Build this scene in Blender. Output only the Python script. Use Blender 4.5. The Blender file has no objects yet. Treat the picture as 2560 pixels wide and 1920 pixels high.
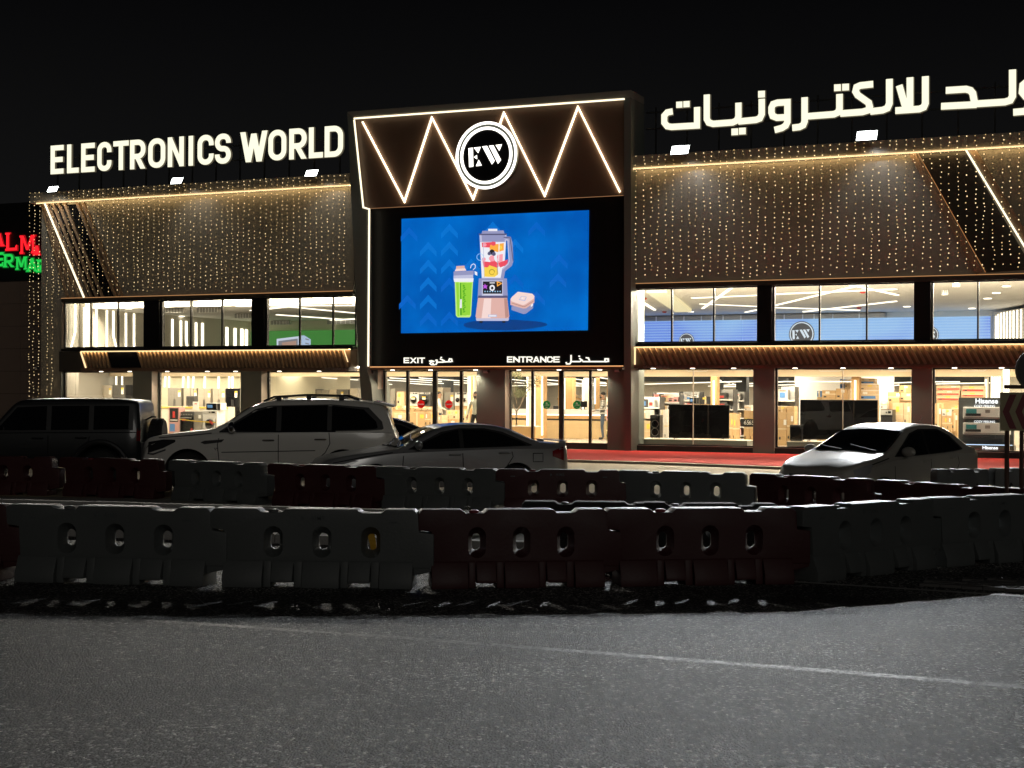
import bpy, bmesh, math, random
from mathutils import Vector, Matrix
RND = random.Random(11)
SC = bpy.context.scene
COL = SC.collection

# ------------------------------------------------------------------ camera, world, exposure
HC = 1.85                                  # eye height above the road
FPX = 3840.0                               # focal length in photo pixels (a 54 mm view)
HOR = 22.0                                 # horizon below the middle of the picture, photo pixels
ROLL = 0.0051
cam = bpy.data.cameras.new('camera'); cam_o = bpy.data.objects.new('camera', cam); COL.objects.link(cam_o)
cam.sensor_width = 36.0; cam.lens = 36.0 * FPX / 2560.0
cam.shift_y = HOR / 2560.0
cam.clip_start = 0.2; cam.clip_end = 3000
cam_o.matrix_world = Matrix.Translation((0, 0, HC)) @ Matrix.Rotation(math.radians(90), 4, 'X') @ Matrix.Rotation(ROLL, 4, 'Z')
SC.camera = cam_o
SC.render.resolution_x = 1024; SC.render.resolution_y = 768
SC.render.engine = 'CYCLES'
SC.cycles.use_denoising = True
SC.cycles.max_bounces = 7; SC.cycles.diffuse_bounces = 3; SC.cycles.glossy_bounces = 3
SC.cycles.transmission_bounces = 4; SC.cycles.transparent_max_bounces = 10
SC.cycles.sample_clamp_indirect = 3.0
SC.cycles.caustics_reflective = False; SC.cycles.caustics_refractive = False
SC.view_settings.view_transform = 'Standard'; SC.view_settings.look = 'None'
SC.view_settings.exposure = 0.0; SC.view_settings.gamma = 1.0

world = bpy.data.worlds.new('World'); SC.world = world; world.use_nodes = True
wn = world.node_tree; wn.nodes.clear()
w_out = wn.nodes.new('ShaderNodeOutputWorld'); w_bg = wn.nodes.new('ShaderNodeBackground')
w_bg.inputs[1].default_value = 1.0   # night sky over a lit town: near black above, a faint glow towards the horizon
w_tc = wn.nodes.new('ShaderNodeTexCoord'); w_sp = wn.nodes.new('ShaderNodeSeparateXYZ'); w_cr = wn.nodes.new('ShaderNodeValToRGB')
wn.links.new(w_tc.outputs['Generated'], w_sp.inputs[0]); wn.links.new(w_sp.outputs[2], w_cr.inputs[0])
e = w_cr.color_ramp.elements; e[0].position = 0.0; e[0].color = (0.0100, 0.0100, 0.0100, 1); e[1].position = 0.45; e[1].color = (0.0014, 0.0014, 0.0018, 1)
for pos_, col_ in ((0.10, (0.0060, 0.0060, 0.0061, 1)), (0.17, (0.0042, 0.0042, 0.0043, 1)), (0.25, (0.0020, 0.0020, 0.0023, 1))): w_cr.color_ramp.elements.new(pos_).color = col_
wn.links.new(w_cr.outputs[0], w_bg.inputs[0])
wn.links.new(w_bg.outputs[0], w_out.inputs[0])

sun = bpy.data.lights.new('faint_night_sun', 'SUN'); sun.energy = 0.15; sun.angle = math.radians(18); sun.color = (1.0, 0.95, 0.87)   # the faint light of the town behind the camera
sun_o = bpy.data.objects.new('faint_night_sun', sun); COL.objects.link(sun_o); sun_o.location = (0, -20, 12)
sun_o.rotation_euler = Vector((-0.18, 1.0, -0.30)).to_track_quat('-Z', 'Y').to_euler()

# ------------------------------------------------------------------ from the photograph to the place
TH = math.radians(24.1); CT, ST = math.cos(TH), math.sin(TH)
Y0 = 53.9                                  # distance of the facade straight ahead
def ray(px, py):
    dx, dy = px - 1280.0, py - 960.0
    return dx + dy * ROLL, -(-dx * ROLL + dy - HOR)
def FZ(px, py, yin=0.0):
    """photo point on the plane that lies yin behind the facade -> (along the facade, height)"""
    x, z = ray(px, py); a = x / FPX
    u = (a * (Y0 + yin * CT) - yin * ST) / (CT + a * ST)
    Y = Y0 - u * ST + yin * CT
    return u, HC + z * Y / FPX
CAMBER, YC = 0.045, 13.9                  # the road rises gently towards its crown on the camera's side
def road_z(y): return CAMBER * max(0.0, YC - max(y, 4.0))
def ONR(px, py):
    x, z = ray(px, py); k = z / FPX; Y = -HC / k
    if Y < YC: Y = (CAMBER * YC - HC) / (k + CAMBER)
    return Vector((x * Y / FPX, Y, road_z(Y)))
def AT(px, py, Y):
    x, z = ray(px, py)
    return Vector((x * Y / FPX, Y, HC + z * Y / FPX))
def ON(px, py, z0=0.0):
    x, z = ray(px, py); Y = (z0 - HC) * FPX / z
    return Vector((x * Y / FPX, Y, z0))
def W(u, yin, z=0.0):
    return Vector((u * CT + yin * ST, Y0 - u * ST + yin * CT, z))
# windows of the photograph the measurements were taken in: origin and scale
Z1 = (0, 280, 2.458); Z2 = (0, 700, 2.458); Z3 = (850, 200, 2.765); Z4 = (850, 500, 2.765); Z5 = (880, 840, 2.91)
Z6 = (1560, 140, 2.212); Z7 = (1540, 660, 2.169); Z8 = (1540, 860, 2.169); ZS = (1000, 540, 4.424)
ZR = (1560, 880, 4.424); ZE = (940, 900, 7.9); ZN = (1250, 900, 6.913); ZL = (390, 900, 7.373); ZB = (660, 900, 8.508)
ZT = (1900, 840, 3.352); ZV = (0, 420, 2.44); Z0 = (0, 0, 1)
def zp(zm, x, y): return zm[0] + x / zm[2], zm[1] + y / zm[2]
def PL(zm, pts, yin=0.0): return [FZ(*zp(zm, x, y), yin) for x, y in pts]
def RC(zm, x0, y0, x1, y1, yin=0.0):
    u0, _ = FZ(*zp(zm, x0, (y0 + y1) / 2), yin); u1, _ = FZ(*zp(zm, x1, (y0 + y1) / 2), yin)
    xm = (x0 + x1) / 2
    _, zt = FZ(*zp(zm, xm, y0), yin); _, zb = FZ(*zp(zm, xm, y1), yin)
    return u0, u1, zb, zt

# ------------------------------------------------------------------ materials
MATS = {}
def mat(name, col=(0.5, 0.5, 0.5), rough=0.5, metal=0.0, emit=None, strength=1.0, var=0.0, vscale=8.0, bump=0.0, bscale=40.0, spec=0.5, coat=0.0, sample=True):
    if name in MATS: return MATS[name]
    m = bpy.data.materials.new(name); m.use_nodes = True; nt = m.node_tree; b = nt.nodes['Principled BSDF']
    b.inputs['Base Color'].default_value = (*col, 1); b.inputs['Roughness'].default_value = rough
    b.inputs['Metallic'].default_value = metal; b.inputs['Specular IOR Level'].default_value = spec
    if coat: b.inputs['Coat Weight'].default_value = coat; b.inputs['Coat Roughness'].default_value = 0.06
    if emit:
        b.inputs['Emission Color'].default_value = (*emit, 1); b.inputs['Emission Strength'].default_value = strength
        if not sample: m.cycles.emission_sampling = 'NONE'
    if var or bump:
        tc = nt.nodes.new('ShaderNodeTexCoord'); n = nt.nodes.new('ShaderNodeTexNoise')
        n.inputs['Scale'].default_value = vscale; n.inputs['Detail'].default_value = 6; n.inputs['Roughness'].default_value = 0.65
        nt.links.new(tc.outputs['Object'], n.inputs['Vector'])
        if var:
            mx = nt.nodes.new('ShaderNodeMix'); mx.data_type = 'RGBA'
            mx.inputs[6].default_value = (*[c * (1 - var) for c in col], 1); mx.inputs[7].default_value = (*[min(1, c * (1 + var)) for c in col], 1)
            nt.links.new(n.outputs[0], mx.inputs[0]); nt.links.new(mx.outputs[2], b.inputs['Base Color'])
            mr = nt.nodes.new('ShaderNodeMapRange'); mr.inputs[3].default_value = max(0.03, rough * 0.75); mr.inputs[4].default_value = min(1, rough * 1.3)
            nt.links.new(n.outputs[0], mr.inputs[0]); nt.links.new(mr.outputs[0], b.inputs['Roughness'])
        if bump:
            n2 = nt.nodes.new('ShaderNodeTexNoise'); n2.inputs['Scale'].default_value = bscale; n2.inputs['Detail'].default_value = 4
            nt.links.new(tc.outputs['Object'], n2.inputs['Vector'])
            bp = nt.nodes.new('ShaderNodeBump'); bp.inputs['Strength'].default_value = bump; bp.inputs['Distance'].default_value = 0.02
            nt.links.new(n2.outputs[0], bp.inputs['Height']); nt.links.new(bp.outputs[0], b.inputs['Normal'])
    MATS[name] = m; return m
def glow(name, col, strength, sample=False):
    return mat(name, (0.04, 0.04, 0.04), 0.5, spec=0.2, emit=col, strength=strength, sample=sample)

def glass_mat(name, tint=(0.95, 0.96, 0.95), refl=1.0, rough=0.0):
    if name in MATS: return MATS[name]
    m = bpy.data.materials.new(name); m.use_nodes = True; nt = m.node_tree; nt.nodes.clear()
    out = nt.nodes.new('ShaderNodeOutputMaterial'); mix = nt.nodes.new('ShaderNodeMixShader')
    tr = nt.nodes.new('ShaderNodeBsdfTransparent'); gl = nt.nodes.new('ShaderNodeBsdfGlossy'); fr = nt.nodes.new('ShaderNodeFresnel')
    tr.inputs[0].default_value = (*tint, 1); gl.inputs[0].default_value = (refl, refl, refl, 1); gl.inputs['Roughness'].default_value = rough
    fr.inputs[0].default_value = 1.5
    nt.links.new(fr.outputs[0], mix.inputs[0]); nt.links.new(tr.outputs[0], mix.inputs[1]); nt.links.new(gl.outputs[0], mix.inputs[2])
    nt.links.new(mix.outputs[0], out.inputs[0]); MATS[name] = m; return m

def film_mat(name, col):
    m = mat(name, col, 0.5); nt = m.node_tree; b = nt.nodes['Principled BSDF']; out = nt.nodes['Material Output']
    t = nt.nodes.new('ShaderNodeBsdfTranslucent'); t.inputs[0].default_value = (*[min(1, c * 1.15) for c in col], 1); mx = nt.nodes.new('ShaderNodeMixShader'); mx.inputs[0].default_value = 0.6
    nt.links.new(b.outputs[0], mx.inputs[1]); nt.links.new(t.outputs[0], mx.inputs[2]); nt.links.new(mx.outputs[0], out.inputs[0]); return m
M_glass = glass_mat('shop_glass', (0.97, 0.97, 0.96))
M_carglass = mat('tinted_car_glass', (0.008, 0.009, 0.010), 0.03, spec=0.7)
M_clad = mat('olive_grey_cladding', (0.29, 0.272, 0.235), 0.36, metal=0.15, var=0.12, vscale=1.5)
M_brown = mat('brown_cladding', (0.125, 0.075, 0.050), 0.5, var=0.15, vscale=2.0)
M_slat = mat('brown_slat', (0.27, 0.185, 0.12), 0.45, var=0.2, vscale=6.0)
M_taupe = mat('taupe_column', (0.15, 0.165, 0.145), 0.5, var=0.1, vscale=2.0)
M_reveal = mat('cream_reveal', (0.50, 0.42, 0.33), 0.5)
M_black = mat('black_panel', (0.006, 0.006, 0.007), 0.45, spec=0.3)
M_frame = mat('black_frame', (0.012, 0.011, 0.010), 0.4)
M_dgrey = mat('dark_grey_fascia', (0.035, 0.033, 0.030), 0.5, var=0.1)
M_cream = mat('cream_wall', (0.72, 0.66, 0.55), 0.6, var=0.04)
M_white = mat('white_paint', (0.80, 0.79, 0.76), 0.5, var=0.04)
M_ceil = mat('interior_ceiling_paint', (0.78, 0.73, 0.66), 0.7)
M_dceil = mat('dark_ceiling', (0.035, 0.036, 0.038), 0.7)
M_floor = mat('shop_floor_tile', (0.62, 0.57, 0.50), 0.15, var=0.06)
M_wood = mat('oak_panel', (0.52, 0.31, 0.13), 0.45, var=0.2, vscale=5.0)
M_card = mat('cardboard', (0.50, 0.33, 0.16), 0.8, var=0.15, vscale=3.0)
M_card2 = mat('pale_cardboard', (0.62, 0.46, 0.28), 0.8, var=0.12, vscale=3.0)
M_cardw = mat('white_printed_carton', (0.66, 0.62, 0.56), 0.6, var=0.12, vscale=9.0)
M_tape = mat('packing_tape', (0.66, 0.52, 0.33), 0.4)
M_paper = mat('white_paper_label', (0.80, 0.78, 0.72), 0.7)
M_yel = mat('yellow_tag', (0.75, 0.55, 0.08), 0.6)
M_red = mat('red_print', (0.55, 0.05, 0.04), 0.6)
M_blueprint = mat('blue_print', (0.08, 0.22, 0.5), 0.6)
M_steel = mat('grey_steel', (0.34, 0.33, 0.31), 0.35, metal=0.4, var=0.05)
M_dsteel = mat('dark_steel', (0.10, 0.10, 0.10), 0.35, metal=0.3)
M_gloss = mat('gloss_black', (0.008, 0.008, 0.009), 0.08)
M_plastic = mat('dark_plastic', (0.022, 0.022, 0.023), 0.45)
M_led = glow('led_warm_strip', (1.0, 0.66, 0.28), 15.0, sample=True)
M_ledf = glow('led_warm_face', (1.0, 0.70, 0.36), 1.45)
M_ledw = glow('led_white_line', (1.0, 0.88, 0.62), 1.75, sample=True)
M_ledc = glow('led_core_line', (1.0, 0.88, 0.66), 4.5)
M_tube = glow('ceiling_led_tube', (1.0, 0.92, 0.74), 2.2)
M_fill = glow('ceiling_fill_panel', (1.0, 0.87, 0.65), 13.5, sample=True)  # glow of the added fill panels that brighten the rooms, as the next two
M_fillv = glow('left_room_fill', (1.0, 0.89, 0.66), 62.0, sample=True)
M_fillu = glow('upper_room_fill', (1.0, 0.89, 0.68), 145.0, sample=True)
M_glowback = glow('led_back_glow', (1.0, 0.78, 0.50), 13.0, sample=True)
M_tubef = glow('vertical_led_tube', (1.0, 0.92, 0.70), 3.2, sample=True)
M_sign = glow('sign_letter_face', (1.0, 0.975, 0.74), 1.12, sample=True)
M_halo = glow('sign_letter_halo', (1.0, 0.85, 0.55), 0.10)
M_logo = glow('white_sign_face', (1.0, 0.96, 0.86), 2.6)
M_bulb = glow('fairy_bulb', (1.0, 0.68, 0.28), 1.0)
M_bulb2 = glow('bright_fairy_bulb', (1.0, 0.74, 0.38), 1.8)
M_flood = glow('floodlight_lens', (0.95, 1.0, 0.96), 14.0)
M_down = glow('downlight_lens', (1.0, 0.9, 0.72), 6.0)

# ------------------------------------------------------------------ mesh helpers
class MB:
    def __init__(s): s.v = []; s.f = []; s.m = []
    def add(s, vs, fs, mi=0):
        o = len(s.v); s.v += [tuple(v) for v in vs]
        for f in fs: s.f.append([i + o for i in f]); s.m.append(mi)
        return s
    def box(s, x0, x1, y0, y1, z0, z1, mi=0):
        if x0 > x1: x0, x1 = x1, x0
        if y0 > y1: y0, y1 = y1, y0
        if z0 > z1: z0, z1 = z1, z0
        return s.add([(x0, y0, z0), (x1, y0, z0), (x1, y1, z0), (x0, y1, z0), (x0, y0, z1), (x1, y0, z1), (x1, y1, z1), (x0, y1, z1)],
                     [(0, 3, 2, 1), (4, 5, 6, 7), (0, 1, 5, 4), (1, 2, 6, 5), (2, 3, 7, 6), (3, 0, 4, 7)], mi)
    def prism(s, poly, y0, y1, mi=0):
        n = len(poly)
        ar = sum(poly[i][0] * poly[(i + 1) % n][1] - poly[(i + 1) % n][0] * poly[i][1] for i in range(n))
        if ar < 0: poly = poly[::-1]
        vs = [(p[0], y0, p[1]) for p in poly] + [(p[0], y1, p[1]) for p in poly]
        fs = [list(range(n)), list(range(2 * n - 1, n - 1, -1))] + [(i, n + i, n + (i + 1) % n, (i + 1) % n) for i in range(n)]
        return s.add(vs, fs, mi)
    def ribbon(s, path, w, y0, y1, mi=0, closed=False):
        P = []
        for p in path:
            q = Vector((p[0], p[1]))
            if not P or (q - P[-1]).length > 1e-4: P.append(q)
        if closed and (P[0] - P[-1]).length < 1e-4: P.pop()
        n = len(P); Lp = []; Rp = []
        for i in range(n):
            a = P[i - 1] if (i > 0 or closed) else None; b = P[(i + 1) % n] if (i < n - 1 or closed) else None
            d1 = (P[i] - a).normalized() if a is not None else None; d2 = (b - P[i]).normalized() if b is not None else None
            if d1 is None: d1 = d2
            if d2 is None: d2 = d1
            t = (d1 + d2); t = t.normalized() if t.length > 1e-6 else d1
            nn = Vector((-t.y, t.x)); k = max(0.35, abs(nn.dot(Vector((-d1.y, d1.x)))))
            Lp.append(P[i] + nn * (w / 2 / k)); Rp.append(P[i] - nn * (w / 2 / k))
        vs = []
        for i in range(n):
            vs += [(Lp[i].x, y0, Lp[i].y), (Rp[i].x, y0, Rp[i].y), (Rp[i].x, y1, Rp[i].y), (Lp[i].x, y1, Lp[i].y)]
        fs = []
        for i in range(n if closed else n - 1):
            a = 4 * i; b = 4 * ((i + 1) % n)
            fs += [(a, a + 1, b + 1, b), (a + 1, a + 2, b + 2, b + 1), (a + 2, a + 3, b + 3, b + 2), (a + 3, a, b, b + 3)]
        if not closed: fs += [(0, 3, 2, 1), (4 * n - 4, 4 * n - 3, 4 * n - 2, 4 * n - 1)]
        return s.add(vs, fs, mi)
    def tube(s, path, r, n=6, mi=0, cap=True, r2=None):
        P = [Vector(p) for p in path]; vs = []; m = len(P)
        for i, p in enumerate(P):
            t = ((P[min(i + 1, m - 1)] - P[max(i - 1, 0)])).normalized()
            a = t.cross(Vector((0, 0, 1))); a = a.normalized() if a.length > 1e-3 else Vector((1, 0, 0)); b = t.cross(a)
            rr = r if r2 is None else r + (r2 - r) * i / max(1, m - 1)
            vs += [p + (a * math.cos(6.2832 * k / n) + b * math.sin(6.2832 * k / n)) * rr for k in range(n)]
        fs = [(i * n + k, i * n + (k + 1) % n, (i + 1) * n + (k + 1) % n, (i + 1) * n + k) for i in range(m - 1) for k in range(n)]
        if cap: fs += [list(range(n))[::-1], list(range((m - 1) * n, m * n))]
        return s.add(vs, fs, mi)
    def cyl(s, c, axis, r, h, n=20, mi=0, r2=None):
        c = Vector(c); ax = Vector(axis).normalized()
        return s.tube([c - ax * h / 2, c + ax * h / 2], r, n, mi, True, r2)
    def lathe(s, c, prof, n=20, mi=0, axis='Y'):
        """prof: list of (radius, offset along the axis)"""
        vs = []; c = Vector(c)
        for r, h in prof:
            for k in range(n):
                a = 6.28318 * k / n; p, q = r * math.cos(a), r * math.sin(a)
                vs.append(c + (Vector((p, h, q)) if axis == 'Y' else Vector((p, q, h)) if axis == 'Z' else Vector((h, p, q))))
        fs = [(i * n + k, i * n + (k + 1) % n, (i + 1) * n + (k + 1) % n, (i + 1) * n + k) for i in range(len(prof) - 1) for k in range(n)]
        fs += [list(range(n))[::-1], list(range((len(prof) - 1) * n, len(prof) * n))]
        return s.add(vs, fs, mi)
    def octa(s, c, r, mi=0):
        x, y, z = c
        return s.add([(x + r, y, z), (x - r, y, z), (x, y + r, z), (x, y - r, z), (x, y, z + r), (x, y, z - r)],
                     [(0, 2, 4), (2, 1, 4), (1, 3, 4), (3, 0, 4), (2, 0, 5), (1, 2, 5), (3, 1, 5), (0, 3, 5)], mi)
    def ball(s, c, rx, ry=None, rz=None, n=12, m=8, mi=0):
        ry = ry or rx; rz = rz or rx; vs = [(c[0], c[1], c[2] - rz)]
        for i in range(1, m):
            t = math.pi * i / m - math.pi / 2
            for k in range(n):
                a = 6.28318 * k / n; vs.append((c[0] + rx * math.cos(t) * math.cos(a), c[1] + ry * math.cos(t) * math.sin(a), c[2] + rz * math.sin(t)))
        vs.append((c[0], c[1], c[2] + rz)); top = len(vs) - 1
        fs = [(0, 1 + (k + 1) % n, 1 + k) for k in range(n)]
        fs += [(1 + i * n + k, 1 + i * n + (k + 1) % n, 1 + (i + 1) * n + (k + 1) % n, 1 + (i + 1) * n + k) for i in range(m - 2) for k in range(n)]
        fs += [(1 + (m - 2) * n + k, 1 + (m - 2) * n + (k + 1) % n, top) for k in range(n)]
        return s.add(vs, fs, mi)
    def mesh(s, name, mats, smooth=False, bevel=0.0, fix=True, angle=35):
        me = bpy.data.meshes.new(name); me.from_pydata(s.v, [], s.f)
        for m in (mats if isinstance(mats, (list, tuple)) else [mats]): me.materials.append(m)
        for p, mi in zip(me.polygons, s.m): p.material_index = mi
        if fix or bevel:
            bm = bmesh.new(); bm.from_mesh(me)
            if fix: bmesh.ops.recalc_face_normals(bm, faces=bm.faces)
            if bevel:
                es = [e for e in bm.edges if len(e.link_faces) == 2 and e.calc_face_angle() > 0.5]
                bmesh.ops.bevel(bm, geom=es, offset=bevel, segments=2, affect='EDGES', profile=0.6, clamp_overlap=True)
            bm.to_mesh(me); bm.free()
        if smooth:
            for p in me.polygons: p.use_smooth = True
            me.set_sharp_from_angle(angle=math.radians(angle))
        me.update(); return me
    def build(s, name, mats, parent=None, **k):
        return link(name, s.mesh(name, mats, **k), parent)
def link(name, me, parent=None):
    o = bpy.data.objects.new(name, me); COL.objects.link(o)
    if parent is not None: o.parent = parent
    return o
def tag(o, label, cat, group=None, kind=None):
    if label: o['label'] = label
    if cat: o['category'] = cat
    if group: o['group'] = group
    if kind: o['kind'] = kind
    return o
def thing(name, label, cat, loc=(0, 0, 0), rz=0.0, group=None):
    o = bpy.data.objects.new(name, None); o.empty_display_size = 0.2; COL.objects.link(o)
    o.location = loc; o.rotation_euler = (0, 0, rz); return tag(o, label, cat, group)
def fthing(name, label, cat, u, yin, z, group=None):
    """a thing set square to the facade: local x along it, local y into the shop"""
    return thing(name, label, cat, W(u, yin, z), -TH, group)
def structure(name, mb, m, **k):
    o = mb.build(name, m, None, **k); o['kind'] = 'structure'; return o
def copy_tree(o, parent=None):
    c = o.copy(); COL.objects.link(c)
    if parent is not None: c.parent = parent; c.matrix_parent_inverse = o.matrix_parent_inverse
    for ch in [x for x in o.children]: copy_tree(ch, c)
    return c
def text_mesh(txt, size, m, extrude=0.004, bold=0.0, align='CENTER', sx=1.0):
    cu = bpy.data.curves.new('lettering', 'FONT'); cu.body = txt; cu.size = size; cu.extrude = extrude; cu.offset = bold
    cu.align_x = align; cu.align_y = 'CENTER'; cu.resolution_u = 3
    o = bpy.data.objects.new('lettering', cu); COL.objects.link(o)
    me = bpy.data.meshes.new_from_object(o.evaluated_get(bpy.context.evaluated_depsgraph_get()))
    bpy.data.objects.remove(o); bpy.data.curves.remove(cu)
    me.materials.clear(); me.materials.append(m)
    me.transform(Matrix.Rotation(math.radians(90), 4, 'X') @ Matrix.Diagonal((sx, 1, 1, 1)))   # stands up, reads from -y
    return me
def lettering(txt, size, m, parent, loc, bold=0.0, sx=1.0, name='lettering', rz=0.0, align='CENTER'):
    o = link(name, text_mesh(txt, size, m, 0.003, bold, align, sx), parent); o.location = loc; o.rotation_euler = (0, 0, rz); return o

# strokes of the sign letters: ('s', path, closed) is drawn with the pen, ('p', polygon) is filled
def arc(cx, cz, r, a0, a1, n=6):
    return [(cx + r * math.cos(math.radians(a0 + (a1 - a0) * i / n)), cz + r * math.sin(math.radians(a0 + (a1 - a0) * i / n))) for i in range(n + 1)]
def glyph(ch, w, h, t):
    a = t / 2; L, Rr, B, T, M = a, w - a, a, h - a, h / 2; r = min((w - t) / 2 * 0.95, 0.24 * h); tw = t * 1.12
    S = lambda *p, c=False: ('s', list(p), c)
    para = lambda x0, z0, x1, z1, k=tw: ('p', [(x0, z0), (x0 + k, z0), (x1 + k, z1), (x1, z1)])
    if ch == 'E': return [S((L, 0), (L, h)), S((t, T), (w, T)), S((t, M), (w * 0.93, M)), S((t, B), (w, B))]
    if ch == 'L': return [S((L, 0), (L, h)), S((t, B), (w, B))]
    if ch == 'T': return [S((0, T), (w, T)), S((w / 2, 0), (w / 2, h - t))]
    if ch == 'I': return [S((w / 2, 0), (w / 2, h))]
    if ch == 'C': return [S((Rr, min(h * 0.64, T - r - .02)), (Rr, T - r), *arc(Rr - r, T - r, r, 0, 90), *arc(L + r, T - r, r, 90, 180), *arc(L + r, B + r, r, 180, 270), *arc(Rr - r, B + r, r, 270, 360), (Rr, max(h * 0.36, B + r + .02)))]
    if ch == 'O': return [('s', arc(Rr - r, T - r, r, 0, 90) + arc(L + r, T - r, r, 90, 180) + arc(L + r, B + r, r, 180, 270) + arc(Rr - r, B + r, r, 270, 360), True)]
    if ch == 'D': return [S((L, 0), (L, h)), S((t, T), *arc(Rr - r, T - r, r, 90, 0), *arc(Rr - r, B + r, r, 0, -90), (t, B))]
    if ch in 'RP':
        mz = h * 0.43; rr = min((T - mz) / 2 * 0.98, r)
        o = [S((L, 0), (L, h)), S((t, T), *arc(Rr - rr, T - rr, rr, 90, 0), *arc(Rr - rr, mz + rr, rr, 0, -90), (t, mz))]
        return o + ([para(w - tw, 0, w * 0.50 - tw * 0.4, mz - a)] if ch == 'R' else [])
    if ch == 'S':
        q = min((w - t) / 2 * 0.95, (h - t) / 4 * 0.98)
        return [S((Rr, min(h * 0.70, T - q - .03)), (Rr, T - q), *arc(Rr - q, T - q, q, 0, 90), *arc(L + q, T - q, q, 90, 180), *arc(L + q, M + q, q, 180, 270), *arc(Rr - q, M - q, q, 90, 0), *arc(Rr - q, B + q, q, 0, -90), *arc(L + q, B + q, q, 270, 180), (L, max(h * 0.30, B + q + .03)))]
    if ch == 'N': return [S((L, 0), (L, h)), S((Rr, 0), (Rr, h)), ('p', [(t * .9, h), (t * .9, h * 0.66), (w - t * .9, 0), (w - t * .9, h * 0.34)])]
    if ch == 'W': return [para(w * 0.21, 0, 0, h), para(w * 0.21, 0, w * 0.5 - tw / 2, h * 0.93), para(w * 0.79 - tw, 0, w * 0.5 - tw / 2, h * 0.93), para(w * 0.79 - tw, 0, w - tw, h)]
    if ch == 'X': return [para(0, 0, w - tw * 1.2, h, tw * 1.2), para(w - tw * 1.2, 0, 0, h, tw * 1.2)]
    if ch == 'A': return [para(0, 0, w / 2 - tw / 2, h), para(w - tw, 0, w / 2 - tw / 2, h), S((w * 0.25, h * 0.28), (w * 0.75, h * 0.28))]
    if ch == 'M': return [S((L, 0), (L, h)), S((Rr, 0), (Rr, h)), para(w / 2 - tw / 2, h * 0.2, t * 0.5, h), para(w / 2 - tw / 2, h * 0.2, w - tw - t * 0.5, h)]
    return []
def draw_glyph(mb, ch, x, z, w, h, t, y, d, mi=0):
    for k, s in enumerate(glyph(ch, w, h, t)):
        pts = [(x + p[0], z + p[1]) for p in s[1]]
        if s[0] == 's': mb.ribbon(pts, t, y - 0.003 * k, y + d, mi, s[2])
        else: mb.prism(pts, y - 0.003 * k, y + d, mi)

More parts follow.
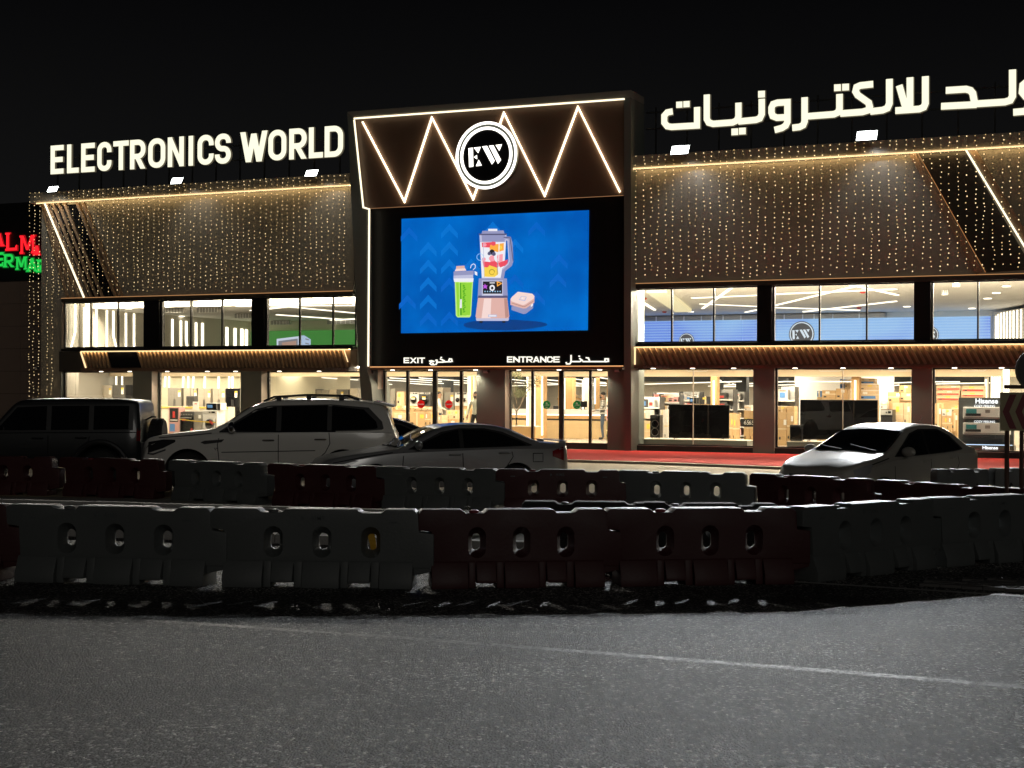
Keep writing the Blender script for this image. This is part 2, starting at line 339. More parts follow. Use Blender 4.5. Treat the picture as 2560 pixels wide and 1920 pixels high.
# ------------------------------------------------------------------ ground
def asphalt_mat():
    m = bpy.data.materials.new('asphalt'); m.use_nodes = True; nt = m.node_tree; b = nt.nodes['Principled BSDF']
    tc = nt.nodes.new('ShaderNodeTexCoord')
    v = nt.nodes.new('ShaderNodeTexVoronoi'); v.inputs['Scale'].default_value = 72; v.inputs['Randomness'].default_value = 1
    big = nt.nodes.new('ShaderNodeTexNoise'); big.inputs['Scale'].default_value = 0.55; big.inputs['Detail'].default_value = 5
    streak = nt.nodes.new('ShaderNodeTexNoise'); streak.inputs['Scale'].default_value = 1.0; streak.inputs['Detail'].default_value = 4
    mp = nt.nodes.new('ShaderNodeMapping'); mp.inputs['Scale'].default_value = (0.25, 3.0, 1); mp.inputs['Rotation'].default_value = (0, 0, 0.12)
    fine = nt.nodes.new('ShaderNodeTexNoise'); fine.inputs['Scale'].default_value = 160; fine.inputs['Detail'].default_value = 3
    mpv = nt.nodes.new('ShaderNodeMapping'); mpv.inputs['Scale'].default_value = (1.0, 0.5, 1.0); nt.links.new(tc.outputs['Object'], mpv.inputs['Vector']); nt.links.new(mpv.outputs[0], v.inputs['Vector'])
    for n in (big, fine, mp): nt.links.new(tc.outputs['Object'], n.inputs['Vector'])
    nt.links.new(mp.outputs[0], streak.inputs['Vector'])
    sep = nt.nodes.new('ShaderNodeSeparateColor'); nt.links.new(v.outputs['Color'], sep.inputs[0])
    cr = nt.nodes.new('ShaderNodeValToRGB'); e = cr.color_ramp.elements
    e[0].position = 0.0; e[0].color = (0.006, 0.006, 0.006, 1); e[1].position = 1.0; e[1].color = (0.50, 0.49, 0.46, 1)
    k = cr.color_ramp.elements.new(0.38); k.color = (0.016, 0.0157, 0.015, 1); k = cr.color_ramp.elements.new(0.6); k.color = (0.075, 0.0735, 0.07, 1); k = cr.color_ramp.elements.new(0.85); k.color = (0.21, 0.206, 0.195, 1)
    nt.links.new(sep.outputs[0], cr.inputs[0])
    mul = nt.nodes.new('ShaderNodeMix'); mul.data_type = 'RGBA'; mul.blend_type = 'MULTIPLY'; mul.inputs[0].default_value = 1
    r2 = nt.nodes.new('ShaderNodeMapRange'); r2.inputs[1].default_value = 0.3; r2.inputs[2].default_value = 0.7; r2.inputs[3].default_value = 0.42; r2.inputs[4].default_value = 1.6
    r3 = nt.nodes.new('ShaderNodeMapRange'); r3.inputs[1].default_value = 0.3; r3.inputs[2].default_value = 0.7; r3.inputs[3].default_value = 0.7; r3.inputs[4].default_value = 1.25
    nt.links.new(big.outputs[0], r2.inputs[0]); nt.links.new(streak.outputs[0], r3.inputs[0])
    mm = nt.nodes.new('ShaderNodeMath'); mm.operation = 'MULTIPLY'; nt.links.new(r2.outputs[0], mm.inputs[0]); nt.links.new(r3.outputs[0], mm.inputs[1])
    cl = nt.nodes.new('ShaderNodeTexNoise'); cl.inputs['Scale'].default_value = 26; cl.inputs['Detail'].default_value = 3; cl.inputs['Roughness'].default_value = 0.8; nt.links.new(mpv.outputs[0], cl.inputs['Vector'])
    r4 = nt.nodes.new('ShaderNodeMapRange'); r4.inputs[1].default_value = 0.36; r4.inputs[2].default_value = 0.66; r4.inputs[3].default_value = 0.12; r4.inputs[4].default_value = 2.1; nt.links.new(cl.outputs[0], r4.inputs[0])
    m2 = nt.nodes.new('ShaderNodeMath'); m2.operation = 'MULTIPLY'; nt.links.new(mm.outputs[0], m2.inputs[0]); nt.links.new(r4.outputs[0], m2.inputs[1])
    nt.links.new(cr.outputs[0], mul.inputs[6]); nt.links.new(m2.outputs[0], mul.inputs[7]); nt.links.new(mul.outputs[2], b.inputs['Base Color'])
    b.inputs['Roughness'].default_value = 0.72; b.inputs['Specular IOR Level'].default_value = 0.35
    bp = nt.nodes.new('ShaderNodeBump'); bp.inputs['Strength'].default_value = 0.9; bp.inputs['Distance'].default_value = 0.013
    inv = nt.nodes.new('ShaderNodeMath'); inv.operation = 'SUBTRACT'; inv.inputs[0].default_value = 1; nt.links.new(v.outputs['Distance'], inv.inputs[1])
    ad = nt.nodes.new('ShaderNodeMath'); nt.links.new(inv.outputs[0], ad.inputs[0]); nt.links.new(fine.outputs[0], ad.inputs[1])
    nt.links.new(ad.outputs[0], bp.inputs['Height']); nt.links.new(bp.outputs[0], b.inputs['Normal'])
    return m
M_asph = asphalt_mat()
def worn_paint():
    m = bpy.data.materials.new('worn_road_paint'); m.use_nodes = True; nt = m.node_tree; b = nt.nodes['Principled BSDF']
    tc = nt.nodes.new('ShaderNodeTexCoord'); n = nt.nodes.new('ShaderNodeTexNoise'); n.inputs['Scale'].default_value = 45; n.inputs['Detail'].default_value = 6; n.inputs['Roughness'].default_value = 0.75
    nt.links.new(tc.outputs['Object'], n.inputs['Vector'])
    cr = nt.nodes.new('ShaderNodeValToRGB'); e = cr.color_ramp.elements
    e[0].position = 0.36; e[0].color = (0.15, 0.146, 0.138, 1); e[1].position = 0.62; e[1].color = (0.27, 0.26, 0.24, 1)
    tr = nt.nodes.new('ShaderNodeBsdfTransparent'); mxs = nt.nodes.new('ShaderNodeMixShader'); c2 = nt.nodes.new('ShaderNodeValToRGB'); c2.color_ramp.elements[0].position = 0.40; c2.color_ramp.elements[1].position = 0.56
    n3 = nt.nodes.new('ShaderNodeTexNoise'); n3.inputs['Scale'].default_value = 28; n3.inputs['Detail'].default_value = 8; n3.inputs['Roughness'].default_value = 0.8; nt.links.new(tc.outputs['Object'], n3.inputs['Vector']); nt.links.new(n3.outputs[0], c2.inputs[0])
    nt.links.new(c2.outputs[0], mxs.inputs[0]); nt.links.new(tr.outputs[0], mxs.inputs[1]); nt.links.new(b.outputs[0], mxs.inputs[2]); nt.links.new(mxs.outputs[0], nt.nodes['Material Output'].inputs[0])
    nt.links.new(n.outputs[0], cr.inputs[0]); nt.links.new(cr.outputs[0], b.inputs['Base Color']); b.inputs['Roughness'].default_value = 0.6
    bp = nt.nodes.new('ShaderNodeBump'); bp.inputs['Strength'].default_value = 0.4; bp.inputs['Distance'].default_value = 0.004
    nt.links.new(n.outputs[0], bp.inputs['Height']); nt.links.new(bp.outputs[0], b.inputs['Normal']); return m
M_rpaint = worn_paint()
M_kerb = mat('concrete_kerb', (0.36, 0.35, 0.33), 0.8, var=0.2, vscale=5, bump=0.3)
M_soil = mat('median_soil', (0.026, 0.023, 0.018), 0.95, var=0.4, vscale=3, bump=0.8, bscale=25)
M_lot = mat('car_park_asphalt', (0.30, 0.285, 0.25), 0.85, var=0.25, vscale=1.3, bump=0.4, bscale=30)
M_carpet = mat('red_carpet', (0.58, 0.055, 0.052), 0.95, spec=0.05, var=0.12, vscale=30, bump=0.3, bscale=200)
M_sand = mat('sand_stone_kerb', (0.42, 0.33, 0.25), 0.85, var=0.2, vscale=4, bump=0.4)
M_far = mat('far_ground', (0.08, 0.075, 0.065), 0.95, var=0.2, vscale=0.5)

LOT = -0.16
structure('ground', MB().add([(-600, -600, -0.26), (600, -600, -0.26), (600, 900, -0.26), (-600, 900, -0.26)], [(0, 1, 2, 3)]), M_far)
KA = math.tan(math.radians(-15.4))                      # the kerbs of the median run at this slope
def kerb_y(x, y0): return y0 + KA * x
xs = [-60, -8, 0, 3, 8, 60]
y_near = lambda x: kerb_y(min(x, 3.0), 17.95); y_far = lambda x: kerb_y(x, 22.55)
rb = MB(); rows_ = [-40, 4.0] + [4.0 + (YC - 4.0) * k / 6 for k in range(1, 7)]
for y in rows_: rb.v += [(x, y, road_z(y)) for x in xs]
rb.v += [(x, y_near(x), 0) for x in xs]; nx_ = len(xs)
for r_ in range(len(rows_)):
    for k in range(nx_ - 1): rb.f.append([r_ * nx_ + k, r_ * nx_ + k + 1, (r_ + 1) * nx_ + k + 1, (r_ + 1) * nx_ + k]); rb.m.append(0)
structure('road', rb, M_asph)
def strip(y0, y1, z0, z1, m, name, x0=-60, x1=60):
    b = MB()
    p = [(x0, y0(x0)), (x1, y0(x1)), (x1, y1(x1)), (x0, y1(x0))]
    b.add([(*q, z0) for q in p] + [(*q, z1) for q in p], [(0, 3, 2, 1), (4, 5, 6, 7), (0, 1, 5, 4), (1, 2, 6, 5), (2, 3, 7, 6), (3, 0, 4, 7)])
    return structure(name, b, m)
nk = thing('kerb', None, None); bpy.data.objects.remove(nk)
def kerb_row(name, y0, z0, z1, x0, x1, wid=0.16):
    """a kerb of one metre stones with a joint between them"""
    root = bpy.data.objects.new(name, None); COL.objects.link(root); root['kind'] = 'structure'
    ang = math.atan(KA); root.location = (0, y0, 0); root.rotation_euler = (0, 0, ang)
    me = MB().box(0.006, 0.994, 0, wid, z0, z1).mesh('kerb_stone', M_kerb, bevel=0.012)
    for i in range(int(x0), int(x1)):
        o = link('kerb_stone', me, root); o.location = (i, 0, RND.uniform(-0.004, 0.004))
    return root
kerb_row('kerb', 17.96, -0.2, 0.11, -13, 3)
strip(lambda x: y_near(x) + 0.17, lambda x: y_far(x) - 0.17, -0.25, 0.05, M_soil, 'median', x1=3.0)
strip(lambda x: y_near(x) + 0.02, lambda x: y_far(x) - 0.17, -0.25, -0.004, M_soil, 'median', x0=3.0, x1=18.0)
kerb_row('kerb', 22.40, -0.25, 0.10, -13, 12)
lot = [(-60, y_far(-60)), (60, y_far(60)), (60, 80), (-60, 80)]
M_tan = mat('tan_paving', (0.42, 0.34, 0.22), 0.85, var=0.25, vscale=1.1, bump=0.4, bscale=30)
structure('paved_apron', MB().add([(-60, 33.2, LOT + .004), (60, 33.2 - 10, LOT + .004), (60, 80, LOT + .004), (-60, 80, LOT + .004)], [(0, 1, 2, 3)]), M_tan)
structure('car_park', MB().add([(x, y, LOT) for x, y in lot], [(0, 1, 2, 3)]), M_lot)
# forecourt under the carpet, raised in front of the shop
edge = [W(-24, -6.0), W(-9, -6.5), W(-3, -7.1), W(1, -7.6), W(4.8, -7.8), W(7.9, -8.0), W(11.9, -9.0), W(17.7, -7.5), W(30, -7.5)]
def slab(edge, back, z0, z1, m, name):
    p = [(q.x, q.y) for q in edge] + [(q.x, q.y) for q in back]; n = len(p)
    return structure(name, MB().add([(x, y, z0) for x, y in p] + [(x, y, z1) for x, y in p], [list(range(n)), list(range(n, 2 * n))] + [(i, (i + 1) % n, n + (i + 1) % n, n + i) for i in range(n)]), m)
slab(edge, [W(30, 0.8), W(-24, 0.8)], LOT - 0.05, -0.09, M_sand, 'forecourt')
cb = MB(); ce = [W(-3.0, -6.7), W(-1, -6.9), W(1.0, -7.2), W(4.8, -7.4), W(6.5, -7.5), W(7.9, -7.6), W(11.9, -8.6), W(17.7, -7.1), W(25, -7.1)]; cf = [W(u, -0.3) for u in (-3, -1, 1, 4.8, 6.5, 7.9, 11.9, 17.7, 25)]
n = len(ce)
for i in range(n): cb.v += [(ce[i].x, ce[i].y, -0.074), (cf[i].x, cf[i].y, -0.074), (ce[i].x + (ce[i].x - cf[i].x) * 0.012, ce[i].y - 0.15, -0.15 + 0.02 * math.sin(i * 2.1))]
for i in range(n - 1):
    a = 3 * i; cb.f += [[a, a + 3, a + 4, a + 1], [a, a + 2, a + 5, a + 3]]; cb.m += [0, 0]
tag(cb.build('red_carpet', M_carpet), 'long red carpet spread on the forecourt before the shop entrance', 'carpet')

# road markings: worn line over the foreground and the white edge line at the right
def on_road_line(pts, w, z, name, m):
    P0 = [ONR(x, y) for x, y in pts]; b = MB(); P = []
    for p_, q_ in zip(P0[:-1], P0[1:]): P += [p_.lerp(q_, t / 12) for t in range(12)]
    P.append(P0[-1]); P = [Vector((p_.x, p_.y, road_z(p_.y))) for p_ in P]
    for i in range(len(P) - 1):
        d = (P[i + 1] - P[i]); d.z = 0; d.normalize(); nn = Vector((-d.y, d.x, 0)) * w / 2; d = d * 0.0
        q = [P[i] - nn, P[i + 1] - nn, P[i + 1] + nn, P[i] + nn]
        b.add([(a.x, a.y, road_z(a.y) + z) for a in q], [(0, 1, 2, 3)])
    return structure(name, b, m)
on_road_line([(150, 1536), (1000, 1594), (2000, 1672), (2900, 1745)], 0.13, 0.0015, 'road_marking', M_rpaint)
on_road_line([(1950, 1452), (2560, 1491), (2900, 1513)], 0.10, 0.0015, 'road_marking', mat('white_road_paint', (0.45, 0.44, 0.42), 0.6, var=0.25, vscale=12))
for a, b_ in (((478, 1480), (540, 1534)), ((1105, 1470), (1160, 1523)), ((1525, 1475), (1548, 1515)), ((20, 1470), (-60, 1500))):
    on_road_line([a, b_], 0.012, 0.004, 'road_crack', mat('road_joint_sealer', (0.16, 0.16, 0.15), 0.6))
# interlocking paving blocks behind the white edge line at the right
pav = bpy.data.objects.new('block_paving', None); COL.objects.link(pav); pav['kind'] = 'structure'
p0, p1 = ON(1990, 1449), ON(2700, 1494.5); d = (p1 - p0).normalized(); ang = math.atan2(d.y, d.x)
pav.location = p0; pav.rotation_euler = (0, 0, ang)
M_block = mat('grey_paving_block', (0.13, 0.125, 0.12), 0.85, var=0.3, vscale=3, bump=0.3)
bme = [MB().box(-0.097, 0.097, -0.047, 0.047, 0.0, 0.030 + 0.004 * k).mesh('paving_block', M_block, bevel=0.006) for k in range(3)]
nb = 0
for j in range(26):
    for i in range(26):
        x = 0.1 + i * 0.2 + (0.1 if j % 2 else 0); y = 0.12 + j * 0.1
        if nb < 300 and x > 1.3 + j * 0.10 - 0.2 and x < 4.4 and y < 1.75:
            o = link('paving_block', RND.choice(bme), pav); o.location = (x, y, RND.uniform(0, 0.004)); o.rotation_euler = (RND.uniform(-.01, .01), RND.uniform(-.01, .01), RND.uniform(-.02, .02)); nb += 1

# ------------------------------------------------------------------ the shop
B = thing('electronics_store', 'two storey electronics shop with a brown zigzag lit tower between two wings', 'shop building', W(0, 0, 0), -TH)
def part(name, mb, m, parent=B, **k): return mb.build(name, m, parent, **k)
UL0, UL1, UR0, UR1 = -21.0, -6.40, 4.52, 26.0
def px_u(px, yin, py=800): return FZ(px, py, yin)[0]
def CEI(px, py, zc):
    p = ON(px, py, zc); dx, dy = p.x, p.y - Y0
    return dx * CT - dy * ST, dx * ST + dy * CT
def VW(px, py, A, Bp):
    """photo point on the upright wall through two local points -> (u, yin, z)"""
    x, z = ray(px, py); a = x / FPX; P = W(*A); Q = W(*Bp); dx, dy = Q.x - P.x, Q.y - P.y
    t = (a * P.y - P.x) / (dx - a * dy); X, Y = P.x + dx * t, P.y + dy * t
    return A[0] + (Bp[0] - A[0]) * t, A[1] + (Bp[1] - A[1]) * t, HC + z * Y / FPX
# wings
for u0, u1 in ((UL0, UL1), (UR0, UR1)):
    part('upper_wall', MB().box(u0, u1, 0, 0.3, 5.56, 9.42), M_clad)
    part('parapet', MB().box(u0 - (0.35 if u0 < -10 else 0), u1, -0.30, 0.3, 9.43, 9.86), M_clad)
    ls = part('led_strip', MB().box(u0 + (0.0 if u0 < -10 else 0.02), u1, -0.325, -0.303, 9.395, 9.427), M_led)
    part('led_face', MB().box(u0 + (0.0 if u0 < -10 else 0.02), u1, -0.335, -0.327, 9.392, 9.44), M_ledf, ls)
    part('window_head', MB().box(u0 + (1.1 if u0 < -10 else 0), u1, -0.06, 0.3, 5.40, 5.555), M_dgrey)
    part('led_strip', MB().box(u0 + (1.1 if u0 < -10 else 0), u1, -0.10, -0.063, 5.558, 5.578), glow('led_dim_amber', (1.0, 0.5, 0.2), 0.5))
    part('window_sill', MB().box(u0 + (1.1 if u0 < -10 else 0), u1, -0.08, 0.3, 3.43, 3.54), M_frame)
# left wing: slatted corner, lit diagonal, dark glass panel and the two slanted brown bars
for k in range(7):
    x = 232 + k * 33 - 140
    q = PL(Z1, [(232 - 118 + k * 36 + 60, 545), (232 - 118 + k * 36 + 60 + 242, 1138)], -0.05)
    q = [(max(q[0][0], UL0 + 0.02), q[0][1]), q[1]] if q[0][0] > UL0 - 1.2 else q
    if q[0][0] < UL0: q[0] = (UL0 + 0.02, q[0][1])
    part('diagonal_slat', MB().ribbon(q, 0.11, -0.09, 0.0), M_slat)
q = PL(Z1, [(278, 560), (520, 1140)], -0.1)
part('led_strip', MB().ribbon(q, 0.055, -0.17, -0.12), M_ledw)
part('slanted_bar', MB().ribbon(q, 0.13, -0.118, 0.0), M_slat)
part('dark_panel', MB().prism(PL(Z1, [(305, 562), (462, 562), (700, 1135), (545, 1138)], -0.02), -0.025, -0.002), M_gloss)
for xa, xb, w_, y_ in ((470, 706, 0.10, -0.16), (505, 742, 0.14, -0.10)):
    part('slanted_bar', MB().ribbon(PL(Z1, [(xa, 560), (xb, 1132)], y_), w_, y_, -0.001), M_slat)
# right wing: the mirrored group
part('slanted_bar', MB().ribbon(PL(Z6, [(1592, 535), (1965, 1200)], -0.12), 0.20, -0.12, -0.001), M_slat)
part('led_strip', MB().ribbon(PL(Z6, [(1620, 530), (1998, 1196)], -0.2), 0.018, -0.16, -0.125), glow('led_amber', (1.0, 0.42, 0.14), 0.42))
part('dark_panel', MB().prism(PL(Z6, [(1622, 530), (1880, 517), (2262, 1180), (2000, 1198)], -0.02), -0.025, -0.002), mat('dark_brown_panel', (0.03, 0.027, 0.024), 0.35))
part('led_strip', MB().ribbon(PL(Z6, [(1888, 515), (2300, 1195)], -0.2), 0.055, -0.20, -0.15), M_ledw)
part('slanted_bar', MB().ribbon(PL(Z6, [(1925, 515), (2335, 1195)], -0.14), 0.20, -0.14, -0.001), M_slat)
# end pier of the left wing and side of the building
part('pier', MB().box(UL0, -19.98, 0, 0.9, -0.1, 5.56), M_clad)
part('side_wall', MB().box(UL0, UL0 + 0.25, 0.31, 50, -0.1, 9.42).box(UL0, -19.98, 0.91, 1.1, -0.1, 5.56), M_clad)
part('side_wall', MB().box(UR1 - 0.2, UR1, 0.31, 50, -0.1, 9.42), M_clad)
part('rear_wall', MB().box(UL0, UR1, 49.6, 49.9, -0.1, 9.42), M_cream)
part('roof', MB().box(UL0, UR1, 0.31, 49.9, 9.2, 9.40), M_dgrey)

# ---- upper windows
def window(parent_name, u0, u1, z0, z1, mulls, yg, frame=0.05, mw=0.05, thin=False):
    w = part(parent_name, MB().box(u0 - frame, u0, yg - 0.05, yg + 0.06, z0 - frame, z1 + frame).box(u1, u1 + frame, yg - 0.05, yg + 0.06, z0 - frame, z1 + frame)
             .box(u0, u1, yg - 0.05, yg + 0.06, z1, z1 + frame).box(u0, u1, yg - 0.05, yg + 0.06, z0 - frame, z0), M_frame)
    ed = [u0] + mulls + [u1]
    for m_ in mulls:
        part('mullion', MB().box(m_ - mw / 2, m_ + mw / 2, yg - 0.045, yg + 0.05, z0, z1), M_reveal if thin else M_frame, w)
    for a, b_ in zip(ed[:-1], ed[1:]):
        part('pane', MB().box(a + mw / 2 + 0.002, b_ - mw / 2 - 0.002, yg - 0.004, yg + 0.004, z0 + 0.002, z1 - 0.002), M_glass, w)
    return w
YG = 0.16
ub_left = [(165, 363, (228, 296)), (407, 632, (478, 556)), (669, 889, (750, 833))]
ub_right = [(1588, 1893, (1680, 1785)), (1937, 2285, (2049, 2167)), (2333, 2690, (2445, 2565))]
for grp in (ub_left, ub_right):
    ends = []
    for a, b_, ms in grp:
        u0, u1 = px_u(a, YG, 810), px_u(b_, YG, 800)
        window('window', u0, u1, 3.60, 5.36, [px_u(m_, YG, 805) for m_ in ms], YG)
        ends.append((u0, u1))
    for (a0, a1), (b0, b1) in zip(ends[:-1], ends[1:]):
        part('column', MB().box(a1 + 0.055, b0 - 0.055, -0.02, 0.35, 3.545, 5.398), M_black)
part('column', MB().box(-19.96, px_u(165, YG) - 0.055, 0.0, 0.3, 3.545, 5.398), M_reveal)
part('column', MB().box(px_u(2690, YG) + 0.055, UR1, 0.0, 0.3, 3.545, 5.398), M_black)

# ---- canopies with raking slats
def canopy(ua, ub, skip, rake, pitch, zs=2.76, zq=2.62):
    c = part('canopy', MB().box(ua, ub, -0.18, 0.31, zs - .01, 3.42).box(ua, ub, -0.30, 0.31, zq, zs - .015), M_brown)
    part('canopy_cap', MB().box(ua - 0.02, ub, -0.34, 0.0, 3.424, 3.45), M_frame, c)
    part('led_strip', MB().box(ua, ub, -0.310, -0.190, 3.408, 3.422), M_led, c)
    part('led_face', MB().box(ua, ub, -0.322, -0.313, 3.385, 3.422), M_ledf, c)
    me = MB().ribbon([(0, 3.39), (rake, zs)], 0.075, -0.285, -0.182).mesh('slat', M_slat)
    u = ua + 0.06
    while u + rake < ub - 0.04:
        if not (skip and skip[0] < u < skip[1]):
            link('slat', me, c).location = (u, 0, 0)
        u += pitch
    return c
cu0, cu1 = px_u(202, -0.3, 880), px_u(893, -0.3, 880)
c1 = canopy(cu0, UL1 - 0.02, (px_u(262, -0.3, 900), px_u(342, -0.3, 900)), 0.24, 0.180)
part('dark_panel', MB().prism([(px_u(266, -.3, 880), 3.39), (px_u(340, -.3, 880), 3.39), (px_u(340, -.3, 880) + .24, 2.76), (px_u(266, -.3, 880) + .24, 2.76)], -0.27, -0.183), M_gloss, c1)
part('led_strip', MB().ribbon([(cu0 + 0.0, 3.39), (cu0 + 0.26, 2.76)], 0.05, -0.33, -0.29), M_ledf, c1)
part('led_strip', MB().ribbon([(UL1 - 0.22, 3.39), (UL1 - 0.05, 2.95)], 0.025, -0.33, -0.29), M_ledf, c1)
part('end_panel', MB().box(-19.98, cu0 - 0.03, -0.10, 0.31, 2.62, 3.42), M_dgrey)
c2 = canopy(UR0 + 0.12, UR1, None, 0.30, 0.205, 2.82, 2.70)
part('led_strip', MB().box(UR0 + 0.12, UR0 + 0.17, -0.33, -0.29, 2.82, 3.38), M_ledf, c2)
lettering('ELECTRONICS WORLD LLC', 0.135, mat('dull_grey_letter', (0.22, 0.20, 0.19), 0.5), c1, (px_u(857, -.3, 924), -0.306, 2.685), sx=0.92)

# ---- lower windows and columns
YL = 0.22
lb_left = [(165, 349, ()), (401, 617, ()), (674, 899, ())]
lb_right = [(1590, 1884, (1733,)), (1944, 2279, (2107,)), (2337, 2700, (2524,))]
cols_l = []
for grp, zb in ((lb_left, 0.14), (lb_right, 0.14)):
    ends = []
    for a, b_, ms in grp:
        u0, u1 = px_u(a, YL, 1000), min(px_u(b_, YL, 1000), UL1 + 0.0 if grp is lb_left else 99)
        if grp is lb_left and a == 674: u1 = UL1 + 0.25
        window('shop_window', u0, u1, zb, 2.57 if grp is lb_left else 2.65, [px_u(m_, YL, 1000) for m_ in ms], YL, mw=0.012, thin=True)
        part('plinth', MB().box(u0 - 0.05, u1 + 0.05, 0.04, 0.30, -0.1, zb - 0.052), M_plastic)
        part('plinth_cap', MB().box(u0 - 0.05, u1 + 0.05, 0.02, 0.165, zb - 0.05, zb - 0.035), M_steel)
        ends.append((u0, u1))
    for i, ((a0, a1), (b0, b1)) in enumerate(zip(ends[:-1], ends[1:])):
        fr = -0.28 if grp is lb_left else -0.04
        part('column', MB().box(a1 + 0.052, b0 - 0.052, fr, 0.30, -0.1, 2.618 if grp is lb_left else 2.698), M_taupe)
        part('column_reveal', MB().box(b0 - 0.050, b0 - 0.047, fr + 0.02, 0.10, 0.0, 2.617), M_reveal)
part('column', MB().box(-19.98, px_u(165, YL, 1000) - 0.052, -0.02, 0.3, -0.1, 2.618), M_taupe)
part('column', MB().box(px_u(2700, YL, 1000) + 0.052, UR1, 0.0, 0.3, -0.1, 2.618), M_taupe)

# ---- tower
YT = -0.55
P = lambda pts, y=YT: [FZ(x, yy, y) for x, yy in pts]
part('tower_frame', MB().prism(P([(868, 279.5), (1577, 225), (1577, 243), (882, 292)]), YT, 0.8), M_clad)
part('tower_frame', MB().prism(P([(1560, 244.5), (1577, 243.5), (1577.5, 1131), (1560, 1131)]), YT, 0.8), M_taupe)
part('tower_frame', MB().prism(P([(868, 280.5), (882, 292.5), (906, 522), (917, 526), (917, 925), (928, 960), (943, 1140), (912, 1140), (895, 875)]), YT, 0.8), M_taupe)
part('zigzag_panel', MB().prism(P([(882, 294), (1559.5, 245.5), (1559.5, 487), (908, 521)], -0.42), -0.42, 0.75), M_brown)
part('display_panel', MB().prism(P([(918, 524), (1560, 489), (1560, 917), (918, 919)], -0.18), -0.18, 0.7), M_black)
part('panel_joint', MB().prism(P([(1198, 900), (1199.5, 900), (1199.5, 916), (1198, 916)], -0.185), -0.186, -0.181), M_dgrey)
part('tower_soffit', MB().prism([(UL1 + 0.6, 2.66), (4.2, 2.66), (4.2, 2.80), (UL1 + 0.6, 2.80)], -0.30, 0.36), M_brown)
zig = PL(Z3, [(150, 288), (440, 840), (630, 258), (915, 822), (1128, 225), (1410, 798), (1640, 185), (1930, 772)], -0.5)
part('led_zigzag', MB().ribbon(zig, 0.042, -0.50, -0.47), M_ledw)
part('led_zigzag_back', MB().ribbon(zig, 0.036, -0.466, -0.428), M_glowback)
part('led_strip', MB().ribbon(PL(Z3, [(95, 266), (1965, 131)], YT - 0.03), 0.055, YT - 0.035, YT - 0.003), M_ledw)
part('led_strip', MB().ribbon(PL(Z3, [(97, 275), (160, 880), (201, 893), (194, 1980)], YT - 0.03), 0.055, YT - 0.035, YT - 0.003), M_ledw)
part('led_strip', MB().ribbon(P([(921, 917.5), (1558, 915)], -0.33), 0.018, -0.33, -0.305), glow('led_soft_amber', (1.0, 0.5, 0.2), 1.6))
part('led_strip', MB().ribbon(P([(912, 522), (1558, 488.5)], -0.44), 0.014, -0.445, -0.425), glow('led_faint_amber', (1.0, 0.5, 0.22), 0.35))

# ---- sliding doors
YD = 0.36
def door(name, edges, frames, u_in=None):
    ue = [FZ(x, 1000, YD)[0] for x in edges]; z0, z1 = 0.13, 2.60
    w = part(name, MB().box(ue[0] - 0.07, ue[-1] + 0.05, YD - 0.06, YD + 0.06, z1, z1 + 0.055).box(ue[0] - 0.07, ue[-1] + 0.05, YD - 0.06, YD + 0.06, z0 - 0.10, z0), M_frame)
    part('door_frame', MB().box(ue[0] - 0.07, ue[0], YD - 0.06, YD + 0.06, z0, z1), M_frame, w)
    part('door_frame', MB().box(ue[-1], ue[-1] + 0.05, YD - 0.06, YD + 0.06, z0, z1), M_frame, w)
    for (a, b_) in frames:
        part('stile', MB().box(FZ(a, 1000, YD)[0], FZ(b_, 1000, YD)[0], YD - 0.055, YD + 0.055, z0, z1), M_frame, w)
    xs_ = [edges[0]] + [q for f in frames for q in f] + [edges[1]]
    for a, b_ in zip(xs_[0::2], xs_[1::2]):
        part('pane', MB().box(FZ(a, 1000, YD)[0] + 0.004, FZ(b_, 1000, YD)[0] - 0.004, YD - 0.004, YD + 0.004, z0 + 0.003, z1 - 0.003), M_glass, w)
    return w
zx = lambda zm, x: zm[0] + x / zm[2]
d_exit = door('exit_door', (zx(ZE, 195), zx(ZE, 2058)), [(zx(ZE, 605), zx(ZE, 655)), (zx(ZE, 1128), zx(ZE, 1206)), (zx(ZE, 1663), zx(ZE, 1716))])
d_ent = door('entrance_door', (zx(ZN, 195), zx(ZN, 1915)), [(zx(ZN, 547), zx(ZN, 584)), (zx(ZN, 1028), zx(ZN, 1101)), (zx(ZN, 1543), zx(ZN, 1582))])
part('column', MB().box(FZ(943, 1000, 0)[0] - 0.05, FZ(zx(ZE, 30), 1000, -0.1)[0], -0.10, 0.42, -0.1, 2.658), M_taupe)
part('column_reveal', MB().box(FZ(zx(ZE, 30), 1000, -0.1)[0] + 0.001, FZ(zx(ZE, 30), 1000, -0.1)[0] + 0.005, -0.09, 0.29, 0.0, 2.657), M_reveal)
part('column', MB().box(FZ(zx(ZE, 2064), 1000, YD)[0] + 0.06, FZ(zx(ZN, 85), 1000, -0.1)[0], -0.10, 0.42, -0.1, 2.658), M_taupe)
part('column_reveal', MB().box(FZ(zx(ZN, 85), 1000, -0.1)[0] + 0.001, FZ(zx(ZN, 85), 1000, -0.1)[0] + 0.005, -0.09, 0.29, 0.0, 2.657), M_reveal)
part('column', MB().box(FZ(zx(ZN, 1918), 1000, YD)[0] + 0.055, 4.40, -0.12, 0.42, -0.1, 2.658), M_taupe)
M_stop = film_mat('no_entry_red', (0.80, 0.03, 0.03)); M_go = film_mat('entry_green', (0.04, 0.36, 0.14)); M_film = film_mat('white_film', (0.85, 0.83, 0.78))
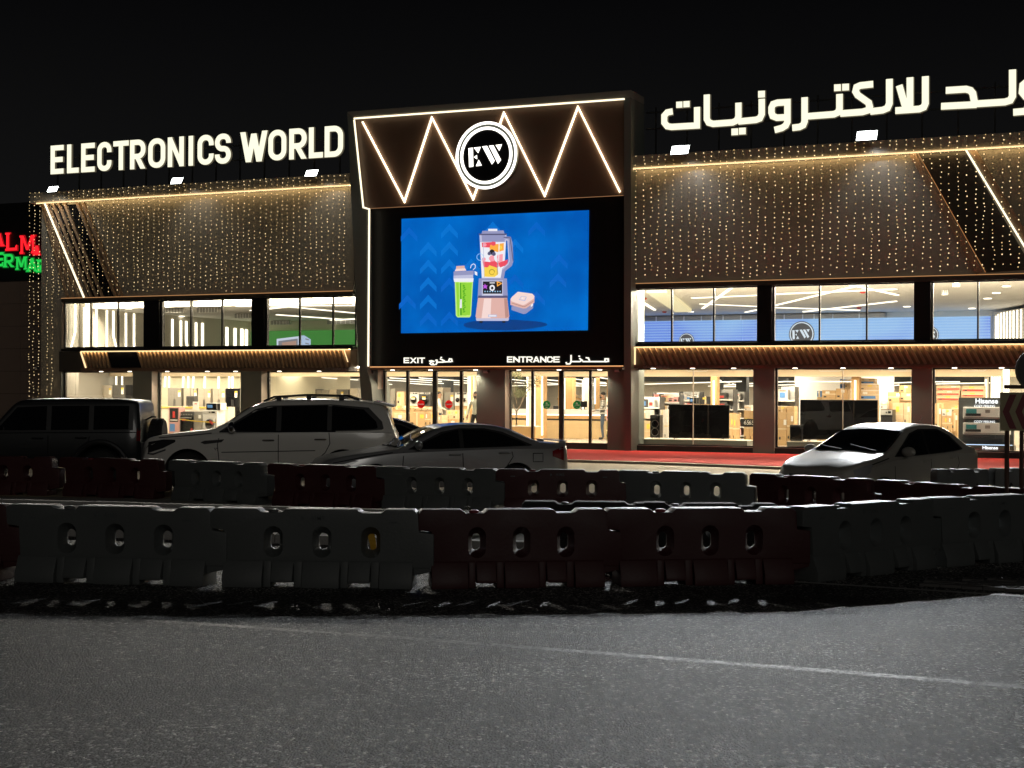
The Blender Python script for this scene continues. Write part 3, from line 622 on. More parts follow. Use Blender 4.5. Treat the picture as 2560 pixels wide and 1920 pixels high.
for x in (885, 1437):
    u, z = FZ(*zp(ZE, x, 874), YD - 0.02); s = part('no_entry_sticker', MB().cyl((u, YD - 0.012, z), (0, 1, 0), 0.148, 0.006, 32), M_stop, d_exit)
    part('sticker_bar', MB().box(u - 0.108, u + 0.108, YD - 0.022, YD - 0.016, z - 0.024, z + 0.022), M_film, d_exit)
for x in (803, 1325):
    u, z = FZ(*zp(ZN, x, 775), YD - 0.02); s = part('entry_sticker', MB().cyl((u, YD - 0.012, z), (0, 1, 0), 0.145, 0.006, 32), M_go, d_ent)
    b = MB()
    for k in (0.075, 0.045): b.ribbon([(u - 0.035, z + k - 0.03), (u, z + k + 0.012), (u + 0.035, z + k - 0.03)], 0.014, YD - 0.022, YD - 0.016)
    b.ribbon([(u - 0.10, z - 0.035), (u - 0.085, z - 0.05), (u - 0.06, z - 0.045), (u - 0.055, z + 0.01)], 0.014, YD - 0.022, YD - 0.016)
    b.ribbon([(u - 0.045, z - 0.03), (u + 0.10, z - 0.03)], 0.014, YD - 0.023, YD - 0.017)
    b.ribbon([(u + 0.005, z - 0.025), (u + 0.025, z + 0.005), (u - 0.02, z + 0.008)], 0.013, YD - 0.024, YD - 0.018)
    b.ribbon([(u + 0.06, z - 0.025), (u + 0.06, z + 0.005), (u + 0.095, z + 0.005), (u + 0.095, z - 0.025)], 0.013, YD - 0.024, YD - 0.018)
    for k in (-0.018, 0.018): b.ribbon([(u + k, z - 0.075), (u + k, z - 0.105)], 0.022, YD - 0.022, YD - 0.016)
    part('sticker_print', b, M_film, d_ent)

# ---- soffit downlights (lit lamps, each with its own spot)
dl = [zp(Z2, x, 557) for x in (620, 795)] + [zp(ZL, 200, 200), zp(ZL, 940, 205), zp(ZL, 1460, 200)] + [zp(ZB, 320, 228), zp(ZB, 1165, 232)]
dl += [zp(ZE, x, 200) for x in (320, 1070, 1960)] + [zp(ZN, x, 159) for x in (320, 1015, 1720)]
dl += [zp(ZR, x, 177) for x in (320, 757, 1210)] + [zp(Z8, x, 127) for x in (970, 1230, 1490, 1835, 2090)]
for i, (x, y) in enumerate(dl):
    u = FZ(x, y, -0.22)[0]; zc = 2.62 if u < -6 else 2.66 if u < 4.3 else 2.70
    part('downlight', MB().cyl((u, -0.20, zc - 0.012), (0, 0, 1), 0.075, 0.02, 16), M_down)
    L = bpy.data.lights.new('downlight_beam', 'SPOT'); L.energy = 140; L.spot_size = math.radians(140); L.spot_blend = 0.9; L.color = (1.0, 0.84, 0.62); L.shadow_soft_size = 0.06
    o = bpy.data.objects.new('downlight_beam', L); COL.objects.link(o); o.location = W(u, -0.24, zc - 0.04)
    o.rotation_euler = (math.radians(-18), 0, -TH)

# ------------------------------------------------------------------ rooms behind the glass
ZF1, ZF2 = 0.12, 3.52
part('ground_floor', MB().box(UL0 + 0.26, UR1 - 0.21, 0.42, 49.5, -0.1, ZF1), M_floor)
part('ground_floor_edge', MB().box(UL0 + 0.26, UR1 - 0.21, 0.305, 0.415, -0.1, 0.08), M_frame)
part('upper_floor', MB().box(UL0 + 0.26, UR1 - 0.21, 0.32, 49.5, 3.0, ZF2), M_white)
part('fascia', MB().box(UL0 + 0.26, UR1 - 0.21, 4.0, 4.25, 2.47, 2.995), mat('warm_cream_fascia', (0.70, 0.58, 0.40), 0.6))
part('entry_ceiling', MB().box(UL0 + 0.26, UR1 - 0.21, 0.32, 3.99, 2.80, 2.99), M_ceil)
part('open_ceiling', MB().box(UL0 + 0.26, UR1 - 0.21, 4.26, 49.4, 2.80, 2.99), M_dceil)
part('upper_ceiling', MB().box(UL0 + 0.26, UR1 - 0.21, 0.32, 24.5, 5.75, 5.85), M_ceil)
part('upper_rear_wall', MB().box(UL0 + 0.26, UR1 - 0.21, 24.2, 24.45, ZF2 + 0.002, 5.748), M_cream)
part('ceiling_rim', MB().box(UL0 + 0.26, UR1 - 0.21, 0.33, 0.5, 5.45, 5.74), M_white)
# fascia ornaments: raised lines and air grilles
for x0 in (130, 400, 640, 1260): pass
b = MB()
u = -19.0
while u < 24:
    b.ribbon([(u, 2.78), (u + 0.18, 2.66), (u + 0.85, 2.66), (u + 1.03, 2.78)], 0.022, 3.985, 3.998); u += 2.4
part('fascia_line', b, M_white)
for u in (-16.6, -9.4, -3.2, 1.3, 6.9, 12.3, 17.5):
    g = part('air_grille', MB().box(u - 0.6, u + 0.6, 3.975, 3.998, 2.69, 2.79), M_steel)
    for k in range(2): part('grille_bar', MB().box(u - 0.2 + 0.4 * k - 0.01, u - 0.2 + 0.4 * k + 0.01, 3.965, 3.974, 2.69, 2.79), M_white, g)
# dark joists under the open ceiling
b = MB()
for k in range(14): b.box(UL0 + 0.5, UR1 - 0.5, 5.6 + k * 3.1, 5.8 + k * 3.1, 2.62, 2.79)
jo = part('ceiling_joists', b, M_dceil)
# hanging LED tubes over the shop floor: rows that run along the building
def tube(u0, y0, u1, y1, z, r=0.022):
    part('ceiling_tube', MB().tube([(u0, y0, z), (u1, y1, z)], r, 6), M_tube, jo)
ZTU = 2.45
for zm, segs in ((ZE, [((190, 395), (600, 418)), ((190, 432), (600, 455)), ((190, 475), (600, 500)), ((270, 352), (1120, 408)), ((665, 420), (1120, 447)), ((665, 460), (1120, 492)), ((665, 495), (950, 520)), ((850, 352), (1660, 410)), ((1210, 415), (1660, 450)), ((1210, 455), (1660, 490)), ((1720, 355), (2058, 390)), ((1720, 405), (2058, 438)), ((1720, 452), (2058, 478))]),
                 (ZN, [((200, 335), (460, 362)), ((255, 388), (420, 402)), ((740, 335), (1000, 358)), ((740, 385), (1000, 412)), ((1250, 325), (1425, 345)), ((1250, 385), (1425, 408)), ((1250, 437), (1425, 452)), ((1735, 305), (1925, 335)), ((1660, 375), (1815, 390)), ((1660, 432), (1815, 446)), ((1660, 480), (1815, 493))]),
                 (ZB, [((500, 378), (2000, 485)), ((1230, 375), (2000, 425)), ((515, 485), (690, 485)), ((715, 483), (985, 475)), ((1195, 482), (1325, 498)), ((1435, 490), (1600, 460))]),
                 (ZR, [((132, 288), (815, 405)), ((132, 338), (575, 408)), ((485, 280), (930, 378)), ((1030, 300), (1075, 318)), ((1115, 325), (1165, 345)), ((1200, 350), (1235, 365)), ((1362, 275), (1435, 315)), ((1820, 275), (1900, 405))]),
                 (ZT, [((242, 345), (300, 440)), ((620, 342), (520, 437)), ((935, 358), (980, 342)), ((1045, 435), (1268, 372)), ((1475, 402), (1798, 345))])):
    for (xa, ya), (xb, yb) in segs:
        ua = CEI(*zp(zm, xa, ya), ZTU); ub = CEI(*zp(zm, xb, yb), ZTU)
        if min(ua[1], ub[1]) < 4.5 or max(ua[1], ub[1]) > 49:      # nearer than the fascia: hang it lower and closer
            zc = 2.30; ua = CEI(*zp(zm, xa, ya), zc); ub = CEI(*zp(zm, xb, yb), zc)
            ua = (ua[0], min(49, max(4.6, ua[1]))); ub = (ub[0], min(49, max(4.6, ub[1])))
            tube(*ua, *ub, zc); continue
        tube(*ua, *ub, ZTU)
# added fill panels over the entry strip behind the glass, and rows deeper in
for k in range(17):
    u = -19 + k * 2.6
    part('lamp_or_fill', MB().box(u - 0.9, u + 0.9, 0.42, 3.2, 2.785, 2.798), M_fill)
for k in range(6):
    for j in range(7):
        u = -18 + k * 7.2; part('lamp_or_fill', MB().box(u, u + 5.0, 6.3 + j * 6.2, 7.7 + j * 6.2, 2.775, 2.798), M_fill)
# rear partition, dark square pillars
for u, y in ((-9.0, 16), (-4.3, 24), (-1.5, 30), (0.9, 22), (3.1, 26), (4.9, 12.0), (5.6, 14), (6.6, 16), (8.6, 22), (10.0, 30), (-12.6, 20), (11.5, 12)):
    part('pillar', MB().box(u - 0.22, u + 0.22, y, y + 0.44, ZF1 + 0.002, 2.798), mat('charcoal_pillar', (0.05, 0.055, 0.058), 0.6))

# ---- upper room: strips on the left side wall
AL, BL = (-19.72, 0.6), (-19.72, 13.1)
part('side_lining', MB().box(-20.70, -19.72, 1.15, 13.4, ZF2 + 0.002, 5.74), M_cream)
for pts in ([(460, 135), (460, 320), (433, 420)], [(515, 167), (515, 425)], [(590, 177), (590, 425)], [(655, 185), (655, 425)], [(695, 190), (695, 345), (715, 420)], [(772, 203), (772, 420)], [(822, 207), (822, 420)],
            [(1058, 240), (1058, 420)], [(1110, 250), (1110, 420)], [(1143, 253), (1143, 370), (1150, 420)], [(1203, 262), (1203, 420)], [(1243, 265), (1243, 420)], [(1393, 290), (1393, 415)], [(1443, 297), (1443, 415)], [(1485, 300), (1485, 415)], [(1512, 305), (1512, 415)]):
    q = [VW(*zp(Z2, x, y), AL, BL) for x, y in pts]
    b = MB(); hw = 0.05 * max(1.0, min(2.4, q[0][1] / 6))
    for (u, y, z), (u2, y2, z2) in zip(q[:-1], q[1:]):
        b.add([(u + 0.03, y - hw, z), (u + 0.03, y + hw, z), (u2 + 0.03, y2 + hw, z2), (u2 + 0.03, y2 - hw, z2), (u, y - hw, z), (u, y + hw, z), (u2, y2 + hw, z2), (u2, y2 - hw, z2)], [(0, 1, 2, 3), (4, 5, 6, 7), (0, 4, 7, 3), (1, 5, 6, 2)])
    part('wall_led', b, M_tubef)
# ---- upper ceiling lines, grilles and recessed discs
up = part('dropped_ceiling', MB().box(-19.715, -5.0, 1.5, 13.2, 5.22, 5.748), M_ceil)
part('upper_partition', MB().box(-19.715, -4.9, 13.21, 13.4, ZF2 + .002, 5.745), M_cream)
part('upper_partition', MB().box(-5.0, -4.8, 1.5, 13.2, ZF2 + .002, 5.215), M_cream)
ZU = 5.72
for zm, segs in ((Z2, [((1340, 120), (1555, 145)), ((1470, 115), (1550, 190)), ((1420, 160), (1555, 162)), ((1660, 160), (2180, 158)), ((1665, 155), (2180, 205)), ((1700, 215), (2130, 245)), ((2060, 252), (2185, 240)), ((1955, 112), (2180, 150))]),
                 (Z7, [((415, 187), (765, 172)), ((470, 243), (630, 128)), ((455, 218), (765, 232)), ((703, 263), (765, 250)), ((862, 165), (1517, 138)), ((862, 226), (1358, 108)), ((1243, 108), (1527, 170)), ((862, 237), (1320, 252)), ((1017, 260), (1518, 203)), ((135, 203), (210, 250))])):
    for k, ((xa, ya), (xb, yb)) in enumerate(segs):
        zc_ = ZU if zm is Z7 else 5.19; far_ = 24.0 if zm is Z7 else 13.0; lo_ = 0.6 if zm is Z7 else 1.6
        a = CEI(*zp(zm, xa, ya), zc_); c = CEI(*zp(zm, xb, yb), zc_)
        a = (a[0], min(far_, max(lo_, a[1]))); c = (c[0], min(far_, max(lo_, c[1])))
        d = Vector((c[0] - a[0], c[1] - a[1])).normalized(); nn = Vector((-d.y, d.x)) * (0.06 if abs(d.x) < 0.7 else 0.13); z = zc_ - 0.002 * k; zt_ = 5.748 if zm is Z7 else 5.218
        part('ceiling_line', MB().add([(a[0] - nn.x, a[1] - nn.y, z), (c[0] - nn.x, c[1] - nn.y, z), (c[0] + nn.x, c[1] + nn.y, z), (a[0] + nn.x, a[1] + nn.y, z), (a[0] - nn.x, a[1] - nn.y, zt_), (c[0] - nn.x, c[1] - nn.y, zt_), (c[0] + nn.x, c[1] + nn.y, zt_), (a[0] + nn.x, a[1] + nn.y, zt_)],
             [(0, 1, 2, 3), (0, 1, 5, 4), (1, 2, 6, 5), (2, 3, 7, 6), (3, 0, 4, 7)]), M_tube)
for zm, x0, x1, y, zc, m_ in ((Z2, 1015, 1125, 150, 5.60, 6), (Z2, 1208, 1355, 185, 5.60, 8), (Z2, 1442, 1545, 220, 5.60, 6), (Z2, 1662, 1778, 262, 5.60, 6), (Z2, 2010, 2180, 275, 5.60, 6), (Z7, 1765, 1800, 155, 5.60, 3), (Z7, 1825, 1865, 110, 5.6, 3)):
    zc_ = 5.10 if zm is Z2 else 5.6
    yy_ = max(1.8, min(12.8 if zm is Z2 else 22, CEI(*zp(zm, (x0 + x1) / 2, y), zc_)[1])); c0 = (FZ(*zp(zm, x0, y), yy_)[0], zc_); c1_ = (FZ(*zp(zm, x1, y), yy_)[0], zc_)
    g = part('air_grille', MB().box(c0[0], c1_[0], yy_, yy_ + .03, c0[1] - 0.09, c0[1] + 0.09), M_steel)
    for k in range(1, m_): part('grille_bar', MB().box(c0[0] + (c1_[0] - c0[0]) * k / m_ - 0.012, c0[0] + (c1_[0] - c0[0]) * k / m_ + 0.012, yy_ - .015, yy_ - .002, c0[1] - 0.09, c0[1] + 0.09), M_white, g)
    if zm is Z2: part('grille_duct', MB().box(c0[0], c1_[0], yy_ + .032, yy_ + .19, c0[1] - 0.09, 5.215), M_ceil, g)
for zm, pts in ((Z2, ((790, 175), (1113, 222), (1257, 242), (1392, 263), (1515, 280))), (Z7, ((2117, 120), (2062, 156), (2015, 186), (1930, 240), (1893, 262), (1860, 283), (1577, 230), (405, 258), (360, 220)))):
    for x, y in pts:
        zc_ = 5.745 if zm is Z7 else 5.215; p = CEI(*zp(zm, x, y), zc_)
        if 1.6 < p[1] < (24 if zm is Z7 else 13): part('lamp_or_fill', MB().cyl((p[0], p[1], zc_ - .012), (0, 0, 1), 0.15, 0.02, 16), glow('recessed_lamp_white', (1, 0.93, 0.76), 4.0, True))
# unseen fill panels added by the windows for general light in the upper room
for k in range(9):
    for j in range(3):
        u = -17.3 + k * 4.9; yy_ = (0.55, 2.4, 3.9)[j]
        if j == 0 or u > -4: part('lamp_or_fill', MB().box(u - 1.9, u + 1.9, yy_, yy_ + .85, 5.725, 5.745), M_fillu if u > -4 else M_fillv)
# rear bulkhead with grille over the blue screen, right-hand lit wall
UB0 = FZ(1586, 800, 23.9)[0] - 3.0; UB1 = FZ(zx(Z7, 2035), 800, 23.9)[0]
g = part('grille_band', MB().box(UB0, FZ(zx(Z7, 1460), 790, 23.9)[0], 23.85, 24.19, 5.46, 5.70), M_steel)
k = 0; u = UB0
while u < FZ(zx(Z7, 1460), 790, 23.9)[0] - 0.3:
    part('grille_bar', MB().box(u, u + 0.05, 23.80, 23.845, 5.46, 5.70), M_white, g); u += RND.choice((0.55, 0.9, 1.25))
AR, BR = (UB1 + 0.1, 23.8), (21.5, 5.0)
d = Vector((BR[0] - AR[0], BR[1] - AR[1])).normalized(); nn = Vector((-d.y, d.x)) * 0.2
if nn.x < 0: nn = -nn
part('lit_wall', MB().add([(AR[0], AR[1], ZF2 + 0.01), (BR[0], BR[1], ZF2 + 0.01), (BR[0] + nn.x, BR[1] + nn.y, ZF2 + 0.01), (AR[0] + nn.x, AR[1] + nn.y, ZF2 + 0.01), (AR[0], AR[1], 5.6), (BR[0], BR[1], 5.6), (BR[0] + nn.x, BR[1] + nn.y, 5.6), (AR[0] + nn.x, AR[1] + nn.y, 5.6)], [(0, 1, 5, 4), (1, 2, 6, 5), (2, 3, 7, 6), (3, 0, 4, 7), (4, 5, 6, 7), (0, 1, 2, 3)]), M_cream)
for x, y in ((2062, 282), (2075, 273), (2090, 263), (2106, 253), (2122, 243), (2140, 235), (2158, 228), (2178, 221), (2199, 215), (2222, 210)):
    q = VW(*zp(Z7, x, y), AR, BR); w_ = 0.07
    p = Vector((q[0], q[1])) - nn * 0.2; a = p - d * 0.05; c = p + d * 0.05
    zt = min(q[2], 5.55)
    part('wall_led', MB().add([(a.x, a.y, 3.6), (c.x, c.y, 3.6), (c.x, c.y, zt), (a.x, a.y, zt), (a.x + nn.x * .2, a.y + nn.y * .2, 3.6), (c.x + nn.x * .2, c.y + nn.y * .2, 3.6), (c.x + nn.x * .2, c.y + nn.y * .2, zt), (a.x + nn.x * .2, a.y + nn.y * .2, zt)], [(0, 1, 2, 3), (0, 1, 5, 4), (2, 3, 7, 6), (0, 3, 7, 4), (1, 2, 6, 5)]), M_tubef)
# the blue video wall and the green screen
def ew_logo(mb, cx, cz, r, y, mi_l, sc=1.0):
    """the two stencil letters of the shop's mark, r is half the disc"""
    q = lambda pts: [(cx + (x - 1013) / 232 * r, cz - (yy - 522) / 232 * r) for x, yy in pts]
    for pts in ([(880, 466), (912, 464), (916, 594), (886, 596)], [(920, 464), (972, 462), (953, 502)], [(922, 530), (943, 516), (945, 545)], [(938, 592), (958, 550), (980, 590)],
                [(985, 460), (1020, 458), (1078, 562), (1058, 586)], [(1036, 458), (1068, 457), (1126, 560), (1104, 584)], [(1086, 456), (1132, 454), (1113, 496)]):
        mb.prism(q(pts), y, y + 0.02, mi_l)
def video_wall_mat():
    m = bpy.data.materials.new('blue_video_wall'); m.use_nodes = True; nt = m.node_tree; b = nt.nodes['Principled BSDF']
    tc = nt.nodes.new('ShaderNodeTexCoord'); w1 = nt.nodes.new('ShaderNodeTexWave'); w1.bands_direction = 'Z'; w1.inputs['Scale'].default_value = 2.4; w1.inputs['Distortion'].default_value = 0.4
    n = nt.nodes.new('ShaderNodeTexNoise'); n.inputs['Scale'].default_value = 0.28; n.inputs['Detail'].default_value = 1
    nt.links.new(tc.outputs['Object'], w1.inputs['Vector']); nt.links.new(tc.outputs['Object'], n.inputs['Vector'])
    cr = nt.nodes.new('ShaderNodeValToRGB'); e = cr.color_ramp.elements
    e[0].position = 0.42; e[0].color = (0.12, 0.25, 0.88, 1); e[1].position = 0.56; e[1].color = (0.27, 0.53, 0.95, 1)
    nt.links.new(n.outputs[0], cr.inputs[0])
    mx = nt.nodes.new('ShaderNodeMix'); mx.data_type = 'RGBA'; mx.inputs[7].default_value = (0.42, 0.68, 0.98, 1)
    mr = nt.nodes.new('ShaderNodeMapRange'); mr.inputs[3].default_value = 0; mr.inputs[4].default_value = 0.55
    nt.links.new(w1.outputs[1], mr.inputs[0]); nt.links.new(mr.outputs[0], mx.inputs[0]); nt.links.new(cr.outputs[0], mx.inputs[6])
    b.inputs['Base Color'].default_value = (0.02, 0.02, 0.03, 1); nt.links.new(mx.outputs[2], b.inputs['Emission Color']); b.inputs['Emission Strength'].default_value = 0.95
    m.cycles.emission_sampling = 'NONE'; return m
vw = fthing('video_wall', 'long bright blue video wall across the back of the upper right room', 'video wall', 0, 23.7, ZF2 + 0.01)
seg = [UB0] + [FZ(zx(Z7, x), 800, 23.7)[0] for x in (690, 1345)] + [UB1]
M_vw = video_wall_mat()
for a, c in zip(seg[:-1], seg[1:]): MB().box(a + 0.012, c - 0.012, -0.08, 0.0, 0.0, 1.93).build('screen_panel', M_vw, vw)
b = MB()
for x, y, r_ in ((383, 418, 45), (1007, 380, 70), (1700, 385, 48)):
    u, z = FZ(*zp(Z7, x, y), 23.6); r = r_ / 2.169 / 52.5; z -= ZF2 + 0.01
    b.cyl((u, -0.12, z), (0, 1, 0), r * 1.0, 0.02, 40, 0); b.cyl((u, -0.135, z), (0, 1, 0), r * 0.93, 0.02, 40, 1); b.cyl((u, -0.15, z), (0, 1, 0), r * 0.85, 0.02, 40, 0)
    ew_logo(b, u, z, r * 1.25, -0.18, 1)
b.build('screen_logo', [glow('screen_logo_grey', (0.07, 0.07, 0.075), 1.0), glow('screen_logo_white', (0.75, 0.85, 0.95), 1.0)], vw)
gw = fthing('green_screen', 'flat green video screen showing a countertop oven in the upper left room', 'video wall', 0, 13.1, ZF2 + 0.01)
GU0, GU1 = FZ(zx(Z2, 1540), 840, 13.0)[0], FZ(905, 840, 13.0)[0]
MB().box(max(GU0, -19.6), GU1, -0.08, 0, 0, FZ(*zp(Z2, 1800, 311), 13.0)[1] - ZF2 - .01).build('screen_panel', glow('screen_green', (0.055, 0.25, 0.045), 0.85), gw)
b = MB(); q = lambda pts: [(u, z - ZF2 - 0.01) for u, z in PL(Z2, pts, 13.0)]
b.prism(q([(1700, 362), (1840, 345), (1842, 420), (1700, 420)]), -0.10, -0.085, 0); b.prism(q([(1712, 375), (1830, 360), (1830, 420), (1712, 420)]), -0.12, -0.105, 1)
b.prism(q([(1735, 385), (1822, 373), (1822, 412), (1735, 412)]), -0.14, -0.125, 2); b.prism(q([(1845, 342), (1868, 340), (1908, 365), (1908, 420), (1845, 420)]), -0.10, -0.085, 3)
for y in (362, 388): b.ribbon(q([(1878, y), (1900, y + 6)]), 0.05, -0.13, -0.105, 1)
b.build('screen_picture', [glow('screen_silver', (0.62, 0.70, 0.85), 1.0), glow('screen_grey', (0.22, 0.22, 0.25), 1.0), glow('screen_warm', (0.45, 0.28, 0.22), 1.0), glow('screen_pale_blue', (0.45, 0.58, 0.78), 1.0)], gw)
# green slanted tray ceiling and smoke detectors seen through the first right window
t1 = CEI(*zp(Z7, 165, 142), 5.7); t2 = CEI(*zp(Z7, 320, 250), 5.7)
part('ceiling_tray', MB().add([(t1[0], t1[1], 5.60), (t1[0] + 0.8, t1[1], 5.60), (t2[0] + 0.8, min(23, t2[1]), 5.60), (t2[0], min(23, t2[1]), 5.60), (t1[0], t1[1], 5.745), (t1[0] + .8, t1[1], 5.745), (t2[0] + .8, min(23, t2[1]), 5.745), (t2[0], min(23, t2[1]), 5.745)], [(0, 1, 2, 3), (0, 1, 5, 4), (1, 2, 6, 5), (2, 3, 7, 6), (3, 0, 4, 7)]), glow('cove_yellow', (1.0, 0.85, 0.45), 0.9))
for x, y in ((153, 186), (262, 259), (1338, 152), (1318, 237)):
    p = CEI(*zp(Z7, x, y), 5.73)
    if p[1] < 23.5: part('smoke_detector', MB().lathe((p[0], p[1], 5.745), [(0.06, -0.07), (0.11, -0.04), (0.11, 0)], 12, 0, 'Z'), M_red)

# ------------------------------------------------------------------ signs
sg = fthing('store_sign', 'big glowing white English letters reading ELECTRONICS WORLD on the left roof edge', 'sign', UL0 + 7, -0.1, 9.86)
def sign_frame(root, u0, u1, z):
    b = MB(); b.box(u0, u1, 0.12, 0.17, z + 0.15, z + 0.2).box(u0, u1, 0.12, 0.17, z + 0.7, z + 0.75)
    k = u0 + 0.3
    while k < u1: b.box(k, k + 0.05, 0.18, 0.23, 0.0, z + 0.9); k += 1.1
    b.build('mounting_frame', M_plastic, root)
rx = UL0 + 7
lets = zip('ELECTRONICSWORLD', ((310, 388), (411, 481), (498, 579), (597, 682), (695, 788), (798, 891), (910, 1013), (1030, 1127), (1154, 1188), (1213, 1310), (1320, 1416), (1475, 1641), (1648, 1757), (1776, 1882), (1897, 1982), (1994, 2106)))
for ch, (a, c) in lets:
    xm = (a + c) / 2; yb = 380 - (xm - 348) * (105 / 1700); yt = 205 - (xm - 348) * (120 / 1700)
    (ua, z0), (uc, _) = FZ(*zp(Z1, a, yb), -0.1), FZ(*zp(Z1, c, yb), -0.1); z1 = FZ(*zp(Z1, xm, yt), -0.1)[1]; z0 = FZ(*zp(Z1, xm, yb), -0.1)[1]
    b = MB(); draw_glyph(b, ch, ua - rx, z0 - 9.86, uc - ua, z1 - z0, 0.20, 0.0, 0.02)
    L_ = b.build('letter', M_sign, sg)
    b = MB(); draw_glyph(b, ch, ua - rx - 0.012, z0 - 9.86 - 0.012, uc - ua + 0.024, z1 - z0 + 0.024, 0.224, 0.032, 0.08)
    b.build('letter_return', M_halo, L_)
sign_frame(sg, -20.6 - rx, -6.9 - rx, 0.65)
sa = fthing('store_sign', 'big glowing white Arabic lettering on the right roof edge beside the tower', 'sign', 11.0, -0.1, 9.86)
def ar_paths(tr):
    """strokes of the Arabic name, photo window Z6, each list one letter or joined group"""
    s = lambda *p: ('s', list(p))
    dot = lambda x, y, q=33: ('p', [(x - q / 2, y - q / 2), (x + q / 2, y - q / 2 - 2), (x + q / 2, y + q / 2 - 2), (x - q / 2, y + q / 2)])
    return [
        [s((268, 306), (238, 312), (222, 330), (222, 368), (238, 388), (262, 392), (403, 384), (403, 282)), dot(305, 270), dot(345, 267)],
        [s((457, 213), (457, 348), (468, 368), (492, 375), (600, 367), (622, 357), (632, 335), (632, 258)), s((632, 362), (728, 353), (750, 345), (761, 322), (761, 237)), dot(612, 420, 36), dot(654, 416, 36), dot(760, 212, 36)],
        [s((903, 338), (845, 341), (822, 332), (815, 312), (815, 285), (824, 266), (848, 258), (903, 255), (903, 365), (893, 385), (872, 398), (832, 409))],
        [s((998, 228), (998, 362), (990, 382), (970, 392), (930, 397)), s((1016, 333), (1160, 322), (1182, 312), (1191, 292), (1191, 210)), s((1196, 318), (1318, 309), (1348, 300), (1358, 280), (1352, 258), (1292, 216), (1280, 196), (1286, 172), (1306, 163), (1377, 155)), s((1362, 307), (1430, 299), (1456, 288), (1467, 262), (1467, 127)), dot(1180, 176, 36), dot(1225, 173, 36)],
        [s((1521, 162), (1556, 282)), s((1581, 118), (1581, 285)), s((1666, 112), (1666, 262), (1657, 283), (1632, 293), (1500, 302))],
        [s((1779, 190), (1890, 183), (1915, 190), (1928, 206), (1940, 268)), s((1753, 278), (1950, 268)), s((1950, 264), (2105, 254), (2135, 245), (2148, 222), (2148, 75))],
        [s((2262, 135), (2230, 140), (2206, 160), (2202, 200), (2220, 222), (2262, 222)), s((2240, 160), (2240, 270), (2222, 305), (2152, 311))],
    ]
for grp in ar_paths(None):
    b = MB(); h_ = MB()
    for k, (kind, pts) in enumerate(grp):
        q = [(u - 11.0, z - 9.86) for u, z in PL(Z6, pts, -0.1)]
        if kind == 's': b.ribbon(q, 0.205, -0.003 * k, 0.02); h_.ribbon(q, 0.25, 0.032 + 0.002 * k, 0.10)
        else:
            b.prism(q, -0.003 * k, 0.02); cx = sum(p[0] for p in q) / 4; cz = sum(p[1] for p in q) / 4
            h_.prism([(cx + (p[0] - cx) * 1.2, cz + (p[1] - cz) * 1.2) for p in q], 0.032 + 0.002 * k, 0.10)
    L_ = b.build('letter', M_sign, sa); h_.build('letter_return', M_halo, L_)
sign_frame(sa, 4.9 - 11, 18 - 11, 0.75)
# small dull Arabic line on the right canopy
b = MB(); o6 = (128, 168)
for grp in ar_paths(None)[:6]:
    for k, (kind, pts) in enumerate(grp):
        q = PL(ZR, [(215 + (x - 220) * 0.142, 172 - (410 - (y + (x - 300) * 0.075)) * 0.115) for x, y in pts], -0.306)
        (b.ribbon(q, 0.022, -0.308 - 0.001 * k, -0.3015) if kind == 's' else b.prism(q, -0.308 - 0.001 * k, -0.3015))
part('lettering', b, mat('dull_grey_letter'), c2)

# the round mark on the tower
ru, rz_ = FZ(*zp(Z3, 1013, 522), -0.62); rr = 232 / 2.765 / 71.2
rd = fthing('round_logo_sign', 'round black sign with two white rings and EW letters on the tower', 'sign', ru, -0.62, rz_)
MB().cyl((0, 0.05, 0), (0, 1, 0), rr * 0.995, 0.14, 64).build('backing', M_taupe, rd)
def ring(name, r0, r1, y0, y1, m):
    MB().ribbon([((r0 + r1) / 2 * math.cos(6.28319 * k / 72), (r0 + r1) / 2 * math.sin(6.28319 * k / 72)) for k in range(72)], r1 - r0, y0, y1, 0, True).build(name, m, rd)
ring('ring', rr * 0.925, rr, -0.05, -0.022, M_logo); ring('ring', rr * 0.765, rr * 0.845, -0.06, -0.022, M_logo)
MB().cyl((0, -0.025, 0), (0, 1, 0), rr * 0.762, 0.01, 64).build('disc', M_black, rd)
b = MB(); ew_logo(b, 0, 0, rr, -0.06, 0); b.build('letter', M_logo, rd)

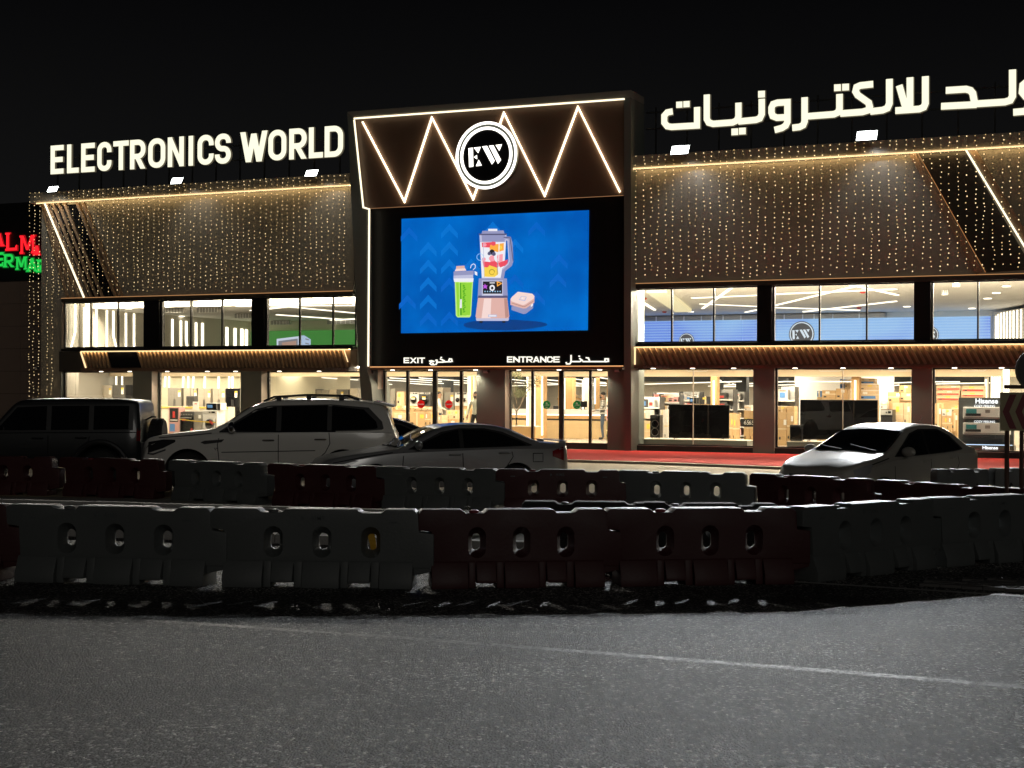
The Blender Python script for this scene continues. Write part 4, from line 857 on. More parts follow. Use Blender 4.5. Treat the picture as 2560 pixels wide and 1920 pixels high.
# EXIT and ENTRANCE with their Arabic
def latin_row(root, txt, spans, yb, yt, zm, yin, t, m):
    for ch, (a, c) in zip(txt, spans):
        (ua, z0), (uc, _) = FZ(*zp(zm, a, yb), yin), FZ(*zp(zm, c, yb), yin); z1 = FZ(*zp(zm, (a + c) / 2, yt), yin)[1]
        o = root.location; b = MB(); inv = root['u0'], root['z0']
        draw_glyph(b, ch, ua - inv[0], z0 - inv[1], uc - ua, z1 - z0, t * .86, 0.0, 0.03); L_ = b.build('letter', m, root)
        b = MB(); draw_glyph(b, ch, ua - inv[0] - .015, z0 - inv[1] - .015, uc - ua + .03, z1 - z0 + .03, t + .03, 0.034, 0.02); b.build('letter_return', M_halo, L_)
M_ex = glow('door_sign_face', (1.0, 0.97, 0.86), 1.25)
for nm, lab, cx, txt, spans in (('exit_sign', 'white lit EXIT lettering with Arabic over the left sliding doors', 555, 'EXIT', ((375, 413), (420, 467), (473, 482), (488, 526))),
                               ('entrance_sign', 'white lit ENTRANCE lettering with Arabic over the right sliding doors', 1500, 'ENTRANCE', ((1127, 1165), (1172, 1218), (1223, 1262), (1268, 1312), (1316, 1362), (1368, 1412), (1418, 1458), (1464, 1508)))):
    u_, z_ = FZ(*zp(Z5, cx, 200), -0.24); r_ = fthing(nm, lab, 'sign', u_, -0.24, z_); r_['u0'] = u_; r_['z0'] = z_
    latin_row(r_, txt, spans, 197 if txt == 'EXIT' else 192, 157 if txt == 'EXIT' else 149, Z5, -0.24, 0.042, M_ex)
    if txt == 'EXIT':
        st = [[(560, 183), (578, 180), (592, 184), (572, 190), (566, 200), (576, 209), (600, 209)], [(606, 176), (616, 176), (616, 196), (607, 209)], [(612, 190), (660, 190), (668, 180), (640, 166)], [(664, 189), (700, 187), (708, 166), (722, 168), (726, 184), (708, 188)]]
        dots = [(648, 156), (588, 199)]
    else:
        st = [[(1592, 138), (1592, 188), (1582, 203), (1560, 203), (1556, 190)], [(1594, 186), (1655, 186), (1672, 176), (1652, 162)], [(1676, 186), (1745, 186)], [(1700, 158), (1718, 160), (1728, 184)], [(1745, 186), (1838, 186), (1840, 166), (1862, 166), (1864, 184), (1842, 187)]]
        dots = [(1652, 147)]
    b = MB(); h_ = MB()
    for k, pts in enumerate(st):
        q = [(u - u_, z - z_) for u, z in PL(Z5, pts, -0.24)]; b.ribbon(q, 0.042, -0.002 * k, 0.03); h_.ribbon(q, 0.07, 0.034 + .001 * k, 0.054)
    for x, y in dots:
        u, z = FZ(*zp(Z5, x, y), -0.24); b.box(u - u_ - .024, u - u_ + .024, -0.012, 0.03, z - z_ - .02, z - z_ + .02)
    L_ = b.build('lettering', M_ex, r_); h_.build('letter_return', M_halo, L_)

# ------------------------------------------------------------------ the video screen on the tower
def screen_blue():
    m = bpy.data.materials.new('screen_blue'); m.use_nodes = True; nt = m.node_tree; b = nt.nodes['Principled BSDF']
    tc = nt.nodes.new('ShaderNodeTexCoord'); n = nt.nodes.new('ShaderNodeTexNoise'); n.inputs['Scale'].default_value = 0.42; n.inputs['Detail'].default_value = 3
    w1 = nt.nodes.new('ShaderNodeTexWave'); w1.bands_direction = 'Z'; w1.inputs['Scale'].default_value = 9; w1.inputs['Distortion'].default_value = 0.2
    nt.links.new(tc.outputs['Object'], n.inputs['Vector']); nt.links.new(tc.outputs['Object'], w1.inputs['Vector'])
    cr = nt.nodes.new('ShaderNodeValToRGB'); e = cr.color_ramp.elements
    e[0].position = 0.36; e[0].color = (0.000, 0.10, 0.47, 1); e[1].position = 0.66; e[1].color = (0.000, 0.172, 0.65, 1)
    nt.links.new(n.outputs[0], cr.inputs[0])
    mx = nt.nodes.new('ShaderNodeMix'); mx.data_type = 'RGBA'; mx.blend_type = 'MULTIPLY'; mx.inputs[7].default_value = (0.85, 0.9, 0.92, 1)
    nt.links.new(w1.outputs[1], mx.inputs[0]); nt.links.new(cr.outputs[0], mx.inputs[6]); nt.links.new(mx.outputs[2], b.inputs['Emission Color'])
    b.inputs['Base Color'].default_value = (0.01, 0.01, 0.02, 1); b.inputs['Specular IOR Level'].default_value = 0.05; b.inputs['Emission Strength'].default_value = 1.0; return m
s_u, s_z = FZ(1235, 830, -0.24)
vs = fthing('video_screen', 'large blue video screen on the tower showing a blender and a green shaker', 'screen', s_u, -0.24, s_z)
SP = lambda pts, y=-0.26: [(u - s_u, z - s_z) for u, z in PL(Z0, pts, y)]
MB().prism(SP([(1003.7, 547), (1471.3, 525.3), (1468.3, 825.5), (1002.5, 833)], -0.24), 0.0, 0.05).build('screen_panel', screen_blue(), vs)
pic_cols = dict(chev=(0.0, 0.165, 0.62), chevd=(0.0, 0.12, 0.56), shadow=(0.002, 0.05, 0.24), lav=(0.30, 0.31, 0.52), lavl=(0.52, 0.53, 0.72), lavd=(0.10, 0.10, 0.20), white=(0.86, 0.86, 0.92), rose=(0.75, 0.45, 0.40), rosel=(0.92, 0.70, 0.66), rosed=(0.50, 0.27, 0.24),
                blk=(0.015, 0.015, 0.02), red=(0.85, 0.08, 0.12), pink=(0.95, 0.35, 0.42), org=(1.0, 0.42, 0.06), yel=(0.95, 0.66, 0.08), yeld=(0.5, 0.36, 0.04), green=(0.30, 0.68, 0.05), greend=(0.10, 0.42, 0.02), greenl=(0.55, 0.88, 0.20), mag=(0.55, 0.10, 0.75), lblue=(0.35, 0.65, 0.95))
keys = list(pic_cols); pic = MB(); lay = [0]
def S_(col, pts):
    lay[0] += 1; y = -0.004 - 0.0006 * lay[0]
    pic.prism([(u - s_u, z - s_z) for u, z in PL(ZS, pts, -0.26)], y - 0.0004, y, keys.index(col))
def SL(col, pts, w):
    lay[0] += 1; y = -0.004 - 0.0006 * lay[0]
    pic.ribbon([(u - s_u, z - s_z) for u, z in PL(ZS, pts, -0.26)], w, y - 0.0004, y, keys.index(col))
def SE(col, cx, cy, rx_, ry_, n=20, a0=0, a1=360): S_(col, [(cx + rx_ * math.cos(math.radians(a0 + (a1 - a0) * k / n)), cy + ry_ * math.sin(math.radians(a0 + (a1 - a0) * k / n))) for k in range(n if a1 - a0 == 360 else n + 1)])
for x, y, c in ((545, 85, 'chev'), (310, 285, 'chev'), (545, 280, 'chev'), (310, 480, 'chev'), (545, 475, 'chev'), (310, 675, 'chev'), (310, 870, 'chev'), (545, 680, 'chevd'), (310, 1060, 'chevd'), (545, 1055, 'chevd'), (80, 870, 'chevd'), (1025, 60, 'chev'), (785, 470, 'chev'), (1745, 630, 'chevd'), (1270, 640, 'chevd'), (1510, 830, 'chevd'), (100, 120, 'chevd'), (1760, 420, 'chevd'), (1270, 250, 'chev'), (1510, 60, 'chevd')):
    S_(c, [(x, y), (x + 92, y + 105), (x + 92, y + 165), (x, y + 75), (x - 92, y + 165), (x - 92, y + 105)])
for k, (cx, cy, a, b_) in enumerate(((1130, 1205, 430, 60), (1300, 1200, 330, 45), (980, 1215, 270, 38))): SE('shadow', cx, cy, a, b_, 28)
# blender: base, control panel, jar, lid, handle
S_('rose', [(862, 905), (1185, 905), (1208, 1110), (1195, 1140), (850, 1140), (835, 1112)]); S_('rosel', [(930, 912), (1010, 912), (1000, 1130), (900, 1130)]); S_('rosed', [(1150, 912), (1185, 910), (1204, 1112), (1165, 1130)])
S_('lavl', [(838, 1132), (1206, 1132), (1198, 1160), (846, 1160)]); S_('blk', [(880, 1160), (915, 1160), (912, 1184), (880, 1184)]); S_('blk', [(1130, 1160), (1165, 1160), (1165, 1182), (1132, 1182)])
S_('lavl', [(975, 1090), (1072, 1090), (1072, 1118), (975, 1118)]); S_('white', [(985, 1097), (1062, 1097), (1062, 1111), (985, 1111)])
S_('lav', [(872, 690), (1182, 690), (1192, 905), (858, 905)]); S_('lavd', [(868, 880), (1190, 880), (1192, 906), (858, 906)]); S_('lavl', [(905, 712), (1140, 712), (1140, 882), (905, 882)]); S_('blk', [(917, 724), (1130, 724), (1130, 860), (917, 860)])
SE('white', 1020, 795, 30, 34); SE('blk', 1020, 797, 14, 16); S_('white', [(992, 735), (1050, 735), (1050, 745), (992, 745)]); S_('white', [(925, 862), (1125, 862), (1125, 868), (925, 868)])
for k in range(7): S_('lblue', [(935 + k * 28, 828), (947 + k * 28, 828), (947 + k * 28, 842), (935 + k * 28, 842)])
S_('mag', [(940, 750), (952, 770), (970, 768), (958, 785), (965, 808), (942, 795), (920, 805), (928, 782), (915, 765), (935, 768)]); S_('org', [(1070, 718), (1135, 745), (1075, 782)]); S_('blk', [(1084, 738), (1112, 746), (1086, 762)])
S_('lavl', [(880, 205), (1180, 205), (1150, 690), (905, 690)]); S_('white', [(888, 290), (1170, 290), (1148, 682), (908, 682)])
for c, pts in (('red', [(905, 295), (1060, 288), (1050, 330), (1000, 350), (910, 345)]), ('org', [(1000, 320), (1150, 300), (1150, 380), (1080, 400), (990, 370)]), ('pink', [(1080, 430), (1140, 420), (1135, 560), (1080, 560)]), ('red', [(915, 500), (1000, 510), (1040, 470), (1080, 560), (1060, 600), (930, 590)]), ('pink', [(1000, 440), (1040, 430), (1045, 500), (1000, 505)]), ('yel', [(930, 570), (990, 545), (1080, 575), (1090, 640), (1050, 675), (935, 672)]), ('red', [(1090, 520), (1195, 480), (1190, 540), (1110, 570)])): S_(c, pts)
for x, y, r_, c in ((1035, 305, 26, 'red'), (1125, 330, 22, 'org'), (1110, 350, 22, 'yel'), (940, 320, 20, 'pink'), (1020, 400, 30, 'blk'), (990, 415, 20, 'lavd'), (1040, 420, 22, 'lavd'), (1100, 455, 26, 'pink'), (950, 400, 26, 'white'), (1010, 470, 24, 'pink'), (960, 540, 30, 'red'), (1050, 530, 30, 'red'), (1020, 620, 34, 'yeld'), (1020, 622, 24, 'yel'), (965, 620, 22, 'yel'), (1065, 640, 22, 'yel'), (930, 480, 22, 'pink'), (1125, 540, 20, 'red')): SE(c, x, y, r_, r_, 14)
SL('lblue', [(890 + 38 * math.cos(k * .7), 455 + 38 * math.sin(k * .7)) for k in range(10)], 0.02); SL('lavl', [(925, 300), (935, 680)], 0.02); SL('lavd', [(1085, 500), (1078, 650)], 0.018); SL('white', [(1100, 300), (1095, 500)], 0.03)
S_('lav', [(905, 205), (1165, 205), (1160, 285), (912, 285)]); S_('lavd', [(875, 195), (1185, 195), (1180, 212), (880, 212)]); S_('lav', [(915, 165), (1150, 160), (1160, 196), (905, 198)]); S_('white', [(980, 143), (1080, 143), (1080, 168), (980, 168)])
SL('lav', [(1165, 245), (1215, 250), (1230, 300), (1240, 500), (1225, 540), (1150, 600), (1135, 690)], 0.125); SL('lavl', [(1170, 262), (1198, 268), (1212, 500), (1200, 530), (1135, 590)], 0.05); SL('lavd', [(1150, 236), (1222, 242), (1256, 500)], 0.03)
# shaker bottle
S_('greenl', [(610, 720), (812, 720), (790, 1100), (775, 1122), (640, 1122), (622, 1100)]); S_('green', [(625, 735), (655, 735), (660, 1110), (640, 1110)]); S_('greend', [(665, 740), (740, 740), (735, 1100), (668, 1100)]); S_('green', [(680, 745), (800, 738), (780, 1095), (690, 1100)])
for k in range(14): S_('greend', [(700 + (k % 3) * 14, 760 + k * 22), (722 + (k % 3) * 9, 766 + k * 22), (715, 784 + k * 22), (698, 780 + k * 22)])
S_('white', [(598, 690), (820, 690), (815, 730), (605, 730)]); S_('lavl', [(600, 640), (815, 630), (815, 690), (598, 692)]); S_('lav', [(598, 615), (822, 605), (820, 650), (600, 660)]); S_('rosel', [(612, 612), (630, 575), (720, 570), (740, 605)]); S_('rose', [(628, 555), (720, 550), (722, 580), (628, 585)])
SL('white', [(785, 580), (795, 545), (820, 530), (840, 545), (838, 575), (815, 595)], 0.025); S_('white', [(830, 610), (860, 622), (862, 662), (835, 650)]); S_('white', [(668, 1020), (690, 1018), (690, 920), (672, 922)])
# lunch box
S_('lav', [(1240, 1000), (1240, 1040), (1370, 1085), (1400, 1080), (1478, 1020), (1478, 975)]); S_('rose', [(1228, 925), (1228, 985), (1370, 1025), (1400, 1022), (1492, 960), (1492, 900)]); S_('rosel', [(1310, 838), (1470, 860), (1495, 890), (1485, 915), (1390, 980), (1360, 985), (1240, 945), (1228, 920), (1245, 895)])
S_('lavl', [(1345, 885), (1410, 893), (1390, 942), (1322, 930)]); S_('rosel', [(1352, 892), (1398, 898), (1382, 932), (1334, 922)]); SE('white', 1362, 910, 9, 8, 10); S_('rosed', [(1245, 960), (1370, 998), (1390, 996), (1485, 935), (1487, 942), (1392, 1006), (1368, 1008), (1243, 968)]); S_('white', [(1452, 985), (1478, 965), (1478, 990), (1455, 1008)])
pic.build('screen_picture', [glow('picture_' + k, c, 1.0) for k, c in pic_cols.items()], vs)

# ------------------------------------------------------------------ floodlights on the parapets
def look(o, target): o.rotation_euler = (Vector(target) - o.location).to_track_quat('-Z', 'Y').to_euler()
fl_px = [(132, 473, 34, 'leftmost floodlight on the left parapet, below the letter E'), (442, 452, 36, 'middle floodlight on the left parapet, below the letter N'), (779, 433, 36, 'floodlight on the left parapet beside the tower'), (1700, 375, 44, 'floodlight on the right parapet beside the tower'), (2167, 339, 46, 'floodlight on the right parapet, below the middle of the Arabic sign')]
fl_aim = [(-8, 4), (-4, 4), (-1, 4), (3, 4), (6, 5)]
fl_pow = [0.34, 0.46, 0.55, 1.6, 1.95]
fl_col = [(1.0, 0.97, 0.88), (1.0, 0.95, 0.84), (1.0, 0.94, 0.82), (0.93, 0.97, 1.0), (0.93, 0.97, 1.0)]
FLOOD_W = 9000.0
for (px, py, wpx, lab), aim, pw, cl in zip(fl_px, fl_aim, fl_pow, fl_col):
    yin = -1.0; u, z = FZ(px, py, yin); w_ = wpx / 70.0
    f = fthing('floodlight', 'white glowing ' + lab, 'floodlight', u, yin, z, 'floodlights along the parapets')
    R_ = Matrix.Rotation(math.radians(-32), 3, 'X')
    def tilt(mb): mb.v = [tuple(R_ @ Vector(q)) for q in mb.v]; return mb
    tilt(MB().box(-w_ / 2, w_ / 2, 0.0, 0.07, -w_ * .30, w_ * .30).box(-w_ * .3, w_ * .3, 0.07, 0.13, -w_ * .2, w_ * .2)).build('housing', M_plastic, f, bevel=0.01)
    tilt(MB().box(-w_ / 2 + .02, w_ / 2 - .02, -0.012, -0.001, -w_ * .30 + .02, w_ * .30 - .02)).build('lens', M_flood, f)
    MB().tube([(0, 0.07, -0.02), (0, 0.25, -0.08), (0, 0.68, 9.70 - z)], 0.02, 6).build('bracket_arm', M_plastic, f)
    L = bpy.data.lights.new('floodlight_beam', 'SPOT'); L.energy = FLOOD_W * pw; L.spot_size = math.radians(31); L.spot_blend = 1.0; L.color = cl; L.shadow_soft_size = 0.16
    o = bpy.data.objects.new('floodlight_beam', L); COL.objects.link(o); o.location = W(u, yin - 0.12, z - 0.05); look(o, (aim[0], aim[1], 0))
    A_ = bpy.data.lights.new('floodlight_wide', 'SPOT'); A_.energy = 520 * pw; A_.spot_size = math.radians(115); A_.spot_blend = 1.0; A_.color = cl; A_.shadow_soft_size = 0.2
    o = bpy.data.objects.new('floodlight_wide', A_); COL.objects.link(o); o.location = W(u, yin - 0.13, z - 0.06); look(o, (aim[0] * 1.5, 30, 0))
    A_ = bpy.data.lights.new('floodlight_spill', 'SPOT'); A_.energy = 105 * pw ** 0.5; A_.spot_size = math.radians(120); A_.spot_blend = 1.0; A_.color = cl; A_.shadow_soft_size = 0.2
    o = bpy.data.objects.new('floodlight_spill', A_); COL.objects.link(o); o.location = W(u, yin - 0.02, z - 0.14); look(o, W(u + 0.5, 0.2, z - 2.6) if px > 200 else W(u - 1.5, 0.2, z - 5))
    if px < 200: A_.spot_size = math.radians(165); A_.energy *= 2.5

# security cameras
M_cam = mat('white_camera_plastic', (0.5, 0.48, 0.46), 0.5)
for (px, py), y, lab in (((91, 921), -0.3, 'small white bullet camera on the left end pier under the fairy lights'), (zp(ZE, 2180, 235), -0.1, 'security camera on the brown pillar between the two doors'), (zp(ZN, 2035, 188), -0.12, 'security camera on the brown pillar right of the entrance'), (zp(Z5, 133, 268), -0.1, 'security camera on the brown pillar left of the exit')):
    u, z = FZ(px, py, y - 0.1); c = fthing('security_camera', lab, 'camera', u, y - 0.1, z)
    MB().tube([(-0.02, 0.10, 0.03), (-0.02, 0.05, 0.03), (0.0, 0.0, 0.0)], 0.018, 6).build('bracket', M_cam, c)
    MB().lathe((0, 0, 0), [(0.03, -0.11), (0.045, -0.105), (0.045, 0.06), (0.03, 0.07)], 14, 0, 'X').build('camera_body', M_cam, c, smooth=True)
    MB().ball((0.09, -0.01, 0.02), 0.055, n=12, m=8).build('dome', M_plastic, c, smooth=True)

# ------------------------------------------------------------------ fairy lights
def light_string(u, y, z0, z1, label, group):
    r = random.Random(int((u + 50) * 1000)); b = MB(); z = z0; x = u
    b.box(u - 0.0015, u + 0.0015, y + 0.012, y + 0.015, z1, z0, 2)
    while z > z1:
        b.octa((x + r.uniform(-.025, .025), y + r.uniform(-.015, .01), z), r.choice((0.016, 0.019, 0.023)), 1 if r.random() < 0.72 else 0)
        z -= r.choice((0.10, 0.13, 0.145, 0.15, 0.155, 0.2, 0.2, 0.3)); x += r.uniform(-.016, .016) + (u - x) * .12
    o = link('light_string', b.mesh('light_string', [M_bulb, M_bulb2, M_plastic], fix=False)); o.location = W(0, 0, 0); o.rotation_euler = (0, 0, -TH)
    return tag(o, label, 'fairy lights', group)
u = UL0 + 0.95
while u < UL1 - 0.15:
    light_string(u + RND.uniform(-.02, .02), -0.36, 9.84 - RND.uniform(0, .08), 5.60 + RND.uniform(0, .2), 'string of warm fairy lights hanging down the upper wall of the left wing', 'fairy light strings on the left wing'); u += 0.245
u = UL0 - 0.28
while u < UL0 + 0.9:
    light_string(u, -0.37 if u < UL0 + .3 else -0.16, 9.84, 0.75 + RND.uniform(0, .3), 'long string of fairy lights hanging to the ground on the left end pier', 'fairy light strings on the left end pier'); u += 0.245
u = UR0 + 0.18
while u < 19.0:
    light_string(u + RND.uniform(-.02, .02), -0.36, 9.84 - RND.uniform(0, .08), 5.62 + RND.uniform(0, .15), 'string of warm fairy lights hanging down the upper wall of the right wing', 'fairy light strings on the right wing'); u += 0.262

# ------------------------------------------------------------------ neighbouring shop at the far left
NB = thing('neighbour_store', 'dark tiled supermarket building at the left edge beside the end pier', 'building', W(-26, 3.0, 0), -TH)
def npl(pts, y): return [(u + 26, z) for u, z in PL(ZV, pts, y)]
zt = FZ(*zp(ZV, 100, 690), 3.0)[1]
MB().box(-8, 4.9, 0.06, 12, -0.1, zt).build('wall', mat('tile_backing', (0.03, 0.024, 0.02), 0.7), NB)
MB().box(-8, 4.9, -0.05, 12, zt + 0.002, zt + 3.4).build('sign_band', mat('black_sign_band', (0.008, 0.009, 0.010), 0.5), NB)
tw, th_ = 1.25, 0.98
M_tile = mat('brown_stone_tile', (0.20, 0.145, 0.115), 0.55, var=0.15, vscale=1.2)
tme = MB().box(0.008, tw - 0.008, 0.0, 0.055, 0.008, th_ - 0.008).mesh('tile', M_tile)
for i in range(-3, 4):
    for j in range(9):
        z = zt - (j + 1) * th_
        if z > -0.9 and i * tw + tw < 5.2: link('tile', tme, NB).location = (i * tw, 0, max(z, -0.9))
def serif(ch, w, h, t):
    a = t / 2; tw_ = t * 1.2; s_ = 0.10 * h
    base = lambda x: ('p', [(x - t * .5, 0), (x + t * 1.5, 0), (x + t * 1.5, s_), (x - t * .5, s_)])
    cap = lambda x: ('p', [(x - t * .5, h - s_), (x + t * 1.5, h - s_), (x + t * 1.5, h), (x - t * .5, h)])
    g = glyph(ch, w, h, t)
    if ch == 'A': g += [base(0), base(w - t)]
    if ch == 'L': g += [base(0), cap(0), ('p', [(w - t * .6, 0), (w, 0), (w, h * .3), (w - t * .6, h * .22)])]
    if ch == 'M': g += [base(0), base(w - t), cap(0), cap(w - t)]
    if ch == 'E': g += [base(0), cap(0), ('p', [(w - t * .6, 0), (w, 0), (w, h * .3), (w - t * .6, h * .25)])]
    if ch == 'R': g += [base(0), cap(0), ('p', [(w - t, 0), (w + t * .3, 0), (w + t * .3, s_), (w - t, s_)])]
    return g
for nm, lab, chars, col, st in (('supermarket_sign', 'red glowing letters AL MA on the neighbouring shop at the left edge', (('A', -36, 18, 478, 400, 1), ('L', 38, 100, 503, 395, 1), ('M', 125, 203, 522, 412, 1), ('A', 205, 238, 530, 475, 1)), (1.0, 0.012, 0.02), 1.6),
                               ('supermarket_sign', 'green glowing letters ER MAR under the red ones on the neighbouring shop', (('E', -28, 18, 600, 515, 1), ('R', 24, 78, 605, 525, 1), ('M', 98, 158, 620, 542, 1), ('A', 164, 222, 632, 550, 1), ('R', 226, 262, 636, 558, 1)), (0.02, 0.85, 0.10), 0.75)):
    r_ = fthing(nm, lab, 'sign', -26, 2.85, 5.0)
    m_ = glow('sign_red' if 'red' in lab[:4] else 'sign_green', col, st, True); mh = glow('sign_red_return' if 'red' in lab[:4] else 'sign_green_return', col, st * 0.25)
    for ch, xa, xb, yb, yt, _ in chars:
        (ua, z0), (ub, _) = FZ(*zp(ZV, xa, yb), 2.85), FZ(*zp(ZV, xb, yb), 2.85); z1 = FZ(*zp(ZV, (xa + xb) / 2, yt), 2.85)[1]
        for nm2, g_, y0, y1, m2 in (('letter', 0.0, 0.0, 0.03, m_), ('letter_return', 0.03, 0.034, 0.09, mh)):
            b = MB(); t_ = (0.08 if ch == 'M' else 0.10) + g_ * 1.6
            for k, s in enumerate(serif(ch, ub - ua + 2 * g_, z1 - z0 + 2 * g_, t_)):
                pts = [(ua + 26 - g_ + p[0], z0 - 5.0 - g_ + p[1]) for p in s[1]]
                (b.ribbon(pts, t_, y0 - 0.002 * k, y1, 0, s[2]) if s[0] == 's' else b.prism(pts, y0 - 0.002 * k, y1))
            b.build(nm2, m2, r_)

# ------------------------------------------------------------------ water filled barriers
PITCH, BH = 1.94, 0.742
NEAR_BACK = 0.28
def bool_cut(me_a, me_b):
    a = bpy.data.objects.new('cut_a', me_a); b = bpy.data.objects.new('cut_b', me_b); COL.objects.link(a); COL.objects.link(b)
    m = a.modifiers.new('cut', 'BOOLEAN'); m.operation = 'DIFFERENCE'; m.object = b; m.solver = 'EXACT'
    dg = bpy.context.evaluated_depsgraph_get(); me = bpy.data.meshes.new_from_object(a.evaluated_get(dg))
    bpy.data.objects.remove(a); bpy.data.objects.remove(b); return me
def barrier_mesh():
    L = PITCH; q = [(0.02, 0.55), (0.14, 0.53), (0.14, 0.03), (0.17, 0.0)]
    out = [(0.17, 0.19), (2.09, 0.19), (2.09, 0.515), (1.955, 0.53), (1.945, 0.70), (1.90, 0.742), (1.64, 0.742), (1.60, 0.705), (1.42, 0.705), (1.38, 0.742), (0.72, 0.742), (0.68, 0.705), (0.50, 0.705), (0.46, 0.742), (0.06, 0.742), (0.02, 0.70), (0.02, 0.55), (0.15, 0.535)]
    up = MB().prism(out, -0.115, 0.115).mesh('b', [None], bevel=0.016)
    cut = MB()
    for cx in (0.61, 1.06, 1.51):
        rings = []
        for y, w, h in ((-0.16, 0.098, 0.165), (-0.105, 0.088, 0.145), (-0.02, 0.044, 0.080), (0.02, 0.044, 0.080), (0.105, 0.088, 0.145), (0.16, 0.098, 0.165)):
            n = 16; r = []
            for k in range(n):
                a = 6.28318 * (k + .5) / n; x_ = w * math.cos(a); z_ = w * math.sin(a); z_ += (h - w) * (1 if z_ > 0 else -1)
                r.append((cx + x_, y, 0.43 + z_))
            rings.append(r)
        vs = [p for r in rings for p in r]; n = 16
        cut.add(vs, [(i * n + k, i * n + (k + 1) % n, (i + 1) * n + (k + 1) % n, (i + 1) * n + k) for i in range(5) for k in range(n)] + [list(range(n))[::-1], list(range(5 * n, 6 * n))])
    up = bool_cut(up, cut.mesh('c', [None]))
    # flared foot: bays between recessed ribs, lifted over the fork slots
    b = MB()
    def foot(x0, x1, z0, wid):
        pr = [(-0.10, 0.262), (-0.122, 0.25), (-wid, 0.09), (-wid, z0), (wid, z0), (wid, 0.09), (0.122, 0.25), (0.10, 0.262)]
        n = len(pr); b.add([(x0, y, z) for y, z in pr] + [(x1, y, z) for y, z in pr], [list(range(n)), list(range(2 * n - 1, n - 1, -1))] + [(i, (i + 1) % n, n + (i + 1) % n, n + i) for i in range(n)])
    for x0, x1, z0, w_ in ((0.15, 0.52, 0.0, 0.195), (0.525, 0.595, 0.0, 0.15), (0.60, 0.80, 0.052, 0.195), (0.805, 0.88, 0.0, 0.15), (0.885, 1.23, 0.0, 0.195), (1.235, 1.305, 0.0, 0.15), (1.31, 1.51, 0.052, 0.195), (1.515, 1.59, 0.0, 0.15), (1.595, 1.90, 0.0, 0.195)):
        foot(x0, x1, z0, w_)
    pr = [(-0.10, 0.34), (-0.10, 0.12), (0.10, 0.12), (0.10, 0.34)]
    b.add([(1.90, y, z) for y, z in pr] + [(2.085, y, z + (0.04 if z < .2 else 0)) for y, z in pr], [(0, 1, 2, 3), (7, 6, 5, 4), (0, 4, 5, 1), (1, 5, 6, 2), (2, 6, 7, 3), (3, 7, 4, 0)])
    foot_me = b.mesh('f', [None], bevel=0.012)
    bm = bmesh.new(); bm.from_mesh(up); bm.from_mesh(foot_me); me = bpy.data.meshes.new('barrier_body'); bm.to_mesh(me); bm.free()
    me.transform(Matrix.Translation((-PITCH / 2 - 0.03, 0, 0)))
    for p in me.polygons: p.use_smooth = True
    me.set_sharp_from_angle(angle=math.radians(40)); return me
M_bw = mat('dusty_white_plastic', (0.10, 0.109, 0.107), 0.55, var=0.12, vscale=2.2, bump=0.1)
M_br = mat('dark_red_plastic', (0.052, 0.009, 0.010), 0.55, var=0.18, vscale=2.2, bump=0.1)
M_print = mat('faded_black_print', (0.09, 0.10, 0.10), 0.7)
BME = barrier_mesh(); BMATS = {}
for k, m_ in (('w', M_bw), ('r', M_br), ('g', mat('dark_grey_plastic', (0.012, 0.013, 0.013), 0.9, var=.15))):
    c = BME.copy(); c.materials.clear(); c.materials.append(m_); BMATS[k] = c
cap_me = {k: MB().lathe((-0.41, 0.0, 0.712), [(0.05, -0.01), (0.05, 0.012), (0.035, 0.02)], 14, 0, 'Z').mesh('fill_cap', m_, smooth=True) for k, m_ in (('w', mat('grey_cap', (0.10, 0.10, 0.10), 0.5)), ('g', mat('grey_cap')), ('r', mat('red_cap', (0.22, 0.02, 0.03), 0.5)))}
rim_me = {k: MB().box(-0.30, 0.12, -0.1185, -0.1158, 0.60, 0.665).mesh('raised_plate', m_, bevel=0.001) for k, m_ in (('w', M_bw), ('r', M_br))}
logo_me = text_mesh('AIMS', 0.062, M_print, 0.001, 0.001); logo_me2 = text_mesh('ROAD SAFETY', 0.02, M_print, 0.001)
def barrier(c, x, y, z, yaw, label, group, logo=True, sx=1.0, plate=False):
    t = thing('plastic_barrier', label, 'barrier', (x, y, z), yaw, group); t.scale = (sx, 1, 1)
    link('body', BMATS[c], t); link('fill_cap', cap_me[c], t)
    if logo:
        o = link('logo', logo_me, t); o.location = (0.02, -0.1165, 0.655)
        o = link('logo_mark', MB().prism([(-0.10, 0.655), (-0.125, 0.68), (-0.135, 0.655), (-0.125, 0.63)], -0.118, -0.1165).mesh('logo_mark', M_print), t)
        MB().box(-0.75, -0.68, -0.1185, -0.1158, 0.615, 0.63).build('raised_mark', M_print, t); MB().box(0.68, 0.75, -0.1185, -0.1158, 0.615, 0.63).build('raised_mark', M_print, t)
    if plate:
        o = link('raised_plate', rim_me[c], t); o.location = (-0.42, 0, -0.01); o = link('raised_plate', rim_me[c], t); o.location = (0.58, 0, -0.01)
    return t
def row(pts, items, z, group):
    for (p, q), (c, lab, kw) in zip(zip(pts[:-1], pts[1:]), items):
        d = Vector((q[0] - p[0], q[1] - p[1])); L = d.length
        barrier(c, (p[0] + q[0]) / 2, (p[1] + q[1]) / 2, z, math.atan2(d.y, d.x), lab, group, sx=max(0.9, min(1.14, L / PITCH * 1.02)), **kw)
def near(px, Y): return ((px - 1280) * (Y + NEAR_BACK) / FPX, Y + NEAR_BACK)
npts = [near(-490, 14.95), near(35, 14.72), near(541, 14.4), near(1052, 14.3), near(1518, 14.55), near(1985, 14.85), near(2318, 16.3), near(2640, 17.35), near(2950, 18.4)]
